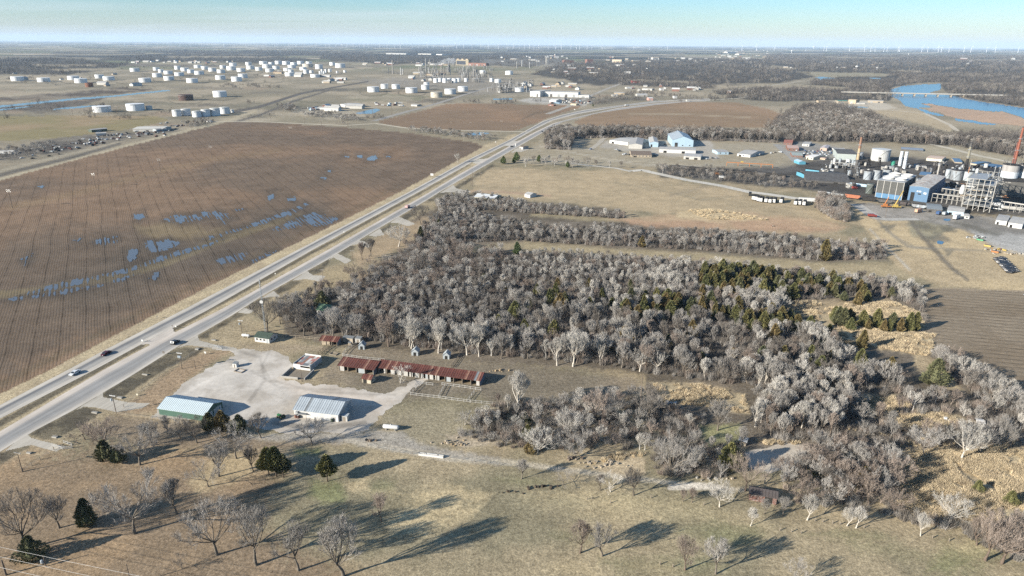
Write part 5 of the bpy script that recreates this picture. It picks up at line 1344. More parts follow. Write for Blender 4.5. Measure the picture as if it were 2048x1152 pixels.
def opening(parent, x, z, w, h, name='door', m=DARK, y=0.0, side='front', Ld=None, pane=None):
    """a door or window set in a wall of the building: front (y = 0 facing -y), left (x = 0), right (x = L)"""
    fr = MB(); t = .10
    def bx(u0, u1, z0, z1, p0, p1, mb):
        if side == 'front': mb.box(u0, u1, -p1, -p0, z0, z1)
        elif side == 'left': mb.box(-p1, -p0, u0, u1, z0, z1)
        else: mb.box(Ld + p0, Ld + p1, u0, u1, z0, z1)
    if pane is None:
        bx(x, x + w, z, z + h, -.25, .05, fr); return fr.obj(name, m, parent)
    bx(x - t, x, z - t, z + h + t, -.05, .07, fr); bx(x + w, x + w + t, z - t, z + h + t, -.05, .07, fr); bx(x, x + w, z + h, z + h + t, -.05, .07, fr); bx(x, x + w, z - t, z, -.05, .07, fr)
    o = fr.obj(name, m, parent); g = MB(); bx(x, x + w, z, z + h, -.2, .03, g); g.obj('pane', pane, o)
    return o

def hall(name, label, cat, A, B, C=None, depth=None, h=3.0, rise=1.2, wm=None, rm=None, ridge='x', rp=.5, over=.35, n=0, group=None, th=.12, walls='full', hp=None, rmix=None, head=None):
    """a gabled building on a pixel footprint; n: number of separate roof sheets along each slope"""
    loc, rz, L_, D = frame(A, B, C, depth, head)
    if hp: h = hpx(A[0], A[1], hp)
    e = thing(name, label, cat, loc, rz, group)
    wm, rm = wm or WHITE, rm or GALV
    if walls == 'full':
        if ridge == 'x': MB().prism([(0, 0, 0), (0, D, 0), (0, D, h), (0, D * rp, h + rise - .02), (0, 0, h)][::-1], (L_, 0, 0)).obj('wall', wm, e)
        else: MB().prism([(0, 0, 0), (L_, 0, 0), (L_, 0, h), (L_ * rp, 0, h + rise - .02), (0, 0, h)], (0, D, 0)).obj('wall', wm, e)
    span, run = (D, L_) if ridge == 'x' else (L_, D)
    mk = (lambda u, v, z: (u, v, z)) if ridge == 'x' else (lambda u, v, z: (v, u, z))
    for sgn in (0, 1):
        w = span * rp if sgn == 0 else span * (1 - rp)
        if w < .05: continue
        sl = rise / w; v0, z0 = (-over, h - over * sl) if sgn == 0 else (span + over, h - over * sl)
        v1, z1 = span * rp, h + rise
        k = max(n, 1); wd = (run + 2 * over) / k
        gap = .03 if n else 0
        q = [mk(gap, v0, z0), mk(wd - gap, v0, z0), mk(wd - gap, v1, z1), mk(gap, v1, z1)]
        me = MB().prism(q, (0, 0, th)).mesh('roof_panel' if n else 'roof', rm)
        if n:      # raised seam along one edge of every sheet
            s_ = MB(); s_.prism(q, (0, 0, th)); s_.prism([mk(-.02, v0, z0 + th), mk(.10, v0, z0 + th), mk(.10, v1, z1 + th), mk(-.02, v1, z1 + th)], (0, 0, .07))
            me = s_.mesh('roof_panel', rm)
        alt = [me]
        for m2 in (rmix or []):
            c = me.copy(); c.materials.clear(); c.materials.append(m2); alt.append(c)
        for i in range(k):
            link('roof_panel' if n else 'roof', alt[0] if len(alt) == 1 or random.random() < .86 else random.choice(alt[1:]), e, mk(-over + i * wd, 0, (0.0, .012)[i % 2] if n else 0))
    e['_L'] = L_; e['_D'] = D; e['_h'] = h
    return e

def finish(*es):
    for e in es:
        for k in ('_L', '_D', '_h'):
            if k in e: del e[k]

# ---- the green-walled shed
e = hall('metal_building', 'long green-walled metal building with a pale corrugated roof beside the highway drive', 'metal building', (319, 829), (411, 843), (447, 816), h=2.7, rise=1.9, wm=GREENW, rm=mat('pale_roof_sheet', (.58, .67, .69), .5, .10, .3, rand=.02, spec=.4), n=26)
L_, D = e['_L'], e['_D']
opening(e, 1.2, 0, 3.0, 2.2, 'sliding_door', OFFW, side='right', Ld=L_); opening(e, 5.0, 0, 3.0, 2.2, 'sliding_door', OFFW, side='right', Ld=L_); opening(e, D - 1.9, 0, 1.0, 2.0, 'door', WHITE, side='right', Ld=L_)
finish(e)
# ---- the white metal warehouse
e = hall('metal_warehouse', 'large white metal warehouse with a streaked grey ridge roof in the gravel yard', 'warehouse', (589, 833), (677, 844), (710, 813), h=3.0, rise=2.1, wm=WHITE, rm=GALV, n=20, rmix=[BLUEG, GALV2, GALV2])
L_, D = e['_L'], e['_D']
for k in range(4): opening(e, .7 + k * (D - 1.2) / 4, 0.05, (D - 1.2) / 4 - .28, 2.9, 'sliding_door', BLUEG if k > 1 else OFFW, side='right', Ld=L_)
opening(e, 2.6, 0, 2.2, 2.0, 'door', OFFW); opening(e, L_ - 2.2, 0, 1.1, 2.0, 'door', OFFW)
MB().box(2.2, 5.2, -1.3, -.06, 2.05, 2.15).obj('door_canopy', GALV2, e)
MB().box(1.0, 1.9, -.8, -.06, 1.9, 2.6).obj('air_unit', STEEL, e)
MB().box(L_ - 3.0, L_ - .4, D * .4, D * .4 + .5, 3.9, 4.0).obj('gutter', GALV2, e); finish(e)
def small_box(name, label, cat, p, sx, sy, h, m, roofm=None, rz=R(-13.3), door=None, group=None, over=.12):
    x, y = G(*p); e = thing(name, label, cat, (x, y, 0), rz, group)
    MB().box(-sx / 2, sx / 2, -sy / 2, sy / 2, 0, h).obj('wall', m, e)
    MB().prism([(-sx / 2 - over, -sy / 2 - over, h), (sx / 2 + over, -sy / 2 - over, h), (sx / 2 + over, sy / 2 + over, h + .22), (-sx / 2 - over, sy / 2 + over, h + .22)], (0, 0, .08)).obj('roof', roofm or GALV2, e)
    if door: MB().box(-sx * .2, sx * .2, -sy / 2 - .04, -sy / 2 + .05, 0, h * .82).obj('door', door, e)
    return e
small_box('storage_box', 'grey storage hut standing at the south-east corner of the white warehouse', 'shed', (691, 840), 2.4, 1.8, 2.1, OFFW, BLUEG, door=WOODG)
def barrel(p, label, m, h=1.1, r=.42, group=None):
    x, y = G(*p); e = thing('barrel', label, 'barrel', (x, y, 0), 0, group)
    MB().lathe([(r, 0), (r, h * .32), (r * 1.05, h * .34), (r, h * .36), (r, h * .65), (r * 1.05, h * .67), (r, h * .69), (r, h)], 12).obj('drum', m, e)
    MB().lathe([(r * .96, h), (r * .9, h + .04)], 12).obj('lid', STEEL, e)
barrel((665, 843), 'dark green barrel against the front wall of the white warehouse', mat('dark_green_paint', (.05, .07, .05), .7), 1.5, .6)
barrel((592, 835), 'rust-brown barrel at the west corner of the white warehouse', mat('rust_paint', (.22, .10, .07), .8), 1.3, .5)
barrel((597, 836), 'dark brown barrel beside the rust-brown one at the white warehouse', mat('dark_rust', (.12, .06, .05), .8), 1.2, .5)
# green tractor
x, y = G(562, 836); e = thing('tractor', 'small green tractor parked west of the white warehouse', 'tractor', (x, y, 0), R(150))
TG_ = mat('tractor_green', (.05, .19, .07), .5)
MB().box(-.2, 1.6, -.35, .35, .75, 1.35).obj('hood', TG_, e); MB().box(-1.2, -.2, -.6, .6, .7, .95).obj('fender', TG_, e); MB().box(-1.0, -.5, -.28, .28, .95, 1.5).obj('seat', BLACK, e); MB().tube((.1, 0, 1.2), (-.25, 0, 1.75), .04).obj('steering_column', BLACK, e)
for sx, sy, r in ((-.8, .75, .7), (-.8, -.75, .7), (1.2, .5, .42), (1.2, -.5, .42)):
    w = MB().tube((sx, sy - .16, r), (sx, sy + .16, r), r, n=14).obj('wheel', TYRE, e); MB().tube((sx, sy - .18, r), (sx, sy + .18, r), r * .45, n=10).obj('rim', mat('rim_yellow', (.5, .38, .05), .5), w)

# ---- stables
def stable(name, label, A, B, C, h, rise, n, gaps, mix, cat='stable'):
    e = hall(name, label, cat, A, B, C, h=h, rise=rise, rm=RUST, n=n, rp=.72, walls='none', over=.45, rmix=mix)
    L_, D = e['_L'], e['_D']
    MB().box(0, L_, D - .12, D, 0, h - .05).obj('rear_wall', WOODG, e)
    for x in (0, L_ - .12): MB().prism([(x, .1, 0), (x, D - .13, 0), (x, D - .13, h - .05), (x, D * .72, h + rise - .05), (x, .1, h - .05)][::-1], (.12, 0, 0)).obj('end_wall', BLUEG if x == 0 else mat('dark_blue_grey_boards', (.20, .24, .28), .8), e)
    MB().box(.12, L_ - .12, .3, D - .2, .01, .05).obj('floor', mat('straw_bedding', (.30, .235, .15), .95), e)
    for a, b, m in gaps:
        MB().box(L_ * a, L_ * b, .1, .22, 0, h - .12).obj('stall_front', m, e)
    k = max(3, int(L_ / 3.6))
    pm = MB().box(-.09, .09, -.09, .09, 0, h - .02).mesh('post', WOODG)
    for i in range(k + 1): link('post', pm, e, (.2 + (L_ - .4) * i / k, .0, 0))
    for i in range(1, k): MB().box(.2 + (L_ - .4) * i / k - .05, .2 + (L_ - .4) * i / k + .05, .3, D - .2, .05, h * .7).obj('partition', WOODG, e)
    finish(e); return e
W1, W2 = OFFW, BLUEG
stable('stable', 'very long stable with a rusty corrugated roof and open stalls', (756, 745), (960, 772), (968, 757), 2.5, 1.2, 46,
       [(.06, .075, W1), (.13, .175, W1), (.20, .235, W1), (.255, .30, W1), (.315, .35, W1), (.37, .41, W1), (.43, .455, W1), (.475, .50, W2), (.515, .55, W1), (.57, .61, W1), (.68, .72, W2), (.965, .995, OFFW)], [RUSTP, RUSTP, GALV2])
stable('stable', 'shorter rusty-roofed stable at the west end of the long one', (678, 741), (748, 750), (755, 732), 2.5, 1.2, 16, [(.0, .15, W1), (.56, .74, W2), (.97, 1, W2)], [RUSTP])
e = hall('shed', 'small cream shed with a rusty roof in front of the stables', 'shed', (725, 765), (742, 768), (747, 759), h=2.0, rise=1.0, wm=mat('cream_boards', (.50, .44, .33), .8), rm=RUST, n=5, rmix=[RUSTP])
opening(e, .35, 0, e['_L'] * .42, 1.7, 'door'); opening(e, 1.0, .8, .8, .7, 'window', OFFW, side='right', Ld=e['_L'], pane=GLASS); finish(e)
# ---- roofless-looking pavilion with parapet walls, and its pen
loc, rz, L_, D = frame((587, 737), (621, 742), (647, 724)); h = 2.5
e = thing('pavilion', 'white walled livestock pavilion with a patched red and white roof', 'pavilion', loc, rz)
MB().box(0, .18, 0, D, 0, h).obj('side_wall', WHITE, e); MB().box(L_ - .18, L_, 0, D, 0, h).obj('side_wall', BLUEG, e); MB().box(.18, L_ - .18, D - .18, D, 0, h + .5).obj('rear_wall', WHITE, e)
MB().box(.18, L_ * .42, 0, .15, 0, h - .2).obj('front_wall', WHITE, e); MB().box(L_ * .42, L_ - .18, 0, .15, h - .7, h - .45).obj('lintel', WHITE, e); MB().box(L_ * .42, L_ - .18, .02, .13, 0, 1.0).obj('front_rail', WHITE, e)
pmats = [WHITE, OFFW, OFFW, RUSTP, mat('faded_red_sheet', (.42, .20, .17), .8, .3, .6), GALV2]
for i in range(6):
    for j in range(4):
        w, d = (L_ - .4) / 6, (D - .4) / 4
        MB().prism([(.2 + i * w + .01, .2 + j * d, h - .55 + j * .08), (.2 + (i + 1) * w - .01, .2 + j * d, h - .55 + j * .08), (.2 + (i + 1) * w - .01, .2 + (j + 1) * d, h - .48 + j * .08), (.2 + i * w + .01, .2 + (j + 1) * d, h - .48 + j * .08)], (0, 0, .06)).obj('roof_panel', random.choice(pmats), e)
loc, rz, L_, D = frame((562, 756), (590, 759), (584, 738))
e = thing('walled_pen', 'low whitewashed walled pen in front of the pavilion', 'pen', loc, rz)
for (a, b, c, d) in ((0, L_ + 1.2, 0, .25), (0, .25, .25, D), (L_ + 4.0, L_ + 4.25, .25, D)): MB().box(a, b, c, d, 0, .85).obj('wall', CONCM, e); MB().box(a - .04, b + .04, c - .04, d + .04, .85, .95).obj('coping', OFFW, e)
MB().box(.3, L_ + 3.9, .3, D, .005, .045).obj('floor', mat('trodden_soil', (.26, .22, .165), .95), e)
# ---- white office with dark green roof, rust lean-to, gabled huts, cottage
e = hall('farm_office', 'low white building with a dark green roof at the foot of the radio mast', 'building', (510, 683), (539, 687), (555, 676), h=2.4, rise=1.3, wm=WHITE, rm=DGREEN)
for k in range(3): opening(e, .8 + k * 1.9, 1.0, .9, .8, 'window', OFFW, pane=GLASS)
for k in range(2): opening(e, 1.4 + k * 2.4, 1.0, .9, .8, 'window', OFFW, side='right', Ld=e['_L'], pane=GLASS)
opening(e, e['_L'] - 1.6, 0, .95, 2.0, 'door', BLUEG); finish(e)
stable('lean_to', 'rusty-roofed lean-to open at its east end, between the office and the huts', (641, 689), (675, 692), (684, 684), 2.2, .9, 9, [(0, .55, WOODT)], [RUSTP, GALV2], 'lean-to')
for (A, B, C, lab) in (((717, 699), (729, 699.5), (734, 694), 'westernmost of three small grey gabled huts behind the stables'), ((823, 711), (836, 712), (841, 706), 'middle of three small grey gabled huts, with a pale roof'), ((886, 718), (898.5, 719), (904, 713), 'easternmost of three small grey gabled huts, at the fence corner')):
    e = hall('hut', lab, 'hut', A, B, C, h=1.9, rise=1.35, wm=BLUEG, rm=mat('pale_blue_sheet', (.46, .50, .52), .55), ridge='y', n=3, group='small grey gabled huts behind the stables', over=.2)
    opening(e, e['_L'] * .3, 0, e['_L'] * .42, 1.6, 'door'); finish(e)
e = hall('cottage', 'white cottage with a green metal roof among bare trees', 'house', (634, 629), (658, 632), (667, 622), h=2.7, rise=2.0, wm=WHITE, rm=GREENR, n=8)
for k in range(3): opening(e, .8 + k * 2.0, 1.0, .9, 1.0, 'window', OFFW, pane=GLASS)
opening(e, 2.0, 1.0, .9, 1.0, 'window', OFFW, side='right', Ld=e['_L'], pane=GLASS)
MB().box(e['_L'] + .02, e['_L'] + 3.2, 1.5, 5.0, 0, 2.2).obj('annex', OFFW, e); MB().box(e['_L'] + .02, e['_L'] + 3.4, 1.3, 5.2, 2.2, 2.34).obj('annex_roof', GALV, e); finish(e)
e = hall('shed', 'dilapidated red-boarded shed with a dark roof in the brown thicket', 'shed', (1498, 1000), (1552, 1010), (1566, 998), h=2.5, rise=1.0, wm=mat('faded_red_boards', (.22, .11, .085), .9, .3, .8, col2=(.32, .27, .24)), rm=mat('dark_tin', (.10, .085, .08), .8), n=9, rmix=[RUST])
opening(e, e['_L'] - 3.4, 0, 2.2, 2.1, 'door'); finish(e)
e = hall('tin_shed', 'little white tin shed north of the gravel clearing', 'shed', (1478, 889), (1491, 893), (1496, 886), h=1.9, rise=.7, wm=STONE, rm=WHITE); finish(e)
e = hall('trailer_home', 'white camper shell abandoned in the thicket by the stubble field', 'camper', (1954, 855), (1966, 857), (1970, 851), h=2.2, rise=.25, wm=WHITE, rm=WHITE); opening(e, .6, 1.0, .9, .6, 'window', STEEL, pane=GLASS); finish(e)
e = hall('house', 'pale-roofed house hidden among trees beside the highway', 'house', (948, 400), (988, 404), (995, 396), h=2.8, rise=1.6, wm=mat('cream_siding', (.60, .54, .36), .8), rm=mat('pale_roof', (.66, .67, .66), .6), n=0)
opening(e, 2, 1, 1, 1, 'window', OFFW, pane=GLASS); opening(e, 6, 1, 1, 1, 'window', OFFW, pane=GLASS); finish(e)
e = hall('house', 'small white house at the west end of the hedgerow by the mown meadow', 'house', (1049, 394), (1060, 396), (1064, 391), h=2.6, rise=1.3, wm=WHITE, rm=GREYR); finish(e)

# ---- fences
def rail_fence(label, pts, h=1.25, gap=2.3, m=OFFW, rails=2, name='rail_fence', group=None, pw=.075, rw=.065):
    P_ = [Vector(GV(*p)) for p in pts]; e = thing(name, label, 'fence', P_[0], 0, group)
    pm = MB().box(-pw, pw, -pw, pw, 0, h).mesh('post', m); posts = []
    for a, b in zip(P_[:-1], P_[1:]):
        k = max(1, round((b - a).length / gap))
        for i in range(k): posts.append((a.lerp(b, i / k), b - a))
    posts.append((P_[-1], P_[-1] - P_[-2]))
    for p, d in posts: link('post', pm, e, p - P_[0], math.atan2(d.y, d.x))
    for (p, _), (q, _) in zip(posts[:-1], posts[1:]):
        d = q - p; a = math.atan2(d.y, d.x)
        if name == 'wire_fence':
            mb = MB()
            for z in (.35, .7, 1.05): mb.tube((0, 0, z), (d.length, 0, z), .018, n=3, caps=False)
            mb.obj('wire', STEEL, e, loc=p - P_[0], rz=a); continue
        for r in range(rails):
            z = h * (.28 + .62 * r / max(1, rails - 1))
            MB().box(0, d.length, -.045 - pw, -pw + .01, z - rw, z + rw).obj('rail', m, e, loc=p - P_[0], rz=a)
    return e
rail_fence('white rail fence along the grass behind the stables', [(685, 712), (724, 718), (769, 722)])
rail_fence('white rail fence climbing from the stable lane to the western hut', [(685, 711), (692, 702), (704, 693), (712, 688)])
rail_fence('white rail fence along the south side of the pens', [(821, 790), (880, 797), (940, 805)], gap=2.6)
rail_fence('white rail fence at the west end of the pens', [(821, 789), (842, 767)])
rail_fence('white rail fence dividing the pens', [(877, 795), (889, 773)])
rail_fence('white rail fence at the east end of the pens', [(934, 803), (948, 786)])
rail_fence('white rail fence along the stalls, western half of the pens', [(840, 768), (866, 771)])
rail_fence('white rail fence along the stalls, eastern half of the pens', [(884, 770), (930, 776), (962, 781)])
rail_fence('thin white fence running east from the pens into the trees', [(941, 805), (985, 809)], rails=2, rw=.05)
rail_fence('weathered rail fence between the eastern hut and the long stable', [(902, 736), (912, 722), (921, 709)], m=WOODG, rails=3)
rail_fence('dark wooden cattle chute beside the rusty lean-to', [(636, 709), (650, 698), (663, 690)], m=POLEM, h=1.4)
rail_fence('dark rails of the cattle chute nearer the pavilion', [(644, 711), (656, 700), (667, 693)], m=POLEM, h=1.4)
rail_fence('wire fence along the highway side of the compound', [(233, 827), (262, 802), (330, 744), (400, 699), (436, 692)], gap=4, m=WOODG, name='wire_fence', pw=.07)
rail_fence('wire fence from the bottom drive gate to the corner pole', [(46, 943), (80, 920), (108, 900)], gap=4, m=WOODG, name='wire_fence', pw=.08)
rail_fence('low plank fence along the south side of the green-walled building', [(236, 828), (300, 836), (378, 847)], h=.8, m=WOODT, rails=2, gap=3)
rail_fence('wire fence along the north side of the meadow by the dirt track', [(735, 891), (800, 906), (900, 916), (1024, 935)], gap=4.5, h=1.0, m=WOODG, name='wire_fence', pw=.06)
rail_fence('tan wooden fence behind the office and lean-to', [(556, 674), (600, 676), (640, 680)], h=1.2, m=WOODT, rails=2)
rail_fence('white gate across the bottom drive', [(105, 893), (126, 899), (145, 897)], h=1.2, gap=3, name='gate', rails=3, rw=.06)
rail_fence('short white rail beyond the gate of the bottom drive', [(128, 886), (144, 891)], h=1.1, rails=2, rw=.07)
rail_fence('grey gate across the yard entrance', [(429, 694), (444, 699)], h=1.3, m=STEEL, name='gate', rails=4, rw=.04)
x, y = G(837, 911); d = Vector(GV(886, 917)) - Vector(GV(837, 911))
e = thing('concrete_trough', 'long white concrete trough beside the dirt track', 'trough', (x, y, 0), math.atan2(d.y, d.x))
MB().box(0, d.length, 0, .12, 0, .75).obj('side', WHITE, e); MB().box(0, d.length, .8, .92, 0, .75).obj('side', WHITE, e); MB().box(0, d.length, .12, .8, 0, .15).obj('base', CONCM, e); MB().box(-.1, 0, 0, .92, 0, .75).obj('end', CONCM, e); MB().box(d.length, d.length + .1, 0, .92, 0, .75).obj('end', CONCM, e)

# ---- tanks, mast, poles, signs
def propane(p0, p1, label, r):
    a, b = Vector(GV(*p0)), Vector(GV(*p1)); d = b - a; n = d.length
    e = thing('propane_tank', label, 'propane tank', a, math.atan2(d.y, d.x)); z = r + .45
    mb = MB(); pr = [(0.02, 0), (r * .6, r * .12), (r * .9, r * .35), (r, r * .65), (r, n - r * .65), (r * .9, n - r * .35), (r * .6, n - r * .12), (.02, n)]
    mb.lathe(pr, 18); mb.v = [(q[2], q[0], q[1] + z) for q in mb.v]; mb.obj('shell', WHITE, e, smooth=True)
    for t in (.22, .78): MB().box(n * t - .15, n * t + .15, -r * .7, r * .7, 0, z - r * .7).obj('saddle', CONCM, e)
    MB().lathe([(.22, z + r - .05), (.22, z + r + .25), (.05, z + r + .32)], 10, (n * .5, 0, 0)).obj('valve_dome', WHITE, e)
propane((766, 858), (798, 861), 'long white propane tank on the grass south-east of the warehouse', .78)
propane((484, 674), (500, 675.5), 'short white propane tank near the office', .6)
x, y = G(533, 676); H = hpx(533, 676, 118)
e = thing('radio_mast', 'tall slender lattice radio mast with a white dish beside the office', 'radio mast', (x, y, 0))
for k in range(3):
    a = 2.094 * k; MB().tube((.40 * math.cos(a), .40 * math.sin(a), 0), (.30 * math.cos(a), .30 * math.sin(a), H), .05, n=5).obj('mast_leg', GALV, e)
nb = int(H / 1.1)
for k in range(nb):
    z0, z1 = H * k / nb, H * (k + 1) / nb; mb = MB()
    for j in range(3):
        a, b = 2.094 * j, 2.094 * (j + 1); mb.tube((.28 * math.cos(a), .28 * math.sin(a), z0), (.27 * math.cos(b), .27 * math.sin(b), z1), .02, n=3, caps=False)
    mb.obj('brace', GALV, e)
mb = MB().lathe([(.05, 0), (.5, .12), (.8, .38)], 14); mb.v = [(q[0] - .0, -q[2] - .5, q[1] + H * .63) for q in mb.v]; mb.obj('dish', WHITE, e)
MB().tube((0, 0, H), (0, 0, H + 2.2), .04).obj('antenna', STEEL, e); MB().box(-.7, .7, -.7, .7, 0, .2).obj('footing', CONCM, e)

def pole(px, py, h, label, arms=1, trans=0, group=None, H=None, rz=None, r=.16):
    x, y = G(px, py); H = H or hpx(px, py, h); k = max(1.0, H / 9.0)
    e = thing('utility_pole', label, 'utility pole', (x, y, 0), R(-13.3) if rz is None else rz, group)
    MB().tube((0, 0, -.1), (0, 0, H), r * k, r * .62 * k, 7).obj('pole', POLEM, e)
    for a in range(arms):
        z = H - .35 - a * 1.3; MB().box(-1.25 * k, 1.25 * k, -.09 * k, .09 * k, z - .1 * k, z + .1 * k).obj('crossarm', WHITE if h < 40 and trans else WOODG, e)
        im = MB().lathe([(.10 * k, 0), (.13 * k, .12 * k), (.06 * k, .26 * k)], 6).mesh('insulator', LAMP)
        for sx in (-1.1, -.4, .4, 1.1): link('insulator', im, e, (sx * k, 0, z + .1 * k))
    for t in range(trans): MB().lathe([(.30, 0), (.34, .05), (.34, .85), (.2, .95)], 10, ((-.5, .5, .0)[t], -.35, H - 2.3)).obj('transformer', GALV, e)
    return e
POLES = [(364, 738, 33, 'wooden utility pole with three transformers by the highway fence', 1, 3), (391, 737, 17, 'short bare pole just east of the pole with transformers', 0, 0), (232, 825, 35, 'utility pole with a transformer at the compound drive', 1, 1), (45, 944, 39, 'utility pole beside the bottom drive', 1, 0), (604, 763, 23, 'short utility pole beside the walled pen', 0, 0),
         (484, 665, 25, 'utility pole on the grass west of the office', 1, 1), (573, 606, 17, 'utility pole beside the highway behind the cottage', 1, 0), (646, 561, 22, 'utility pole at the double highway drive', 1, 0), (705, 521, 20, 'utility pole at the next drive up the highway', 1, 0), (945, 374, 30, 'tall slender pole by the mown meadow corner', 0, 0), (942, 372, 22, 'thin pole standing close to the tall slender one', 0, 0), (951, 357, 11, 'short pole on the meadow corner, first of three', 1, 0), (961, 357, 11, 'short pole on the meadow corner, second of three', 1, 0), (929, 368, 7, 'very short pole near the meadow corner', 1, 0), (999, 335, 11, 'pole beside the pine drive, the closer to the meadow', 1, 0), (987, 338, 9, 'pole beside the pine drive, the closer to the highway', 0, 0), (1281, 803, 55, 'tall bare pole standing at the edge of the wood above the big dark oak', 0, 0),
         (25, 416, 36, 'tall power pole in the ploughed field, closest to the frame edge', 2, 0), (191, 375, 28, 'tall power pole in the ploughed field, second from the frame edge', 2, 0), (321, 343, 25, 'tall power pole in the ploughed field, third from the frame edge', 2, 0), (424, 318, 26, 'tall power pole in the ploughed field, fourth from the frame edge', 2, 0), (583, 279, 25, 'tall power pole in the ploughed field, fifth and farthest', 2, 0), (1770, 435, 22, 'white light pole on the waste ground by the orange crane', 0, 0)]
for (px, py, h, lab, a, t) in POLES: pole(px, py, h, lab, a, t)
ROADP = [(644, 265, 25), (696, 253, 26), (746, 241, 26), (784, 231, 22), (816, 221, 19), (845, 213, 17), (871, 208, 15), (894, 198, 13)]
for i, (px, py, h) in enumerate(ROADP): pole(px, py, h, f'tall power pole along the straight town road, {rank(i)} from the ploughed field', 1, 0, 'power poles along the straight town road')
FR = [(542, 243, 18), (609, 248, 19), (784, 252, 17), (794, 248, 14), (861, 256, 15), (902, 258, 14), (941, 258, 13), (1003, 262, 20), (1025, 262, 10), (1033, 261, 9)]
for i, (px, py, h) in enumerate(FR): pole(px, py, h, f'power pole along the field road beyond the ploughed field, {rank(i)} from the west', 1, 0, 'power poles along the field road')
HP = [(1050, 251, 11), (1066, 242, 9), (1093, 235, 9), (1118, 230, 8), (1141, 222, 8)]
for i, (px, py, h) in enumerate(HP): pole(px, py, h, f'power pole on the field side of the highway curve, {rank(i)} from the crossing', 1, 0, 'power poles at the highway curve')
TP = [(97, 228, 12), (146, 232, 15), (218, 232, 22), (235, 232, 19), (292, 237, 10)]
for i, (px, py, h) in enumerate(TP): pole(px, py, h, f'power pole along the wheat field, {rank(i)} from the west', 1, 0, 'power poles along the wheat field')
YP = [(1205, 273, 11), (1224, 270, 11), (1290, 265, 10), (1320, 268, 9), (1418, 272, 14), (1623, 284, 16), (1700, 288, 13), (1736, 282, 12)]
for i, (px, py, h) in enumerate(YP): pole(px, py, h, f'power pole along the dark tree belt north of the depots, {rank(i)} from the highway', 1, 0, 'power poles along the tree belt')
# the line that crosses the bottom corner
a = [GV(-150, 1061, 11), GV(-150, 1080, 11), GV(-150, 1101, 11)]; b = [GV(430, 1182, 11), GV(430, 1203, 11), GV(430, 1225, 11)]
e = thing('power_line', 'three pale overhead wires crossing the bottom corner of the meadow', 'power line', (0, 0, 0))
for p, q in zip(a, b):
    mb = MB(); prev = None
    for i in range(25):
        t = i / 24; c = p.lerp(q, t); c.z -= 1.0 * 4 * t * (1 - t) * .35
        if prev is not None: mb.tube(prev, c, .03, n=5, caps=False)
        prev = c
    mb.obj('wire', mat('bare_aluminium', (.62, .60, .56), .5), e)
for nm, pt in (('wooden pole carrying the corner wires beyond the frame edge', a[1]), ('wooden pole carrying the corner wires below the frame', b[1])):
    q = proj(pt.x, pt.y, 0); pole(q[0], q[1], 0, nm, 1, 0, None, 11.4)
pole(262, 1170, 42, 'short pole whose top shows at the bottom edge under the wires', 0, 0)
pole(92, 1133, 20, 'short post with a box on top under the corner wires', 0, 1, None, 3.6)
pole(12, 1150, 30, 'stubby dark post at the bottom corner', 0, 0, r=.3)

def sign(px, py, h, label, w=.75, ph=.75, m=WHITE, rz=R(-13), posts=1, cat='road sign', name='road_sign'):
    x, y = G(px, py); H = hpx(px, py, h); e = thing(name, label, cat, (x, y, 0), rz)
    for sx in ([0] if posts == 1 else [-w * .35, w * .35]): MB().tube((sx, 0, 0), (sx, 0, H), .05, n=5).obj('post', STEEL, e)
    MB().box(-w / 2, w / 2, -.09, -.05, H - ph, H).obj('panel', m, e)
SB = mat('sign_back', (.16, .14, .12), .7)
for s in ((352, 657, 6, 'white road sign on the tip of the grass median north of the crossing', .8, .8), (345, 655, 5, 'dark road sign beside the median tip north of the crossing', .6, .6, SB), (285, 684, 5, 'white road sign at the median tip south of the crossing', .9, .9), (295, 684, 4, 'thin dark marker at the median tip south of the crossing', .35, .8, SB), (315, 637, 6, 'dark road sign on the field verge', .7, .7, SB), (299, 639, 5, 'slim dark marker post on the field verge', .25, .9, SB),
          (328, 709, 7, 'brown square road sign on the frontage side of the highway', 1.1, 1.1, SB), (411, 709, 6, 'white box sign on the compound fence', .9, .9), (519, 569, 8, 'white marker post in the median ditch', .3, 1.8), (275, 792, 5, 'yellowish board on the compound fence', .8, .8, mat('cream_board', (.7, .65, .5), .7)), (1031, 296, 9, 'tall narrow white sign at the highway lane end', .9, 3.6), (1149, 223, 5, 'white sign by the highway curve', 2.4, 1.6), (551, 551, 5, 'small white sign in the median', .6, .6), (688, 467, 4, 'small white sign beside the verge of the ploughed field', .7, .7), (991, 287, 4, 'white mailbox-like sign at the field corner', 1.2, 1.2)): sign(*s)
sign(864, 354, 7, 'white billboard on two posts at the edge of the ploughed field', 3.0, 2.1, WHITE, R(-13), 2, 'billboard', 'billboard')
def slab(px, py, label, sx, sy, h, m=CONCM, rz=R(-13), name='culvert', cat='culvert'):
    x, y = G(px, py); sx *= .7; sy *= .7; e = thing(name, label, cat, (x, y, 0), rz)
    MB().box(-sx / 2, sx / 2, -sy / 2, sy / 2, 0, h).obj('headwall', m, e); MB().box(-sx / 2 + .2, sx / 2 - .2, sy / 2, sy / 2 + .05, .02, h * .6).obj('pipe_mouth', DARK, e)
for s in ((240, 796, 'concrete culvert end east of the compound drive', 3.2, 1.4, .5), (190, 826, 'concrete culvert end west of the compound drive', 3.4, 1.2, .5), (110, 875, 'concrete culvert end by the bottom drive', 2.8, 1.2, .5), (290, 750, 'concrete culvert bar in the frontage ditch', 3.6, .7, .5), (395, 699, 'pale broken culvert end by the yard entrance', 2.4, 1.8, .6), (428, 681, 'concrete culvert end north of the yard entrance', 3.0, 1.0, .5), (58, 907, 'white culvert railing below the bottom drive', 2.4, .9, .5)): slab(*s)
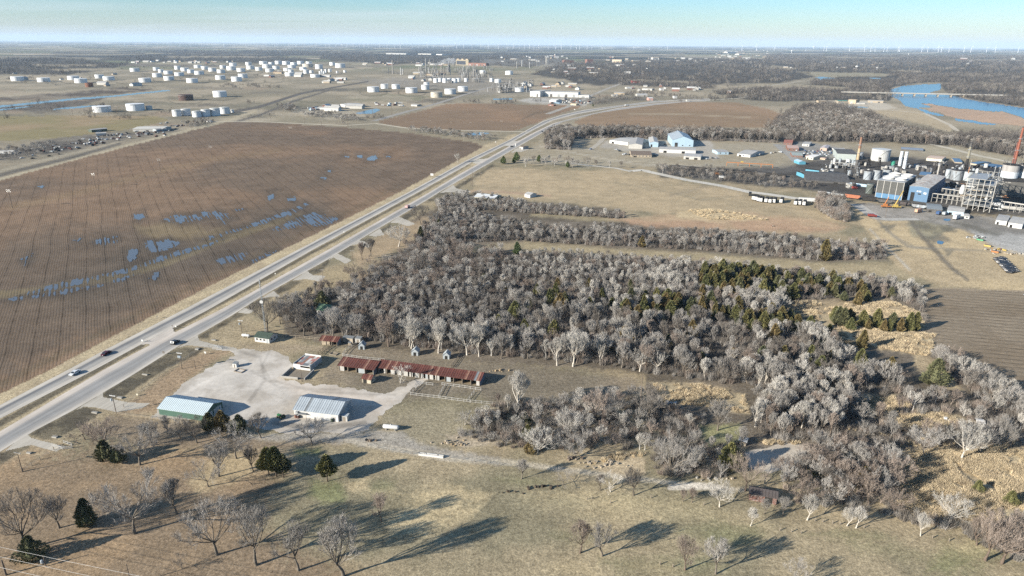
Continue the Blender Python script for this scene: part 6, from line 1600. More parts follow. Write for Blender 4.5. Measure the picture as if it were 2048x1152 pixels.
for (px, py, lab, sx, sy, h, m) in ((472, 733, 'little white well house in the gravel yard', 1.8, 1.8, 1.7, WHITE), (700, 690, 'tan feed box at the foot of the hut fence', 1.2, 1.0, 1.2, WOODT), (698, 683, 'cream cabin behind the western hut', 5.0, 2.4, 2.2, STONE), (718, 684, 'white cabin behind the western hut, east one', 2.6, 2.4, 2.2, OFFW)):
    small_box('hut', lab, 'hut', (px, py), sx, sy, h, m, door=WOODG)
def frame_of_timber(px, py, label, sx, sy):
    x, y = G(px, py); e = thing('timber_frame', label, 'timbers', (x, y, 0), R(-20))
    for (a, b, c, d) in ((-sx, sx, -sy, -sy + .3), (-sx, sx, sy - .3, sy), (-sx, -sx + .3, -sy + .3, sy - .3), (sx - .3, sx, -sy + .3, sy - .3)): MB().box(a, b, c, d, 0, .35).obj('timber', WOODG, e)
frame_of_timber(480, 742, 'square of old timbers on the gravel beside the well house', 2.0, 1.5)
frame_of_timber(668, 708, 'tan wooden deck on the grass west of the white rail fence', 1.8, 1.2)
STUMPS = [(1560, 1061), (1583, 1064), (1602, 1067), (1630, 1042), (1646, 1044), (1665, 1047), (1680, 1049), (1728, 1056), (1865, 1076), (1898, 1082), (1174, 999), (1221, 1006), (1408, 1010), (1320, 1129), (1346, 1134), (1302, 996), (1184, 998)]
SL = ['first post of the lower row below the rusty shed', 'second post of the lower row below the rusty shed', 'third post of the lower row below the rusty shed', 'first post of the row at the foot of the brown thicket', 'second post of the row at the foot of the brown thicket', 'third post of the row at the foot of the brown thicket', 'fourth post of the row at the foot of the brown thicket', 'post between the two pale saplings and the thicket edge', 'post east of the lone sapling on the meadow', 'easternmost post on the meadow below the tall grass', 'post with a short shadow below the first saplings of the track', 'post below the pale thin sapling by the track', 'post beside the thin saplings west of the pale forked tree', 'dark post between the two pairs of meadow trees', 'light post between the two pairs of meadow trees', 'post on the grass below the bushy tree', 'second post with a short shadow below the first saplings']
for (px, py), lab in zip(STUMPS, SL):
    x, y = G(px, py); e = thing('fence_post', 'short wooden ' + lab, 'post', (x, y, 0), random.random()); MB().tube((0, 0, -.1), (0, 0, .85), .15, .14, 7).obj('shaft', WOODG, e); MB().tube((0, 0, .85), (0, 0, .93), .17, .15, 7).obj('cap', WOODT, e)
def heap(px, py, label, n, sx, sy, ms, seed, cat='rubble heap', name='rubble_heap', s=.9, piece='block'):
    x, y = G(px, py); e = thing(name, label, cat, (x, y, 0)); rd = random.Random(seed)
    for i in range(n):
        u, v = rd.gauss(0, .4), rd.gauss(0, .4); k = s * rd.uniform(.4, 1.2)
        mb = MB(); q = []
        for a in range(5): t = a * 1.2566 + rd.uniform(-.3, .3); q.append((math.cos(t) * k * rd.uniform(.6, 1), math.sin(t) * k * rd.uniform(.5, .9), -.2))
        mb.prism(q, (rd.uniform(-.2, .2) * k, rd.uniform(-.2, .2) * k, k * rd.uniform(.5, .9) + .2)); mb.obj(piece, rd.choice(ms), e, loc=(u * sx, v * sy, max(0, .5 - u * u - v * v) * s), rz=rd.uniform(0, 6.28))
heap(905, 886, 'heap of pale broken stone at the edge of the thicket', 22, 7, 3, [STONE, SAND, mat('tan_soil', (.42, .32, .2), .95)], 1, s=.6)
heap(1200, 928, 'bank of pale rubble above the dirt track', 26, 11, 3, [STONE, SAND, STONE], 2, s=.6)
heap(1410, 958, 'pale stones strewn along the dirt track by the big grey bush', 14, 9, 2, [STONE, CONCM], 3, s=.6)
heap(1340, 808, 'white rubble on the straw patch east of the tall bare pole', 12, 6, 2, [CONCM, WHITE], 4, s=.7)
heap(1150, 918, 'dark brush pile against the dirt track', 14, 5, 1.5, [POLEM, WOODG], 5, 'brush pile', 'brush_pile', .7, 'branch')
heap(1090, 975, 'dark soil heaps in the meadow below the dirt track', 12, 9, 1.2, [mat('dark_soil', (.09, .07, .05), .95)], 6, 'soil heap', 'soil_heap', .6, 'clod')
heap(1020, 985, 'small dark soil heaps on the meadow', 8, 6, .8, [mat('dark_soil', (.09, .07, .05), .95)], 7, 'soil heap', 'soil_heap', .5, 'clod')
heap(742, 882, 'dark brush heap beside the track south of the propane tank', 10, 3, 1, [POLEM, BLACK], 8, 'brush pile', 'brush_pile', .6, 'branch')
heap(1005, 742, 'tan soil heap beyond the end of the long stable', 10, 7, 1.5, [mat('tan_soil', (.42, .32, .2), .95)], 9, 'soil heap', 'soil_heap', .7, 'clod')
heap(1893, 839, 'white scrap barrels in the thicket', 4, 2, 1, [WHITE], 10, 'scrap heap', 'scrap_heap', .8, 'scrap')

# ---- vehicles
def car(px, py, label, paint, rz, Ln=4.6, kind='sedan', group=None, z=.035):
    x, y = G(px, py); e = thing('parked_car' if group else 'car', label, 'car' if kind != 'truck' else 'truck', (x, y, z), rz, group)
    w = .88
    sec = {'sedan': [(-2.25, .35), (2.25, .35), (2.3, .62), (1.3, .85), (.55, 1.38), (-.9, 1.42), (-1.65, .98), (-2.3, .9)], 'suv': [(-2.3, .4), (2.3, .4), (2.35, .8), (1.25, 1.02), (.6, 1.65), (-1.9, 1.72), (-2.25, 1.05), (-2.35, .8)]}.get(kind)
    if kind in ('sedan', 'suv'):
        k = Ln / 4.6; MB().prism([(a * k, -w, b) for a, b in sec], (0, 2 * w, 0)).obj('body', paint, e)
        top = sec[4][1]; MB().prism([(sec[3][0] * k + .02, -w * .86, sec[3][1] + .05), (sec[3][0] * k + .02, w * .86, sec[3][1] + .05), (sec[4][0] * k + .03, w * .78, top - .03), (sec[4][0] * k + .03, -w * .78, top - .03)], (.02, 0, .02)).obj('windscreen', GLASS, e)
        MB().prism([(sec[6][0] * k - .02, w * .84, sec[6][1] + .03), (sec[6][0] * k - .02, -w * .84, sec[6][1] + .03), (sec[5][0] * k - .03, -w * .76, top - .02), (sec[5][0] * k - .03, w * .76, top - .02)], (-.02, 0, .02)).obj('rear_window', GLASS, e)
        for s in (-1, 1): MB().box(-1.3 * k, .75 * k, s * (w + .012) - .012, s * (w + .012) + .012, 1.0, top - .1).obj('side_window', GLASS, e)
        for s in (-1, 1): MB().box(2.27 * k, 2.33 * k, s * .6 - .2, s * .6 + .2, .55, .72).obj('headlight', LAMP, e)
    wm = MB().tube((0, -.11, 0), (0, .11, 0), .34, n=12).mesh('wheel', TYRE)
    for sx in (-1.4, 1.4):
        for sy in (-w + .1, w - .1): link('wheel', wm, e, (sx, sy, .34))
    return e
WC = mat('white_car_paint', (.75, .77, .78), .25, .03, spec=.5); MC = mat('maroon_car_paint', (.09, .015, .02), .25, .03, spec=.5); KC = mat('black_car_paint', (.02, .022, .025), .25, .03, spec=.5); SCp = mat('silver_car_paint', (.42, .43, .45), .3, .03, spec=.5); BC = mat('blue_car_paint', (.05, .10, .22), .3, .03, spec=.5); RC = mat('red_car_paint', (.26, .05, .04), .3, .03, spec=.5); TCp = mat('tan_car_paint', (.40, .34, .26), .3, .03, spec=.5)
rd_a = R(76.7)
car(150, 748, 'white saloon car on the highway, lowest of three cars', WC, rd_a + math.pi)
car(212, 709, 'maroon car following the white one on the highway', MC, rd_a + math.pi, 4.9)
car(351, 687, 'black and silver estate car on the frontage side at the yard entrance', KC, rd_a, 4.5, 'suv')
car(1084, 264, 'dark car on the highway near the field road crossing', KC, R(60), 4.6, 'suv'); car(1024, 294, 'dark car waiting in the highway median', KC, R(20), 4.6, 'suv')
car(1182, 299, 'dark blue pickup on the depot lane', BC, R(60), 5.0, 'suv')
def truck(px, py, label, box, cab, rz, Ln=6.5, h=2.9, w=1.2, name='box_truck', cat='truck'):
    x, y = G(px, py); e = thing(name, label, cat, (x, y, .03), rz)
    MB().box(-Ln / 2, Ln / 2 - 1.9, -w, w, .8, h).obj('cargo_box', box, e); MB().box(Ln / 2 - 1.8, Ln / 2, -w * .92, w * .92, .5, h * .72).obj('cab', cab, e); MB().box(Ln / 2 - .55, Ln / 2 + .02, -w * .8, w * .8, h * .42, h * .66).obj('windscreen', GLASS, e); MB().box(-Ln / 2, Ln / 2 - 1.8, -w * .8, w * .8, .55, .8).obj('chassis', BLACK, e)
    wm = MB().tube((0, -.14, 0), (0, .14, 0), .48, n=12).mesh('wheel', TYRE)
    for sx in (-Ln * .32, -Ln * .18, Ln * .36):
        for sy in (-w + .15, w - .15): link('wheel', wm, e, (sx, sy, .48))
truck(815, 416, 'red and white box truck driving up the highway', mat('pink_white_box', (.62, .40, .37), .5), RC, rd_a, 5.6, 2.6)
truck(1254, 212, 'white lorry on the far highway curve', WHITE, WHITE, R(20), 10, 3.6)

# ================================================================== DEPOTS, WORKS AND RAILWAY (east)
CYAN = mat('cyan_sheet', (.13, .38, .50), .5, .12, .4); BLUE = mat('blue_sheet', (.115, .205, .315), .5, .12, .3); BLUEL = mat('light_blue_sheet', (.42, .56, .66), .55, .12, .3); SILO = mat('dull_white_tank', (.60, .60, .57), .5, .16, .15, streak=(1, 1, .2)); GTANK = mat('stained_grey_tank', (.38, .42, .45), .55, .3, .25, streak=(1, 1, .2), col2=(.20, .20, .20))
SOOT = mat('soot_black', (.040, .037, .035), .9, .3, .3); SOOTG = mat('sooty_grey', (.115, .11, .105), .85, .35, .3); ORNG = mat('orange_paint', (.45, .18, .06), .5, .1); YEL = mat('yellow_paint', (.50, .36, .10), .5, .1); PIPE = mat('pale_pipe', (.44, .42, .38), .5, .15, .4); REDR = mat('red_roof', (.36, .15, .11), .8, .2, .3)
def windows(e, n, h, z=1.0, w=.9, wh=.9):
    for k in range(n): opening(e, e['_L'] * (k + .5) / n - w / 2, z, w, wh, 'window', OFFW, pane=GLASS)
H_ = [  # name, label, cat, A, B, C, wall height px, rise m, wall, roof, ridge, windows, doors
 ('depot', 'white depot with a pale roof at the head of the depot lane', 'depot', (1219, 286), (1256, 291), (1264, 281), 6, 1.2, WHITE, OFFW, 'x', 0, 1), ('depot', 'cream depot with a roof in two tones next to the white one', 'depot', (1257, 297), (1284, 298), (1293, 285), 8, 1.6, OFFW, GREYR, 'y', 0, 0), ('depot', 'small pale blue depot between the cream one and the big blue gable', 'depot', (1299, 294), (1316, 294.5), (1323, 284), 9, 1.5, BLUEL, OFFW, 'y', 0, 1),
 ('depot', 'tall light blue hall with a steep gable among the depots', 'depot', (1344, 293), (1386, 294), (1393, 281), 13, 5.0, BLUEL, GALV, 'y', 3, 1), ('depot', 'long low white shed in front of the light blue hall', 'depot', (1318, 305), (1391, 308), (1394, 303), 7, .8, WHITE, OFFW, 'x', 0, 2), ('office', 'tan office with a brown hip-like roof and a row of windows', 'office', (1262, 314), (1303, 315), (1310, 307), 4.5, 2.2, STONE, BROWNR, 'x', 6, 1),
 ('shed', 'open-fronted white shed south of the long white one', 'shed', (1367, 318), (1401, 320), (1404, 314), 6, .8, OFFW, GREYR, 'x', 0, 2), ('shed', 'small pale shed east of the long white depot', 'shed', (1435, 309), (1457, 309), (1459, 304), 5, .8, BLUEL, GREYR, 'x', 2, 0), ('house', 'white house with a grey gable roof east of the depots', 'house', (1474, 312), (1500, 315), (1498, 304), 5, 2.4, WHITE, GREYR, 'x', 3, 1), ('shed', 'white lean-to beside the grey-roofed house', 'shed', (1506, 311), (1519, 312), (1520, 307), 4, .6, OFFW, OFFW, 'x', 0, 0), ('shed', 'small white hut at the depot lane gate', 'hut', (1199, 275), (1203, 275), (1204, 273), 4, .4, OFFW, OFFW, 'x', 0, 0),
 ('shed', 'small white building by the highway sign', 'hut', (1039, 298), (1046, 299), (1048, 296), 5, .8, OFFW, BROWNR, 'x', 0, 1),
 ('works_building', 'red-roofed works building nearest the tree belt', 'building', (1567, 289), (1584, 290), (1588, 284), 4, 1.8, BRICK, REDR, 'x', 3, 0), ('works_building', 'red-walled works canteen with a pale roof', 'building', (1575, 301), (1597, 302), (1600, 296), 5, 1.6, BRICK, mat('pink_roof', (.50, .36, .31), .8), 'x', 3, 0), ('works_building', 'low red brick building with a grey-green roof by the works road', 'building', (1584, 314), (1605, 315), (1608, 309), 3.5, 1.6, BRICK, mat('grey_green_roof', (.33, .38, .36), .8), 'x', 4, 0), ('works_building', 'cream gabled office in front of the stacks yard', 'building', (1612, 318), (1626, 320), (1629, 313), 5, 1.4, mat('cream_wall', (.70, .66, .52), .8), mat('white_roof', (.72, .71, .68), .7), 'x', 2, 1),
 ('works_building', 'small white building with a flagpole north of the car park', 'building', (1604, 292), (1618, 293), (1620, 288), 4, .5, WHITE, OFFW, 'x', 2, 0), ('works_building', 'pinkish hall beside the car park', 'building', (1640, 301), (1653, 302), (1657, 296), 5, .9, mat('pink_wall', (.55, .40, .32), .8), mat('lilac_roof', (.52, .48, .48), .8), 'y', 0, 1), ('works_building', 'long low white shed north of the grey-green hall', 'building', (1667, 301), (1691, 302), (1692, 299), 2.5, .5, WHITE, OFFW, 'x', 0, 0), ('works_building', 'narrow pinkish lean-to in the works yard', 'building', (1650, 320), (1657, 319), (1647, 309), 2.5, .6, BUFF, mat('pink_roof', (.50, .36, .31), .8), 'y', 0, 0), ('works_building', 'pale grey-green hall behind the tan chimney', 'building', (1673, 319), (1711, 321), (1713, 311), 12, .8, mat('grey_green_wall', (.44, .48, .45), .7), SOOTG, 'x', 0, 0),
 ('works_building', 'bright cyan building with a black roof', 'building', (1610, 346), (1637, 341), (1640, 332), 8, .6, CYAN, SOOT, 'x', 2, 1), ('works_building', 'cyan gable end north-west of the bright cyan building', 'building', (1598, 329), (1611, 329), (1611, 325), 5, 1.2, CYAN, BLUEL, 'y', 0, 0), ('works_building', 'small cyan hut at the corner of the black sheds', 'building', (1609, 357), (1615, 357), (1618, 350), 7, .5, CYAN, SOOT, 'x', 0, 1),
 ('black_shed', 'long soot-black shed with a grey-streaked roof', 'shed', (1612, 364), (1701, 369), (1700, 350), 4, 3.2, SOOTG, SOOTG, 'x', 0, 2), ('black_shed', 'shorter black shed with a white gable end', 'shed', (1699, 370), (1748, 371), (1750, 358), 6, 2.4, BLUEL, SOOT, 'x', 0, 1), ('works_hall', 'big blue hall with a pale roof next to the cooling tower', 'hall', (1814, 400), (1853, 404), (1886, 392), 28, .8, BLUE, mat('dusty_roof', (.58, .56, .51), .8, .2, .2, col2=(.38, .30, .25)), 'y', 0, 1),
 ('works_building', 'orange and white building north of the works yard', 'building', (1852, 321), (1883, 324), (1886, 318), 5, .6, mat('cream_wall', (.70, .66, .52), .8), mat('peach_roof', (.62, .48, .38), .8), 'x', 0, 0), ('works_building', 'blue-roofed shed west of the dark stack', 'building', (1909, 326), (1924, 327), (1926, 320), 2.5, .8, mat('tan_wall', (.42, .36, .28), .8), BLUE, 'x', 0, 0), ('works_building', 'blue-roofed shed east of the dark stack', 'building', (1940, 329), (1953, 331), (1956, 324), 3, .8, BUFF, BLUE, 'x', 0, 0), ('works_building', 'long blue-grey shed along the northern works road', 'building', (1802, 300), (1846, 303), (1848, 299), 2, .5, SOOTG, mat('slate_roof', (.27, .32, .38), .7), 'x', 0, 0), ('works_building', 'long blue roof near the right edge behind the dark stack', 'building', (1960, 332), (1992, 337), (1995, 331), 2, .6, SOOTG, BLUE, 'x', 0, 0), ('works_building', 'small blue canopy between the silos and the pipe tower', 'building', (1838, 352), (1858, 354), (1854, 347), 3, 1.2, SOOTG, BLUE, 'x', 0, 0),
 ('works_hut', 'grey open canopy beside the railway wagons', 'canopy', (1853, 424), (1883, 427), (1888, 417), 7, .6, SOOTG, mat('grey_blue_roof', (.27, .30, .31), .7), 'x', 0, 2), ('works_hut', 'pale blue workshop south of the pipe tower', 'workshop', (1893, 428), (1926, 432), (1930, 422), 7, .6, BLUEL, OFFW, 'x', 0, 1), ('works_hut', 'white cabin beside the white road trailer', 'cabin', (1928, 437), (1938, 438), (1941, 433), 5, .5, WHITE, OFFW, 'x', 1, 0), ('warehouse', 'white flat warehouse at the works yard, nearer the pipes', 'warehouse', (1990, 448), (2012, 451), (2022, 440), 8, .4, WHITE, GREYR, 'x', 0, 1), ('warehouse', 'white flat warehouse at the works yard, cut by the frame edge', 'warehouse', (2015, 454), (2043, 458), (2056, 446), 9, .4, WHITE, OFFW, 'x', 0, 1), ('works_building', 'dark block with grey bays under the twin storage tanks', 'building', (1994, 392), (2110, 400), (2112, 372), 30, .4, mat('dark_grey_bays', (.13, .125, .115), .85, .3, .1), SOOT, 'x', 0, 0),
]
for (nm, lab, cat, A, B, C, hp, rise, wm, rm, rg, nw, nd) in H_:
    e = hall(nm, lab, cat, A, B, C, rise=rise, wm=wm, rm=rm, ridge=rg, hp=hp, over=.3, head=R(-40) if nm in ('works_hall', 'black_shed') or 'bright cyan' in lab else None)
    if nw: windows(e, nw, e['_h'], min(1.2, e['_h'] * .35), min(1.6, e['_L'] / nw * .4), min(1.2, e['_h'] * .35))
    for k in range(nd): opening(e, e['_L'] * (.12 + .5 * k), 0, min(4, e['_L'] * .2), e['_h'] * .6, 'door', DARK)
    if lab.startswith('big blue'):
        for (fx, fz, fw, fh) in ((.40, .66, .08, .09), (.52, .66, .10, .09), (.76, .55, .14, .12)): MB().box(e['_L'] * fx, e['_L'] * (fx + fw), -.08, .02, e['_h'] * fz, e['_h'] * (fz + fh)).obj('white_panel', WHITE, e)
        MB().box(e['_L'] * .48, e['_L'] * .64, -.07, .02, e['_h'] * .48, e['_h'] * .56).obj('vent', DARK, e)
        for k in range(11): MB().box(e['_L'] + .01, e['_L'] + .12, e['_D'] * (k + .5) / 11, e['_D'] * (k + .5) / 11 + .15, .1, e['_h']).obj('rib', BLUE, e)
    finish(e)

def tank(px, py, w, h, label, m, group=None, roof='cone', detail=True, name='storage_tank', cat='storage tank', z=0.0, roofm=None):
    """px, py: middle of the base line as seen; w, h: apparent width and wall height in pixels"""
    r = w * mpp(px, py) / 2; x, y = G(px, py); d = Vector((x, y, 0)).normalized(); x += d.x * r; y += d.y * r
    H = hpx(px, py, h); e = thing(name, label, cat, (x, y, z), 0, group); n = 28 if w > 12 else 16
    MB().lathe([(r, 0), (r, H)], n).obj('shell', m, e, False)
    MB().lathe([(r * 1.01, H), (r * 1.01, H + H * .03), (.05, H + (r * .16 if roof == 'cone' else r * .06))], n).obj('roof', roofm or m, e)
    if detail:
        MB().lathe([(r * 1.012, H * .93), (r * 1.02, H * .95), (r * 1.012, H * .97)], n).obj('wind_girder', STEEL, e)
        mb = MB(); k = 10                       # spiral stair
        for i in range(k): a = 3.6 + i * .12; mb.cbox((math.cos(a) * (r + .5), math.sin(a) * (r + .5), H * (i + .5) / k), (max(.7, r * .13), 1.0, .25), a + 1.57)
        mb.obj('stair', STEEL, e)
    return e
tank(1759, 323, 34, 22, 'big off-white storage tank at the works', SILO, roof='flat')
tank(1720, 318, 9, 12, 'slim grey tank behind the tan chimney', mat('slate_tank', (.26, .29, .33), .6))
tank(1734, 360, 15, 17, 'stained grey tank, western of three beside the cooling tower', GTANK, roofm=SOOT); tank(1752, 360, 15, 19, 'stained grey tank, middle of three beside the cooling tower', GTANK, roofm=SOOT); tank(1772, 357, 16, 17, 'stained grey tank, eastern of three beside the cooling tower', GTANK, roofm=SOOT)
tank(1738, 388, 14, 19, 'dark green-grey tank in front of the cooling tower', mat('dark_olive_tank', (.10, .115, .10), .7))
tank(1911, 361, 21, 19, 'grey tank west of the pipe tower, larger of the pair', GTANK, roofm=SOOT); tank(1934, 362, 21, 18, 'grey tank partly behind the pipe tower', mat('pale_grey_tank', (.42, .46, .48), .6), roofm=SOOT); tank(1894, 357, 9, 17, 'slim pale tank beside the pair of grey tanks', mat('pale_grey_tank', (.42, .46, .48), .6))
tank(1785, 331, 8, 8, 'green tank in front of the big off-white one', mat('green_tank', (.05, .30, .20), .5), detail=False); tank(1971, 336, 7, 8, 'small white tank near the frame edge', SILO, detail=False); tank(1978, 347, 7, 10, 'teal tank behind the pipe tower', mat('teal_tank', (.10, .30, .33), .5), detail=False)
for i, (px, py, w, h) in enumerate(((1799, 332, 6, 28), (1807.5, 338, 6, 33))): tank(px, py, w, h, ('tall white silo, farther of the twin silos', 'tall white silo, nearer of the twin silos')[i], mat('silo_white', (.70, .74, .76), .5), roof='cone')
for i, (px, py, w, h) in enumerate(((1668, 328, 5, 11), (1679, 329, 5, 11), (1696, 327, 9, 8), (1663, 330, 4, 9), (1705, 330, 5, 9))): tank(px, py, w, h, 'small dull process vessel in the works yard, ' + rank(i) + ' from the cyan building', (SILO, GTANK, SILO, STEEL, GTANK)[i], detail=False, name='process_vessel', cat='process vessel')
# tanks on top of the dark block
for px, lab in ((2013, 'white-banded storage tank on the dark block, fully in view'), (2047, 'white-banded storage tank on the dark block, cut by the frame edge')):
    py = 392; q = Vector(GV(px - 4, 388)); r = 29 * mpp(px, 388) / 2; zb = hpx(2000, 392, 30) + .5; d = q.normalized(); H = 24 * mpp(px, 388) * 1.02
    e = thing('storage_tank', lab, 'storage tank', (q.x + d.x * (r + 2), q.y + d.y * (r + 2), zb), 0)
    MB().lathe([(r, 0), (r, H * .48)], 28).obj('lower_band', mat('silo_white', (.70, .74, .76), .5), e); MB().lathe([(r * .99, H * .48), (r * .99, H)], 28).obj('upper_band', mat('rust_streaked_tank', (.40, .38, .36), .7, .35, .3, streak=(1.5, 1.5, .15)), e); MB().lathe([(r * 1.03, H), (r * 1.03, H + .4), (.05, H + 1)], 28).obj('roof', SOOT, e)
    for k in range(8): a = k * .785; MB().tube((math.cos(a) * r * .95, math.sin(a) * r * .95, H + .3), (math.cos(a) * r * .95, math.sin(a) * r * .95, H + 4), .25).obj('roof_post', SOOTG, e)
def stack(px, py, h, w, label, bands, m_top=None):
    x, y = G(px, py); H = hpx(px, py, h); r = w * mpp(px, py) / 2; e = thing('chimney', label, 'chimney', (x, y, 0)); n = len(bands); z = 0
    for i, (f, m) in enumerate(bands):
        a, b = 1.25 - .5 * z / H, 1.25 - .5 * (z + f * H) / H; MB().lathe([(r * a, z), (r * b, z + f * H - .02)], 16).obj('shaft_section', m, e); z += f * H
    MB().lathe([(r * .82, H), (r * .86, H + .5), (r * .6, H + .5)], 16).obj('rim', m_top or SOOT, e)
    for f in (.5, .75): MB().lathe([(r * 1.05, H * f), (r * 1.6, H * f + .1), (r * 1.6, H * f + .4), (r * 1.02, H * f + .5)], 16).obj('gallery', STEEL, e)
TANB = mat('tan_brick', (.46, .35, .22), .85, .2, .3); ORB = mat('orange_brick', (.29, .165, .11), .85, .2, .3)
stack(1712, 338, 64, 5.2, 'tan brick chimney with an orange top beside the grey-green hall', [(.30, SOOTG), (.35, TANB), (.35, ORB)])
stack(1930, 343, 58, 4.6, 'dark brown chimney with a grey crown near the pair of grey tanks', [(.45, SOOT), (.40, mat('grimy_tan', (.27, .25, .19), .9)), (.15, SOOTG)])
stack(2024, 345, 90, 4.6, 'tall rust-red chimney at the right edge', [(.3, mat('dark_red_brick', (.22, .09, .07), .9)), (.7, mat('rust_red_paint', (.30, .105, .065), .7))])
stack(2019, 350, 66, 2.4, 'slim brown chimney standing next to the rust-red one', [(1.0, mat('dark_red_brick', (.22, .09, .07), .9))])
# cooling tower: slatted box with four fan stacks
loc, rz, L_, D = frame((1750, 394), (1802, 399), (1826, 386), None, R(-40)); h = hpx(1750, 394, 34)
e = thing('cooling_tower', 'slatted cooling tower with a blue skirt and four white fan stacks', 'cooling tower', loc, rz)
MB().box(.3, L_ - .3, .3, D - .3, 0, h).obj('core', SOOTG, e)
SL_ = mat('grey_slat', (.13, .13, .12), .7, .15, .4)
for k in range(22):
    z = h * (.30 + .68 * k / 22); MB().box(0, L_, 0, .28, z, z + h * .02).obj('slat', SL_, e); MB().box(L_ - .28, L_, .3, D, z, z + h * .02).obj('slat', SL_, e)
for k in range(5): MB().box(L_ * k / 4 - .2, L_ * k / 4 + .2, -.12, .3, 0, h).obj('column', OFFW, e)
for k in range(4): MB().box(L_ * k / 4 + .22, L_ * (k + 1) / 4 - .22, -.06, .25, 0, h * .27).obj('skirt_panel', mat('skirt_blue', (.10, .22, .36), .5), e)
MB().box(-.2, L_ + .2, -.2, D + .2, h, h + .4).obj('deck', STEEL, e)
for i in range(2):
    for j in range(2):
        fr = min(L_, D) * .24; c = (L_ * (.26 + .48 * i), D * (.26 + .48 * j), h + .4)
        f = MB(); f.lathe([(fr * .95, 0), (fr * .88, .9), (fr, 1.8), (fr * .93, 1.8), (fr * .8, .9), (fr * .8, .2)], 22, c); f.obj('fan_stack', WHITE, e)
# pipe tower
loc, rz, L_, D = frame((1922, 418), (1978, 424), (1994, 412), None, R(-40)); Ht = hpx(1920, 418, 62)
e = thing('pipe_tower', 'tall open white steel tower crowded with pipes and vessels', 'process tower', loc, rz)
cm = MB().box(-.22, .22, -.22, .22, 0, Ht).mesh('column', PIPE)
for i in range(6):
    for j in range(3): link('column', cm, e, (L_ * i / 5, D * j / 2, 0))
for lv in range(1, 7):
    z = Ht * lv / 6
    for j in range(3): MB().box(-.5, L_ + .5, D * j / 2 - .16, D * j / 2 + .16, z - .25, z).obj('beam', PIPE, e)
    for i in range(6): MB().box(L_ * i / 5 - .15, L_ * i / 5 + .15, .25, D - .25, z - .22, z + .01).obj('cross_beam', PIPE, e)
    MB().box(0.4, L_ * (.65 + .3 * (lv % 2)), .4, D * .7, z + .03, z + .12).obj('grating', STEEL, e)
rd = random.Random(5)
for i in range(110):
    a = Vector((rd.uniform(-5, L_), rd.uniform(-.5, D), rd.uniform(1, Ht))); ax = rd.choice([(1, 0, 0), (0, 0, 1), (0, 1, 0), (1, 0, 0)]); ln = rd.uniform(3, 12)
    MB().tube(a, a + Vector(ax) * ln, rd.uniform(.1, .45), n=6).obj('pipe', rd.choice([PIPE, PIPE, WHITE, STEEL, BUFF, SOOTG, mat('rust_pipe', (.4, .2, .1), .8)]), e)
for i in range(9): MB().lathe([(.3, 0), (1.1, .6), (1.1, 4), (.3, 4.6)], 12, (rd.uniform(1, L_ - 1), rd.uniform(1, D - 1), Ht * rd.choice([.17, .34, .5, .67, .83, 1]) + .15)).obj('vessel', rd.choice([WHITE, PIPE, SILO]), e)
MB().lathe([(.3, 0), (1.8, 1.2), (2.0, 5), (1.2, 8), (.3, 8.6)], 14, (-2.2, 0, Ht * .45)).obj('cyclone', WHITE, e)
for i in range(14):
    a = rd.randrange(5); b = rd.randrange(5); MB().tube((L_ * a / 5, -.05, Ht * b / 6), (L_ * (a + 1) / 5, -.05, Ht * (b + 1) / 6), .16, n=4).obj('brace', PIPE, e)
def rack(A, B, h, label, n, tubes=3, w=3.0):
    a, b = Vector(GV(*A)), Vector(GV(*B)); d = b - a; H = hpx(A[0], A[1], h); e = thing('pipe_rack', label, 'pipe rack', a, math.atan2(d.y, d.x)); ln = d.length
    pm = MB().box(-.12, .12, -.12, .12, 0, H).mesh('post', PIPE)
    for i in range(n + 1):
        for y in (0, w): link('post', pm, e, (ln * i / n, y, 0))
        MB().box(ln * i / n - .2, ln * i / n + .2, 0, w, H - .3, H).obj('crosspiece', PIPE, e)
    for k in range(tubes): MB().tube((-.5, w * (k + .5) / tubes, H + .3), (ln + .5, w * (k + .5) / tubes, H + .3), .2, n=8).obj('pipe', PIPE, e)
    MB().tube((0, w * .5, H * .55), (ln, w * .5, H * .55), .16, n=8).obj('pipe', PIPE, e)
rack((1862, 404), (1922, 412), 16, 'white pipe rack leading from the blue hall to the pipe tower', 6); rack((1880, 398), (1920, 404), 20, 'second white pipe rack behind the first', 5); rack((1984, 418), (2060, 430), 16, 'pipe rack with fat white ducts at the right edge', 7, 4, 5); rack((1660, 334), (1710, 338), 9, 'dark pipe rack among the small process vessels', 6)
e = thing('duct', 'fat white bent duct at the foot of the pipe tower', 'duct', GV(1982, 420), R(-15))
MB().tube((0, 0, 5), (6, 0, 5), 1.6, n=14).obj('elbow', WHITE, e); MB().tube((6, 0, 5), (8, 0, 3), 1.6, n=14).obj('elbow', WHITE, e); MB().tube((8, 0, 3), (26, -2, 2.4), 1.5, n=14).obj('run', OFFW, e); MB().box(5, 6, -.5, .5, 0, 3.6).obj('support', STEEL, e)
def derrick(px, py, h, label, m=SOOT):
    x, y = G(px, py); H = hpx(px, py, h); e = thing('conveyor_tower', label, 'conveyor tower', (x, y, 0), R(20)); b = H * .14
    for sx in (-1, 1):
        for sy in (-1, 1): MB().tube((sx * b, sy * b, 0), (sx * b * .4, sy * b * .4, H), .3, n=5).obj('tower_leg', m, e)
    for k in range(4):
        z = H * (k + 1) / 5; s = b * (1 - .6 * (k + 1) / 5); MB().box(-s, s, -s, s, z - .2, z).obj('platform', m, e)
    MB().box(-b * .6, b * .6, -b * .6, b * .6, H * .92, H * 1.04).obj('head_house', m, e); MB().tube((0, 0, H * .9), (b * 3.2, b, H * .2), .5, n=6).obj('conveyor', m, e)
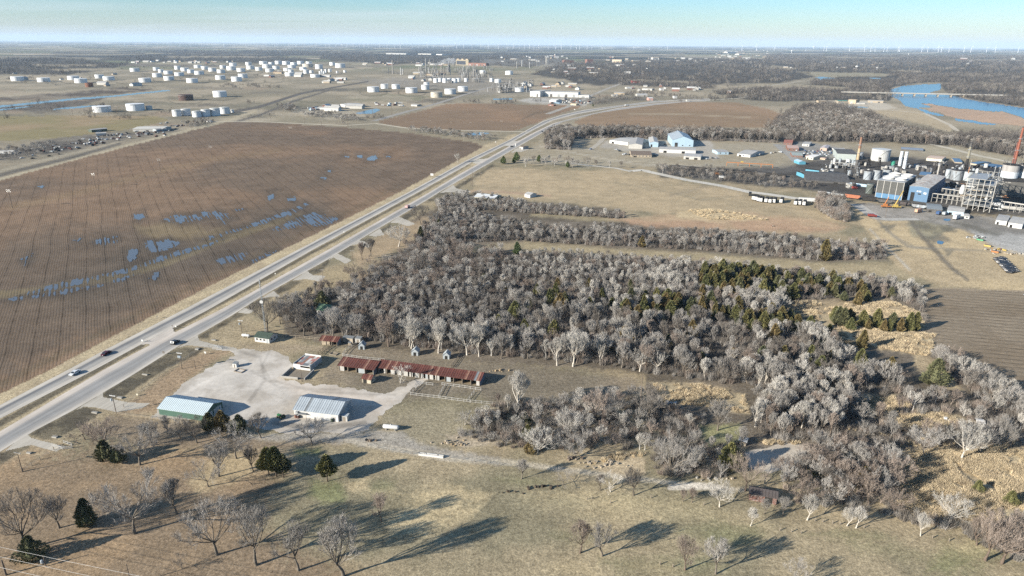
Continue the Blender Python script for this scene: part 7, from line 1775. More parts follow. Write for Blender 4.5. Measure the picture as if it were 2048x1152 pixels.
for i, (px, py, h) in enumerate(((1712, 356, 24), (1736, 336, 18), (1756, 338, 22), (1880, 340, 16), (1888, 352, 22), (1868, 352, 18), (1995, 356, 20), (1925, 352, 22), (1690, 348, 16), (1640, 350, 10))): derrick(px, py, h, f'sooty black conveyor tower in the works, {rank(i)} of its kind', SOOT if i % 3 else SOOTG)
tank(1875, 349, 3, 19, 'thin pale upright pipe stack west of the pipe tower', PIPE, detail=False, name='vent_pipe', cat='vent pipe')
# clutter of the sooty yards: countable heaps of low black boxes, drums and beams
rd = random.Random(11); q = [(1650, 345), (1760, 352), (1860, 345), (1960, 352), (1990, 372), (1900, 372), (1870, 368), (1800, 345), (1720, 330), (1880, 330), (1960, 340), (1700, 376), (1830, 362), (1945, 372), (1795, 376), (1665, 336), (1690, 334), (1725, 344), (1775, 340), (1820, 334), (1842, 340), (1900, 345), (1915, 338), (1950, 345), (1880, 376), (1905, 384), (1850, 380), (1975, 360), (1968, 380), (1705, 352)]
for i, (px, py) in enumerate(q):
    x, y = G(px, py); e = thing('plant_unit', f'low sooty plant unit with drums and beams, number {i + 1} in the works yard', 'plant unit', (x, y, 0), rd.uniform(0, 1), 'low sooty plant units of the works yard')
    e['label'] = 'low sooty plant unit of drums, housings and beams in the works yard'
    for k in range(10):
        u, v, s = rd.uniform(-8, 8), rd.uniform(-6, 6), rd.uniform(1, 3)
        m = rd.choice([SOOT, SOOTG, STEEL, SOOTG, PIPE, GTANK, PIPE, STEEL, GTANK])
        if k % 3 == 0: MB().lathe([(s * .7, 0), (s * .7, s * 1.6), (.1, s * 1.9)], 12, (u, v, 0)).obj('drum', m, e)
        elif k % 3 == 1: MB().cbox((u, v, s * .7), (s * 2, s * 1.3, s * 1.4), rd.uniform(0, 1)).obj('housing', m, e)
        else: MB().tube((u, v, s), (u + rd.uniform(-7, 7), v + rd.uniform(-3, 3), s * 1.8), .35, n=6).obj('pipe', m, e)
# railway wagons
def wagon(A, B, h, label, m, group, top=None, name='hopper_wagon'):
    a, b = Vector(GV(*A)), Vector(GV(*B)); d = b - a; ln = d.length * .97; H = hpx(A[0], A[1], h); w = 1.6
    e = thing(name, label, 'railway wagon', a, math.atan2(d.y, d.x), group)
    MB().prism([(ln * .14, -w, 1.1), (ln * .86, -w, 1.1), (ln, -w, H * .62), (ln, -w, H), (0, -w, H), (0, -w, H * .62)], (0, 2 * w, 0)).obj('body', m, e); MB().box(.15, ln - .15, -w + .15, w - .15, H + .003, H + .12).obj('load', top or SOOT, e); MB().box(-.2, ln + .2, -.5, .5, .8, 1.09).obj('underframe', BLACK, e)
    rm_ = MB().box(-.07, .07, -w - .09, -w - .003, H * .5, H * .98).mesh('rib', m)
    for k in range(9): link('rib', rm_, e, (ln * (k + .6) / 9.2, 0, 0))
    wm = MB().tube((0, -.9, .5), (0, .9, .5), .5, n=10).mesh('wheelset', BLACK)
    for t in (.08, .2, .8, .92): link('wheelset', wm, e, (ln * t, 0, 0))
WG = 'railway wagons in front of the cooling tower'
for (A, B, h, lab, m) in (((1636, 387), (1661, 390), 6, 'grey hopper wagon at the head of the wagon string', GTANK), ((1662, 391), (1688, 394), 6, 'grey hopper wagon coupled ahead of the orange one', STEEL), ((1690, 396), (1721, 400), 9, 'orange-red hopper wagon in the wagon string', mat('wagon_orange', (.40, .15, .08), .7, .2)), ((1723, 401), (1753, 404), 9, 'black hopper wagon behind the orange one', SOOT), ((1755, 405), (1786, 408), 8, 'black hopper wagon in front of the cooling tower', SOOTG), ((1788, 409), (1820, 413), 8, 'brown-black hopper wagon in front of the blue hall', mat('brown_black', (.09, .075, .07), .8)), ((1823, 415), (1853, 419), 8, 'pale grey hopper wagon at the tail of the string', GTANK)): wagon(A, B, h, lab, m, WG)
pts = [(1342, 336), (1374, 338.5), (1394, 340), (1412, 342), (1432, 343), (1452, 345), (1472, 346), (1492, 348), (1512, 349.5), (1532, 351), (1552, 353), (1572, 355)]
for i, (A, B) in enumerate(zip(pts[:-1], pts[1:])): wagon(A, B, 6, f'black coal wagon in the long train beyond the scrub, {rank(i)} from the west', SOOT if i % 4 else SOOTG, 'black coal wagons in the long train')
# gantry, cranes, trailers, lorries
loc, rz, L_, D = frame((1453, 331), (1545, 336), depth=5); h = hpx(1453, 331, 6); e = thing('gantry_crane', 'long orange overhead crane runway behind the coal train', 'gantry crane', loc, rz)
MB().box(0, L_, 0, .8, h, h + .7).obj('runway_beam', ORNG, e)
for k in range(5): MB().box(L_ * k / 4.0 - .3, L_ * k / 4.0 + .3, .1, .7, 0, h - .02).obj('gantry_leg', ORNG, e)
MB().box(L_ * .3, L_ * .3 + 3, -.6, 1.4, h + 1.2, h + 2.4).obj('trolley', YEL, e)
def crane(px, py, label, m, boom):
    x, y = G(px, py); e = thing('mobile_crane', label, 'crane', (x, y, 0), R(-10)); MB().box(-3.5, 3.5, -1.3, 1.3, .8, 1.7).obj('carrier', m, e); MB().box(-2, 1, -1.2, 1.2, 1.7, 3.2).obj('house', m, e); MB().box(1.1, 2.4, -1.1, -.1, 1.7, 3.3).obj('cab', GLASS, e); MB().tube((-1, 0, 3), boom, .55, .3, 6).obj('boom', m, e); MB().tube(boom, (boom[0], boom[1], boom[2] - 2.5), .06, n=4).obj('hook', BLACK, e)
    wm = MB().tube((0, -1.4, .6), (0, 1.4, .6), .6, n=10).mesh('wheelset', TYRE)
    for sx in (-2.5, -1, 1.2, 2.6): link('wheelset', wm, e, (sx, 0, 0))
crane(1771, 415, 'orange mobile crane with a short raised boom', ORNG, (1.5, 1, 9)); crane(1792, 416, 'yellow mobile crane with a long raised boom', YEL, (3.5, 1, 15))
def trailer(px, py, label, group=None, rz=R(62), Ln=11.0, box=SOOT, face=WHITE, name='road_trailer'):
    x, y = G(px, py); e = thing(name, label, 'trailer', (x, y, 0), rz, group)
    MB().box(.08, Ln, -1.25, 1.25, 1.0, 3.7).obj('body', box, e); MB().box(0, .079, -1.25, 1.25, .9, 3.8).obj('rear_door', face, e); MB().box(.5, Ln, -.5, .5, .7, .99).obj('chassis', BLACK, e)
    wm = MB().tube((0, -1.2, .5), (0, 1.2, .5), .5, n=10).mesh('wheelset', TYRE)
    for t in (.12, .22): link('wheelset', wm, e, (Ln * t, 0, 0))
    MB().box(Ln * .75, Ln * .78, -.9, .9, 0, .99).obj('prop', STEEL, e)
for i, (px, py) in enumerate(((1506, 401), (1511, 402), (1516, 404), (1521, 405), (1531, 406), (1539, 407), (1547, 407), (1561, 407), (1590, 411), (1598, 411), (1607, 412))): trailer(px, py, f'black hopper trailer with a white rear, {rank(i)} from the west in the parked row', 'black trailers with white rears parked on the waste ground')
trailer(1597, 403, 'long white semi-trailer parked broadside beside the row of black ones', None, R(-14), 14, WHITE, WHITE); trailer(1908, 440, 'white box trailer beside the pale blue workshop', None, R(40), 9, WHITE, WHITE)
truck(1500, 391, 'black lorry at the end of the works lane', BLACK, KC, R(70), 7, 3.2); truck(1744, 434, 'bright red tipper lorry at the bend of the works road', RC, RC, R(-10), 6.5, 2.6); truck(1837, 425, 'orange and white lorry beside the grey canopy', mat('peach_paint', (.62, .36, .24), .5), WHITE, R(30), 8, 3.2); truck(1877, 429, 'blue lorry under the end of the canopy', BC, BC, R(40), 6, 2.8); truck(1889, 430, 'blue-grey lorry beside the pale blue workshop', BLUEG, BC, R(40), 6, 2.8); truck(1436, 350, 'orange loader beside the coal stock', ORNG, YEL, R(0), 6, 2.8); truck(1444, 357, 'white lorry beside the coal stock', WHITE, WHITE, R(0), 6, 2.8); truck(1709, 378, 'red lorry by the black sheds', RC, RC, R(10), 5, 2.6)
for i, (px, py, m, lab) in enumerate(((1960, 481, mat('green_skip', (.10, .34, .18), .6), 'green skip on the dumped rubble strip'), (1975, 493, YEL, 'yellow skip on the dumped rubble strip'), (1990, 505, ORNG, 'orange-red skip at the end of the dumped rubble strip'), (1568, 352, BLUE, 'blue skip by the works lane'))):
    x, y = G(px, py); e = thing('skip', lab, 'skip', (x, y, 0), R(-50)); e.scale = (.7, .7, .7); MB().prism([(-2.6, -1.2, .2), (2.6, -1.2, .2), (3.3, -1.2, 1.6), (-3.3, -1.2, 1.6)], (0, 2.4, 0)).obj('body', m, e); MB().box(-3.0, 3.0, -1.0, 1.0, 1.603, 1.9).obj('load', SOOTG, e)
heap(1950, 475, 'strip of dumped grey rubble beside the works yard', 20, 10, 3, [CONCM, SOOTG, STEEL], 21, s=1.2); heap(1985, 500, 'heaps of mixed scrap at the end of the rubble strip', 20, 12, 3, [CONCM, BRICK, YEL, STEEL], 22, s=1.1); heap(2015, 508, 'line of rubble near the right edge', 14, 12, 2, [STONE, CONCM], 23, s=1.1); heap(1545, 453, 'small stony heap at the edge of the straw bank', 8, 5, 1.5, [STONE, BRICK], 24, s=.9); heap(1720, 398, 'scrap strewn beside the railway wagons', 16, 14, 2, [STEEL, SOOTG, RUST], 25, s=.9)
BAL = mat('black_film', (.018, .018, .02), .35, .2, 1.0, spec=.5)
bm_ = MB(); bm_.lathe([(.05, 0), (.62, .05), (.7, .15), (.7, 3.2), (.62, 3.3), (.05, 3.35)], 10); bm_.v = [(q[2], q[0], q[1] + .68) for q in bm_.v]; bm = bm_.mesh('wrapped_bale', BAL)
rd = random.Random(3); n = 0
for r_ in range(5):
    for c_ in range(9):
        t, u = c_ / 8, r_ / 4; px = 1985 + 26 * t + 14 * u; py = 519 + 26 * t - 3 * u + rd.uniform(-.4, .4)
        x, y = G(px, py); o = link('wrapped_bale', bm, None, (x, y, 0), R(-42) + rd.uniform(-.1, .1)); tag(o, 'black plastic-wrapped bale in the dark stack on the tan waste ground', 'bale', 'black wrapped bales stacked on the waste ground')
# car park
rd = random.Random(8); cols = [WC, KC, SCp, BC, RC, TCp, WC, SCp]
cw = {'white_car_paint': 'white', 'black_car_paint': 'black', 'silver_car_paint': 'silver', 'blue_car_paint': 'blue', 'red_car_paint': 'red', 'tan_car_paint': 'tan'}
for r_ in range(4):
    for c_ in range(9):
        if rd.random() < .2: continue
        m = rd.choice(cols); car(1594 + c_ * 8.2 + r_ * 3 + rd.uniform(-1, 1), 301.5 + r_ * 2.9 + c_ * .35, f'{cw[m.name]} car in the {rank(r_)} row of the works car park, place {("one","two","three","four","five","six","seven","eight","nine")[c_]}', m, R(rd.choice([60, 240])), 4.6, 'suv', 'cars in the works car park', 0.03)
for i, (px, py, m) in enumerate(((1252, 309, WC), (1258, 310, KC), (1246, 310, WC), (1310, 312, KC), (1415, 319, WC), (1425, 317, KC), (1432, 317, SCp), (1560, 305, WC), (1550, 306, TCp), (1542, 307, WC), (1640, 352, WC), (1232, 300, SCp), (1240, 303, KC), (1330, 290, KC), (1336, 289, TCp))): car(px, py, f'{cw[m.name]} car parked between the depots, {rank(i)} along the yards', m, R(20 + 40 * (i % 4)), 4.6, 'suv', 'cars parked between the depots', .03)

# ================================================================== TANK FARM, REFINERY, TOWN, RIVER BRIDGE, WIND FARM
WT = mat('tank_white', (.84, .84, .82), .5, .05, .02, rand=.08); TT = mat('tank_tan', (.60, .54, .44), .6, .12, .05); RT = mat('tank_rust', (.22, .10, .06), .8, .35, .08, streak=(1, 1, .3)); BT = mat('tank_brown', (.115, .070, .055), .8, .3, .08, streak=(1, 1, .3))
z1 = [(143, 648, 97, 33), (353, 657, 97, 32), (590, 640, 90, 30), (650, 665, 97, 34), (797, 627, 70, 28), (873, 644, 90, 30), (1080, 574, 75, 28), (1163, 660, 95, 33), (1260, 618, 75, 30), (1252, 564, 50, 24), (1290, 580, 45, 24), (1348, 594, 70, 26), (1354, 644, 80, 32), (1423, 556, 52, 28), (1436, 608, 75, 26), (1480, 570, 64, 27), (1540, 663, 90, 33), (1528, 585, 55, 27), (1585, 545, 62, 24), (1595, 597, 75, 27), (1640, 557, 60, 26), (1700, 572, 62, 28), (1770, 585, 65, 27), (1785, 548, 50, 24), (1766, 638, 80, 32), (1852, 562, 75, 30), (1866, 528, 58, 24), (1895, 652, 85, 35), (1930, 575, 68, 28), (1945, 625, 75, 32), (1990, 522, 50, 24), (2005, 555, 65, 28)]
z2 = [(60, 515, 65, 24), (125, 522, 45, 24), (90, 545, 75, 30), (25, 565, 55, 26), (110, 578, 65, 27), (180, 514, 55, 26), (163, 555, 55, 26), (190, 588, 40, 20), (243, 518, 62, 27), (252, 570, 62, 24), (270, 610, 75, 28), (281, 580, 45, 22), (288, 547, 65, 26), (305, 526, 55, 26), (358, 514, 55, 24), (378, 562, 55, 24), (402, 590, 45, 32), (415, 540, 85, 28), (424, 518, 48, 24), (445, 585, 32, 20), (474, 620, 75, 24), (505, 552, 60, 35), (515, 595, 22, 24), (545, 590, 18, 20), (612, 524, 45, 25), (675, 542, 80, 32), (650, 585, 18, 16), (712, 580, 25, 16)]
TK = [(x / 4, y / 4, w / 4, h / 4) for x, y, w, h in z1] + [(512 + x / 4, y / 4, w / 4, h / 4) for x, y, w, h in z2]
rows = [('nearest', 160, 200), ('second', 150, 160), ('third', 140, 150), ('farthest', 120, 140)]
for nm, lo, hi in rows:
    rowt = sorted([t for t in TK if lo <= t[1] < hi])
    for i, (px, py, w, h) in enumerate(rowt):
        tan = (abs(px - (512 + 415 / 4)) < 1)
        tank(px, py, w, h, f'{"tan" if tan else "white"} oil tank in the {nm} row of the far tank farm, {rank(i)} from the west', TT if tan else WT, 'oil tanks of the far tank farm', 'flat', False)
for (x, y, w, h, lab, m, rf) in ((716, 698, 62, 33, 'rusty orange oil tank beyond the dark basins', RT, 'flat'), (1490, 806, 115, 45, 'dark brown oil tank on the near side of the canal', BT, 'flat'), (1762, 778, 108, 45, 'white oil tank inside a round earth bund', WT, 'flat'), (820, 900, 140, 45, 'broad white tank by the settling ponds, western one', WT, 'flat'), (1088, 888, 140, 52, 'broad white tank by the settling ponds, eastern one', WT, 'flat'), (1195, 880, 50, 30, 'small white tank beside the eastern broad one', SILO, 'cone')): tank(x / 4, y / 4, w / 4, h / 4, lab, m, roof=rf, detail=w > 110)
for i, (x, y, w, h) in enumerate(((1418, 932, 70, 50), (1490, 925, 75, 50), (1578, 938, 72, 46), (1650, 933, 70, 54), (1725, 928, 80, 58), (1800, 912, 80, 50), (1860, 900, 25, 22))): tank(x / 4, y / 4, w / 4, h / 4, f'white tank with a domed grey roof near the ploughed field, {rank(i)} from the west', WT, 'domed white tanks near the ploughed field', roofm=mat('dome_grey', (.52, .52, .48), .6))
mid = [(940, 738, 95, 40), (1030, 710, 62, 35), (1120, 712, 65, 35), (1245, 745, 95, 40), (1355, 718, 65, 36), (1365, 690, 45, 30), (1445, 782, 95, 42), (1555, 755, 92, 40), (1655, 732, 80, 38), (2106, 735, 75, 30)]
for i, (x, y, w, h) in enumerate(sorted(mid)): tank(512 + x / 4, y / 4, w / 4, h / 4, f'{"tan" if x == 1445 else "white"} refinery tank in the grass bunds before the refinery, {rank(i)} from the west', TT if x == 1445 else WT, 'refinery tanks in the grass bunds', 'flat')
sm = [(1440, 662, 40, 32), (1475, 655, 35, 30), (1512, 662, 40, 32), (1548, 660, 35, 32), (1590, 665, 45, 34), (1620, 655, 35, 28), (1682, 655, 30, 28), (1885, 655, 30, 28), (1935, 662, 50, 26), (1815, 590, 50, 24), (2025, 598, 60, 28), (1950, 740, 22, 26), (2133, 698, 30, 26), (530, 590, 18, 34), (560, 580, 18, 26), (590, 578, 18, 26), (600, 575, 14, 24)]
for i, (x, y, w, h) in enumerate(sorted(sm)): tank(512 + x / 4, y / 4, w / 4, h / 4, f'small white refinery tank close to the process columns, {rank(i)} from the west', WT, 'small white refinery tanks', 'cone', False)
# refinery columns and stacks
rd = random.Random(4)
cl = [(1095, 590, 110, 9), (1060, 590, 50, 6), (1160, 600, 60, 8), (1175, 595, 45, 7), (1360, 580, 115, 8), (1390, 560, 85, 5), (1425, 560, 85, 5), (1322, 550, 60, 5), (1435, 620, 75, 8), (1485, 600, 75, 10), (1545, 575, 60, 18), (1540, 555, 95, 4), (1585, 540, 85, 5), (1700, 640, 105, 6), (1675, 630, 70, 5), (1745, 640, 90, 7), (1760, 625, 65, 5), (1980, 735, 70, 6), (2005, 735, 80, 5), (2088, 545, 55, 8), (2128, 530, 50, 7), (2188, 545, 50, 6), (2248, 530, 40, 5), (2328, 515, 55, 14)]
cl += [(rd.uniform(1300, 1800), rd.uniform(570, 640), rd.uniform(25, 60), rd.uniform(4, 8)) for _ in range(34)] + [(rd.uniform(1850, 2200), rd.uniform(690, 745), rd.uniform(14, 45), rd.uniform(4, 7)) for _ in range(22)]
CM = [mat('column_grey', (.30, .29, .27), .6, .15, .1), mat('column_tan', (.32, .29, .25), .6, .15, .1), mat('column_dark', (.13, .125, .12), .7, .15, .1), mat('column_white', (.48, .47, .45), .6, .1, .1)]
for i, (x, y, h, w) in enumerate(cl):
    px, py = 512 + x / 4, y / 4; X, Y = G(px, py); H = hpx(px, py, h / 4); r = w / 4 * mpp(px, py) / 2
    big = i < 24
    lab = f'refinery column or stack rising from the process units, {("tall one, " + rank(i) + " in prominence") if big else "one of the shorter ones"}' if big else 'short grey process column in the crowded middle of the refinery'
    if i >= 58: lab = 'short grey process column in the smaller unit near the white plant hall'
    e = thing('refinery_column', lab, 'process column', (X, Y, 0), 0, None if big else ('short process columns of the smaller unit' if i >= 58 else 'short process columns of the refinery'))
    m = rd.choice(CM); MB().lathe([(r * 1.15, 0), (r, H * .1), (r, H * .9), (r * .5, H)], 8).obj('shell', m, e)
    for f in (.35, .6, .85): MB().lathe([(r * 1.0, H * f), (r * 1.8, H * f + .1), (r * 1.8, H * f + .8), (r * 1.0, H * f + .9)], 8).obj('platform', STEEL, e)
for i in range(44):
    px, py = 512 + rd.uniform(1230, 1900) / 4, rd.uniform(136, 167)
    if i > 34: px, py = 512 + rd.uniform(1850, 2180) / 4, rd.uniform(168, 186)
    X, Y = G(px, py); e = thing('process_unit', 'open steel process unit of the refinery with stacked decks' if i <= 34 else 'open steel process unit near the white plant hall', 'process unit', (X, Y, 0), R(-13), 'process units of the refinery' if i <= 34 else 'process units near the plant hall')
    w, d, h = rd.uniform(10, 30), rd.uniform(8, 18), rd.uniform(8, 22)
    for lv in range(1, 4): MB().box(0, w, 0, d, h * lv / 3 - .5, h * lv / 3).obj('deck', rd.choice(CM), e)
    for a in range(4):
        for b in (0, d): MB().box(w * a / 3 - .5, w * a / 3 + .5, b - .5, b + .5, 0, h).obj('column', rd.choice(CM), e)
    for a in range(3): MB().lathe([(2, 0), (2.2, h * .3), (.3, h * .36)], 8, (rd.uniform(2, w - 2), d / 2, h * rd.choice([.34, .67, 1]))).obj('vessel', rd.choice(CM), e)
# steam from the refinery
X, Y = G(872, 140); sb = bmesh.new()
for i in range(26):
    t = i / 25; bmesh.ops.create_icosphere(sb, subdivisions=2, radius=6 + 9 * t, matrix=Matrix.Translation((X + 90 * t + rd.uniform(-6, 6), Y + rd.uniform(-8, 8), 24 + 20 * math.sin(t * 1.9) + rd.uniform(-3, 3))))
me = bpy.data.meshes.new('steam'); sb.to_mesh(me); sb.free(); st = bpy.data.objects.new('steam', me); COL.objects.link(st)
stm = bpy.data.materials.new('steam'); stm.use_nodes = True; q_ = stm.node_tree; q_.nodes.clear(); a_ = q_.nodes.new('ShaderNodeOutputMaterial'); b_ = q_.nodes.new('ShaderNodeVolumePrincipled'); b_.inputs['Density'].default_value = .018; b_.inputs['Color'].default_value = (1, 1, 1, 1); q_.links.new(b_.outputs[0], a_.inputs['Volume']); me.materials.append(stm)
tag(st, 'white steam drifting east from the refinery', None, None, 'stuff')

FAR = [  # far buildings that stand out
 ('refinery_block', 'dark-windowed brown boiler house above the refinery', 'building', (912, 130), (937, 131), 22, 11, 1, mat('boiler_tan', (.33, .28, .20), .8), BROWNR), ('refinery_block', 'long brown brick block beside the boiler house', 'building', (937, 131), (972, 132), 30, 5.5, 1, BRICK, BROWNR), ('plant_hall', 'tall white end block of the long plant hall', 'plant hall', (1060, 193), (1080, 194), 60, 11, .6, WHITE, OFFW), ('plant_hall', 'very long white plant hall beyond the highway curve', 'plant hall', (1080.5, 193), (1156, 195), 36, 10, .6, WHITE, OFFW), ('plant_hall', 'low eastern wing of the long white plant hall', 'plant hall', (1156.5, 195), (1178, 195.5), 24, 5, .5, WHITE, OFFW),
 ('depot', 'white domed-roof store in front of the plant hall', 'depot', (1099, 205), (1112, 206), 22, 5, 2, WHITE, WHITE), ('depot', 'tan shed at the lorry park before the plant hall', 'shed', (1141, 210), (1152, 211), 10, 3, .6, BUFF, BUFF), ('depot', 'red container row by the lorry park', 'shed', (1096, 211), (1107, 212), 8, 2.5, .3, BRICK, BRICK), ('warehouse', 'white warehouse with a bluish side near the roadside pond', 'warehouse', (681, 213), (695, 215.5), 40, 5, 1, WHITE, OFFW), ('depot', 'white shed among parked lorries west of the roadside pond', 'depot', (634, 219), (657, 220), 18, 3.5, 1.2, WHITE, OFFW), ('house', 'pale roadside house near the straight town road', 'house', (822, 212), (834, 213), 14, 3, 1, OFFW, GREYR),
 ('shed', 'long dark green open shed in the scrapyard', 'shed', (184, 265), (215, 262), 10, 5, .8, mat('dark_olive_wall', (.10, .12, .09), .8), OFFW), ('shed', 'white and grey shed in the middle of the scrapyard', 'shed', (193, 272), (213, 271), 9, 5, .8, WHITE, OFFW), ('warehouse', 'wide pale-roofed scrapyard warehouse', 'warehouse', (266, 263), (325, 263), 34, 5, 1.2, OFFW, mat('bone_roof', (.64, .61, .54), .7)), ('shed', 'grey workshop at the east end of the scrapyard warehouse', 'shed', (313, 264), (333, 262), 12, 5, .6, BLUEG, GREYR), ('carport', 'white carport at the left edge of the scrub', 'carport', (-8, 307), (24, 308), 9, 4, 1.0, WHITE, OFFW), ('shed', 'white van-like cabin beside the scrapyard track', 'shed', (413, 244), (421, 244.5), 6, 2.5, .4, WHITE, OFFW),
 ('church', 'brick block with a square tower in the town', 'building', (1130, 125), (1140, 125), 30, 5, 1, BRICK, BROWNR), ('town_block', 'reddish brick town block west of the tower', 'building', (1128, 126), (1148, 126), 40, 5, 1, BRICK, BROWNR), ('town_block', 'tall reddish block in the town centre', 'building', (1174, 127), (1186, 127), 40, 8, 1, BRICK, BRICK), ('town_block', 'buff school block on the edge of the town trees', 'building', (1224, 125), (1243, 125.5), 40, 6, 1, BUFF, BUFF), ('town_block', 'tan building beside the buff school block', 'building', (1244, 125), (1258, 125), 30, 4, 1, STONE, OFFW), ('town_block', 'pale gabled hall in the eastern town', 'building', (1306, 119), (1318, 119), 40, 3.5, 3, OFFW, BUFF), ('town_block', 'tan building east of the pale gabled hall', 'building', (1266, 124), (1280, 124), 30, 3, 1, BUFF, OFFW), ('grain_silo', 'grey concrete elevator beside the town', 'silo', (1092.5, 129), (1096, 129), 14, 14, .5, CONCM, CONCM),
 ('town_block', 'white retail block on the eastern skyline, larger', 'building', (1455, 106), (1475, 106), 80, 2.5, 1, WHITE, OFFW), ('town_block', 'white retail block on the eastern skyline, smaller', 'building', (1478, 110), (1490, 110), 80, 2, 1, OFFW, OFFW), ('town_block', 'long white mill far beyond the refinery', 'building', (772, 108.5), (812, 109), 120, 2, 1, WHITE, OFFW), ('town_block', 'second long white mill far beyond the refinery', 'building', (836, 109), (862, 109.5), 120, 2, 1, OFFW, OFFW), ('town_block', 'third white mill far beyond the refinery', 'building', (872, 110), (884, 110.5), 120, 2, 1, WHITE, OFFW),
 ('house', 'red-walled white-roofed roadside hut at the highway curve', 'house', (1297, 201), (1306, 201), 16, 4.5, 1.4, mat('salmon_wall', (.60, .34, .28), .8), WHITE), ('house', 'white box house beside the highway curve', 'house', (1348, 197), (1354, 197), 12, 4.5, .5, WHITE, OFFW), ('house', 'tan roadside hall north of the curve', 'house', (1228, 189), (1250, 189.5), 20, 3.5, 1, BUFF, OFFW), ('house', 'cream long roof north of the curve', 'house', (1225, 193), (1236, 193), 14, 3, .8, OFFW, GREYR), ('house', 'white long shed among trees north of the curve', 'house', (1274, 193), (1295, 193), 16, 4, 1.2, OFFW, WHITE), ('house', 'white shed on the meadow north of the curve', 'house', (1321, 181), (1328, 181), 14, 3.5, .8, WHITE, OFFW), ('house', 'white cluster hall on the northern meadow', 'house', (1253, 178), (1264, 178), 18, 3, 1, OFFW, WHITE), ('house', 'pale long hall on the northern meadow', 'house', (1284, 180), (1304, 181), 16, 3, 1, OFFW, OFFW), ('house', 'red-roofed hall on the northern meadow', 'house', (1384, 180), (1396, 180), 18, 3.5, 1.2, BUFF, REDR), ('house', 'peach house by the river road', 'house', (1453, 187), (1461, 187.5), 14, 4.5, 1.5, mat('peach_wall', (.56, .40, .30), .8), GREYR), ('house', 'white block beside the highway end', 'house', (1374, 203), (1379, 203), 10, 3, .5, OFFW, OFFW), ('tower_house', 'red barn hidden among the trees before the town', 'barn', (1264, 166), (1280, 166), 14, 4, 2, mat('barn_red', (.30, .08, .07), .8), BROWNR),
 ('sand_plant', 'tan hopper house of the sand plant by the river', 'plant', (1696, 207), (1711, 208), 20, 8, .6, BUFF, BUFF), ('sand_plant', 'green-roofed shed of the sand plant', 'plant', (1676, 207), (1695, 207), 16, 5, 1, mat('tan_wall', (.42, .36, .28), .8), mat('teal_roof', (.10, .30, .24), .7)), ('sand_plant', 'tan heap-side shed of the sand plant', 'plant', (1637, 206), (1652, 206), 12, 4, .8, BUFF, BUFF), ('sand_plant', 'pale conveyor house of the sand plant', 'plant', (1736, 205), (1766, 206), 12, 4, .8, STONE, OFFW), ('sand_plant', 'low white office of the sand plant', 'plant', (1712, 208), (1730, 208.5), 12, 2.5, .5, OFFW, OFFW),
]
for (nm, lab, cat, A, B, dep, hp, rise, wm, rm) in FAR:
    e = hall(nm, lab, cat, A, B, depth=dep, rise=rise * 1.2, wm=wm, rm=rm, hp=hp, over=.5)
    if lab.startswith('dark-windowed'):
        MB().box(e['_L'] * .06, e['_L'] * .78, -.6, .05, e['_h'] * .12, e['_h'] * .78).obj('dark_front', mat('dark_glazing', (.05, .055, .07), .4), e)
        for k in range(3): MB().box(e['_L'] * (.05 + .36 * k), e['_L'] * (.22 + .36 * k), 2, 10, e['_h'] + .5, e['_h'] * 1.12 + 1).obj('roof_vent', BUFF, e)
    elif e['_L'] > 9:
        k = min(5, max(1, int(e['_L'] / 14)))
        for i in range(k): opening(e, e['_L'] * (i + .3) / k, 0, e['_L'] / k * .3, e['_h'] * .55, 'door', SOOTG if i % 2 else STEEL)
    finish(e)
# smaller houses of the town and farms
rd = random.Random(21); hm_ = [OFFW, WHITE, BUFF, STONE, BRICK]; rm_ = [GREYR, OFFW, BROWNR, OFFW, WHITE]
hme = []
for k in range(5):
    w = MB().prism([(0, 0, 0), (0, 9, 0), (0, 9, 4), (0, 4.5, 6.2), (0, 0, 4)][::-1], (16, 0, 0)).mesh('wall', hm_[k]); r_ = MB()
    r_.prism([(-.5, -.5, 4.0), (16.5, -.5, 4.0), (16.5, 4.5, 6.45), (-.5, 4.5, 6.45)], (0, 0, .25)); r_.prism([(16.5, 9.5, 4.0), (-.5, 9.5, 4.0), (-.5, 4.5, 6.45), (16.5, 4.5, 6.45)], (0, 0, .25)); hme.append((w, r_.mesh('roof', rm_[k])))
for (x0, y0, x1, y1, n, where) in ((1000, 112, 1150, 124, 26, 'in the northern town'), (1200, 115, 1500, 125, 26, 'among the town trees'), (1100, 126, 1300, 150, 22, 'in the southern town trees'), (1430, 100, 1536, 116, 34, 'on the eastern skyline'), (720, 126, 900, 132, 20, 'beside the refinery'), (260, 121, 480, 127, 24, 'beyond the tank farm'), (1540, 118, 2040, 140, 22, 'in the woods beyond the river'), (800, 148, 900, 164, 10, 'in front of the refinery'), (1040, 168, 1160, 182, 16, 'behind the plant hall'), (640, 150, 690, 168, 10, 'beside the railway'), (1200, 172, 1420, 184, 10, 'on the northern meadow'), (500, 138, 640, 156, 8, 'in the tank farm'), (640, 212, 700, 222, 5, 'west of the roadside pond'), (20, 144, 280, 175, 8, 'in the western meadows')):
    for i in range(n):
        px, py = rd.uniform(x0, x1), rd.uniform(y0, y1); k = rd.choice([0, 0, 1, 1, 2, 3, 4]); x, y = G(px, py); s = rd.uniform(.7, 1.6) * (1.6 if py < 120 else 1)
        e = thing('far_house', f'{("off-white","white","buff","stone-coloured","brick")[k]} low building {where}', 'building', (x, y, 0), R(-13.3) + rd.choice([0, 1.57]), f'{("off-white","white","buff","stone-coloured","brick")[k]} low buildings {where}')
        e.scale = (s * rd.uniform(.8, 1.8), s, s); link('wall', hme[k][0], e); link('roof', hme[k][1], e)
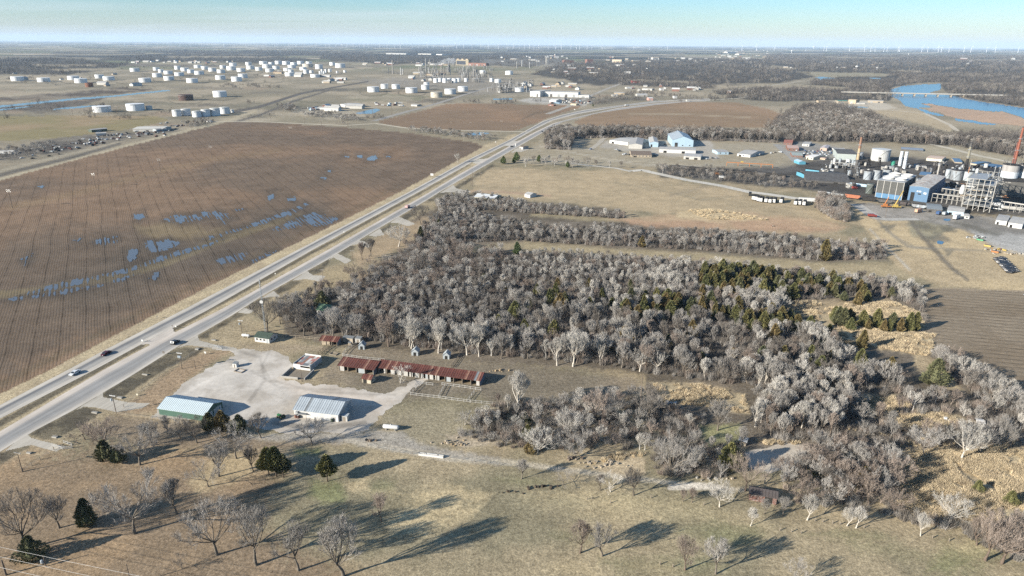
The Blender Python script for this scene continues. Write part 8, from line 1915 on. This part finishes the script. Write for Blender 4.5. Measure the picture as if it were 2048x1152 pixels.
# lorries and cars that glint in the yards
for (x0, y0, x1, y1, n, where) in ((1100, 199, 1185, 209, 26, 'in the lorry park before the plant hall'), (615, 215, 665, 222, 12, 'in the yard west of the roadside pond'), (745, 207, 800, 213, 12, 'in the roadside lay-by')):
    for i in range(n):
        px, py = rd.uniform(x0, x1), rd.uniform(y0, y1); x, y = G(px, py); e = thing('lorry', f'pale parked lorry {where}', 'lorry', (x, y, 0), rd.choice([0, .6, 1.2]), f'pale lorries {where}'); m = rd.choice([WHITE, OFFW, STEEL, BLUEL, BRICK])
        MB().box(0, 7, 0, 2.5, .9, 3.6).obj('cargo_box', m, e); MB().box(7.1, 9, .1, 2.4, .5, 2.9).obj('cab', rd.choice([WHITE, BLUE, BRICK]), e); MB().box(0, 9, .4, 2.1, .3, .85).obj('chassis', BLACK, e)
# scrapyard
for i in range(95):
    t = rd.random(); px = 60 + 290 * t + rd.uniform(-20, 20); py = 312 - 60 * t + rd.uniform(-9, 7)
    if px < 330 and 250 < py < 262 and px > 255: py += 12
    x, y = G(px, py); e = thing('scrapped_car', ('rusty', 'white', 'dark', 'blue-grey')[i % 4] + ' car wreck in the scrapyard by the railway', 'car wreck', (x, y, 0), rd.uniform(0, 3.1), ('rusty', 'white', 'dark', 'blue-grey')[i % 4] + ' car wrecks in the scrapyard')
    m = (RUST, WHITE, SOOT, BLUEG)[i % 4]; z = rd.choice([0, 0, 1.3]); MB().prism([(-2.2, -.85, z + .2), (2.2, -.85, z + .2), (2.2, -.85, z + .8), (1.1, -.85, z + .9), (.5, -.85, z + 1.4), (-1.2, -.85, z + 1.4), (-1.8, -.85, z + .9), (-2.2, -.85, z + .8)], (0, 1.7, 0)).obj('body', m, e)
    MB().box(-1.1, .5, -.9, .9, z + .95, z + 1.3).obj('window_band', DARK, e)
    if z: MB().box(-2, 2, -.8, .8, 0, 1.45).obj('stack_below', SOOTG, e)
for i, (px, py) in enumerate(((110, 300), (160, 288), (215, 272), (240, 270), (330, 262), (360, 252), (290, 268))): heap(px, py, f'dark scrap heap in the scrapyard, {rank(i)} from the west', 14, 16, 6, [SOOT, SOOTG, RUST, STEEL], 30 + i, 'scrap heap', 'scrap_heap', 1.8, 'scrap')
# river bridge
a, b = Vector(GV(1683, 189)), Vector(GV(2012, 196)); d = b - a; e = thing('bridge', 'long low white road bridge over the river on concrete piers', 'bridge', a, math.atan2(d.y, d.x)); zd = hpx(1850, 192, 5)
MB().box(0, d.length, 0, 11, zd - 1.6, zd).obj('deck', CONCM, e); MB().box(0, d.length, -.25, .05, zd + .003, zd + 1.1).obj('railing', OFFW, e); MB().box(0, d.length, 10.95, 11.25, zd + .003, zd + 1.1).obj('railing', OFFW, e)
for px in (1740, 1786, 1809, 1833, 1856, 1880, 1906, 1930, 1955):
    f = (px - 1683) / (2012 - 1683); MB().box(d.length * f - 1.5, d.length * f + 1.5, .8, 10.2, 0, zd - 1.61).obj('pier', STONE, e)
# water towers
for (px, py, h, w, lab) in ((1713, 139, 8, 5, 'white bulb water tower in the woods before the river'), (1110, 115, 7, 2.6, 'white water tower on the town skyline'), (1754, 139, 5, 3.4, 'small white dome beside the woods water tower'), (1583, 106, 6, 2.5, 'pale tower on the eastern skyline'), (1628, 97, 5, 2.6, 'white water tower on the far eastern horizon'), (1817, 110, 3, 2, 'tan tower far beyond the river')):
    x, y = G(px, py); H = hpx(px, py, h); r = w * mpp(px, py) / 2; e = thing('water_tower', lab, 'water tower', (x, y, 0))
    MB().tube((0, 0, 0), (0, 0, H * .62), r * .35, r * .3, 10).obj('stem', WHITE, e); MB().lathe([(r * .3, H * .5), (r * .9, H * .62), (r, H * .75), (r * .8, H * .92), (.2, H)], 14).obj('bowl', WHITE, e)
# wind turbines
TW = mat('turbine_white', (.82, .83, .84), .5, .02)
def turbine_parts(k):
    rot = k * 40.0; T = MB().tube((0, 0, 0), (0, 0, 90), 2.6, 1.5, 8).mesh('tower', TW); Nn = MB().box(-3, 7, -2, 2, 88.5, 92.5).mesh('nacelle', TW)
    bl = []
    for j in range(3):
        a = R(rot + j * 120); c, s = math.cos(a), math.sin(a); mb = MB()
        mb.prism([(-4, -s * 1.2 - c * 0, 91 + c * 1.2), (-4, c * 12 * .12 + s * 0 - s * 0 + -s * 0 + c * 1.2, 91 + s * 1.2), (-4, c * 50 - s * .5, 91 + s * 50 + c * .5)], (-.8, 0, 0)); mb.tube((-4.4, 0, 91), (-4.4, c * 50, 91 + s * 50), 1.5, .5, 5); bl.append(mb.mesh('blade', TW))
    return T, Nn, bl, MB().tube((-5.6, 0, 91), (-3, 0, 91), 1.6, 2.1, 8).mesh('hub', TW)
TB = [turbine_parts(k) for k in range(3)]
tz = [(1536 + x / 4, y / 4, h / 4) for x, y, h in ((50, 383, 30), (300, 385, 22), (445, 383, 30), (465, 384, 40), (650, 385, 40), (770, 385, 36), (820, 388, 52), (855, 386, 42), (925, 385, 35), (950, 384, 34), (1040, 388, 45), (1050, 387, 40), (1228, 393, 60), (1275, 386, 44), (1360, 388, 44), (1385, 388, 44), (1445, 401, 60), (1565, 388, 46), (1620, 386, 42), (1745, 388, 44), (1815, 399, 68), (1998, 406, 80))] + [(1024 + x / 4, y / 4, h / 4) for x, y, h in ((1838, 389, 46), (1955, 390, 56), (1245, 370, 26), (1530, 372, 22), (1100, 372, 22), (975, 372, 24), (720, 369, 30), (640, 367, 30), (600, 367, 28), (540, 369, 34), (515, 367, 34), (470, 366, 30), (395, 372, 40), (350, 368, 34), (290, 366, 26), (215, 365, 30), (175, 365, 30), (140, 366, 34), (100, 367, 34), (60, 363, 26), (10, 364, 34))] + [(512 + x / 4, y / 4, h / 4) for x, y, h in ((10, 348, 22), (60, 350, 24), (150, 352, 28), (170, 351, 26), (265, 352, 26), (320, 352, 24), (385, 354, 32), (480, 355, 28), (560, 352, 22), (585, 354, 26), (640, 354, 24), (690, 355, 30), (725, 355, 28), (780, 355, 28), (830, 355, 24), (865, 355, 26), (900, 356, 24), (990, 358, 30), (1050, 358, 28), (1110, 358, 26), (1155, 360, 38), (1250, 358, 28), (1300, 359, 26), (1370, 360, 32), (1420, 360, 26), (1500, 360, 34), (1605, 363, 38), (1660, 361, 28), (1730, 362, 32), (1800, 363, 28), (1860, 364, 28), (1940, 366, 36), (2010, 364, 32))] + [(250 + x, 84.5 + x * .008, 5) for x in range(0, 260, 22)]
for i, (px, py, h) in enumerate(sorted(tz)):
    # the stated pixel is the foot seen against the plain; the plain here ends a little lower than the real horizon does
    x, y = G(px, max(py, proj(0, 17000)[1] + (px - 1024) * 16 / 2048)); H = hpx(px, proj(x, y)[1], h)
    where = 'over the wheat plains' if px < 512 else 'beyond the tank farm and refinery' if px < 1024 else 'beyond the town' if px < 1500 else None
    lab = f'pale wind turbine on the horizon {where}' if where else f'white wind turbine on the eastern horizon, {rank(sorted(t[0] for t in tz if t[0] >= 1500).index(px))} from the town'
    T, Nn, bl, hb = TB[i % 3]; s = H / 90
    e = thing('wind_turbine', lab, 'wind turbine', (x, y, 0), R(70) + (i % 5) * .05, f'wind turbines on the horizon {where}' if where else 'white wind turbines on the eastern horizon'); e.scale = (s * 1.8, s * 1.5, s)
    link('tower', T, e); link('nacelle', Nn, e); link('hub', hb, e)
    for m in bl: link('blade', m, e)
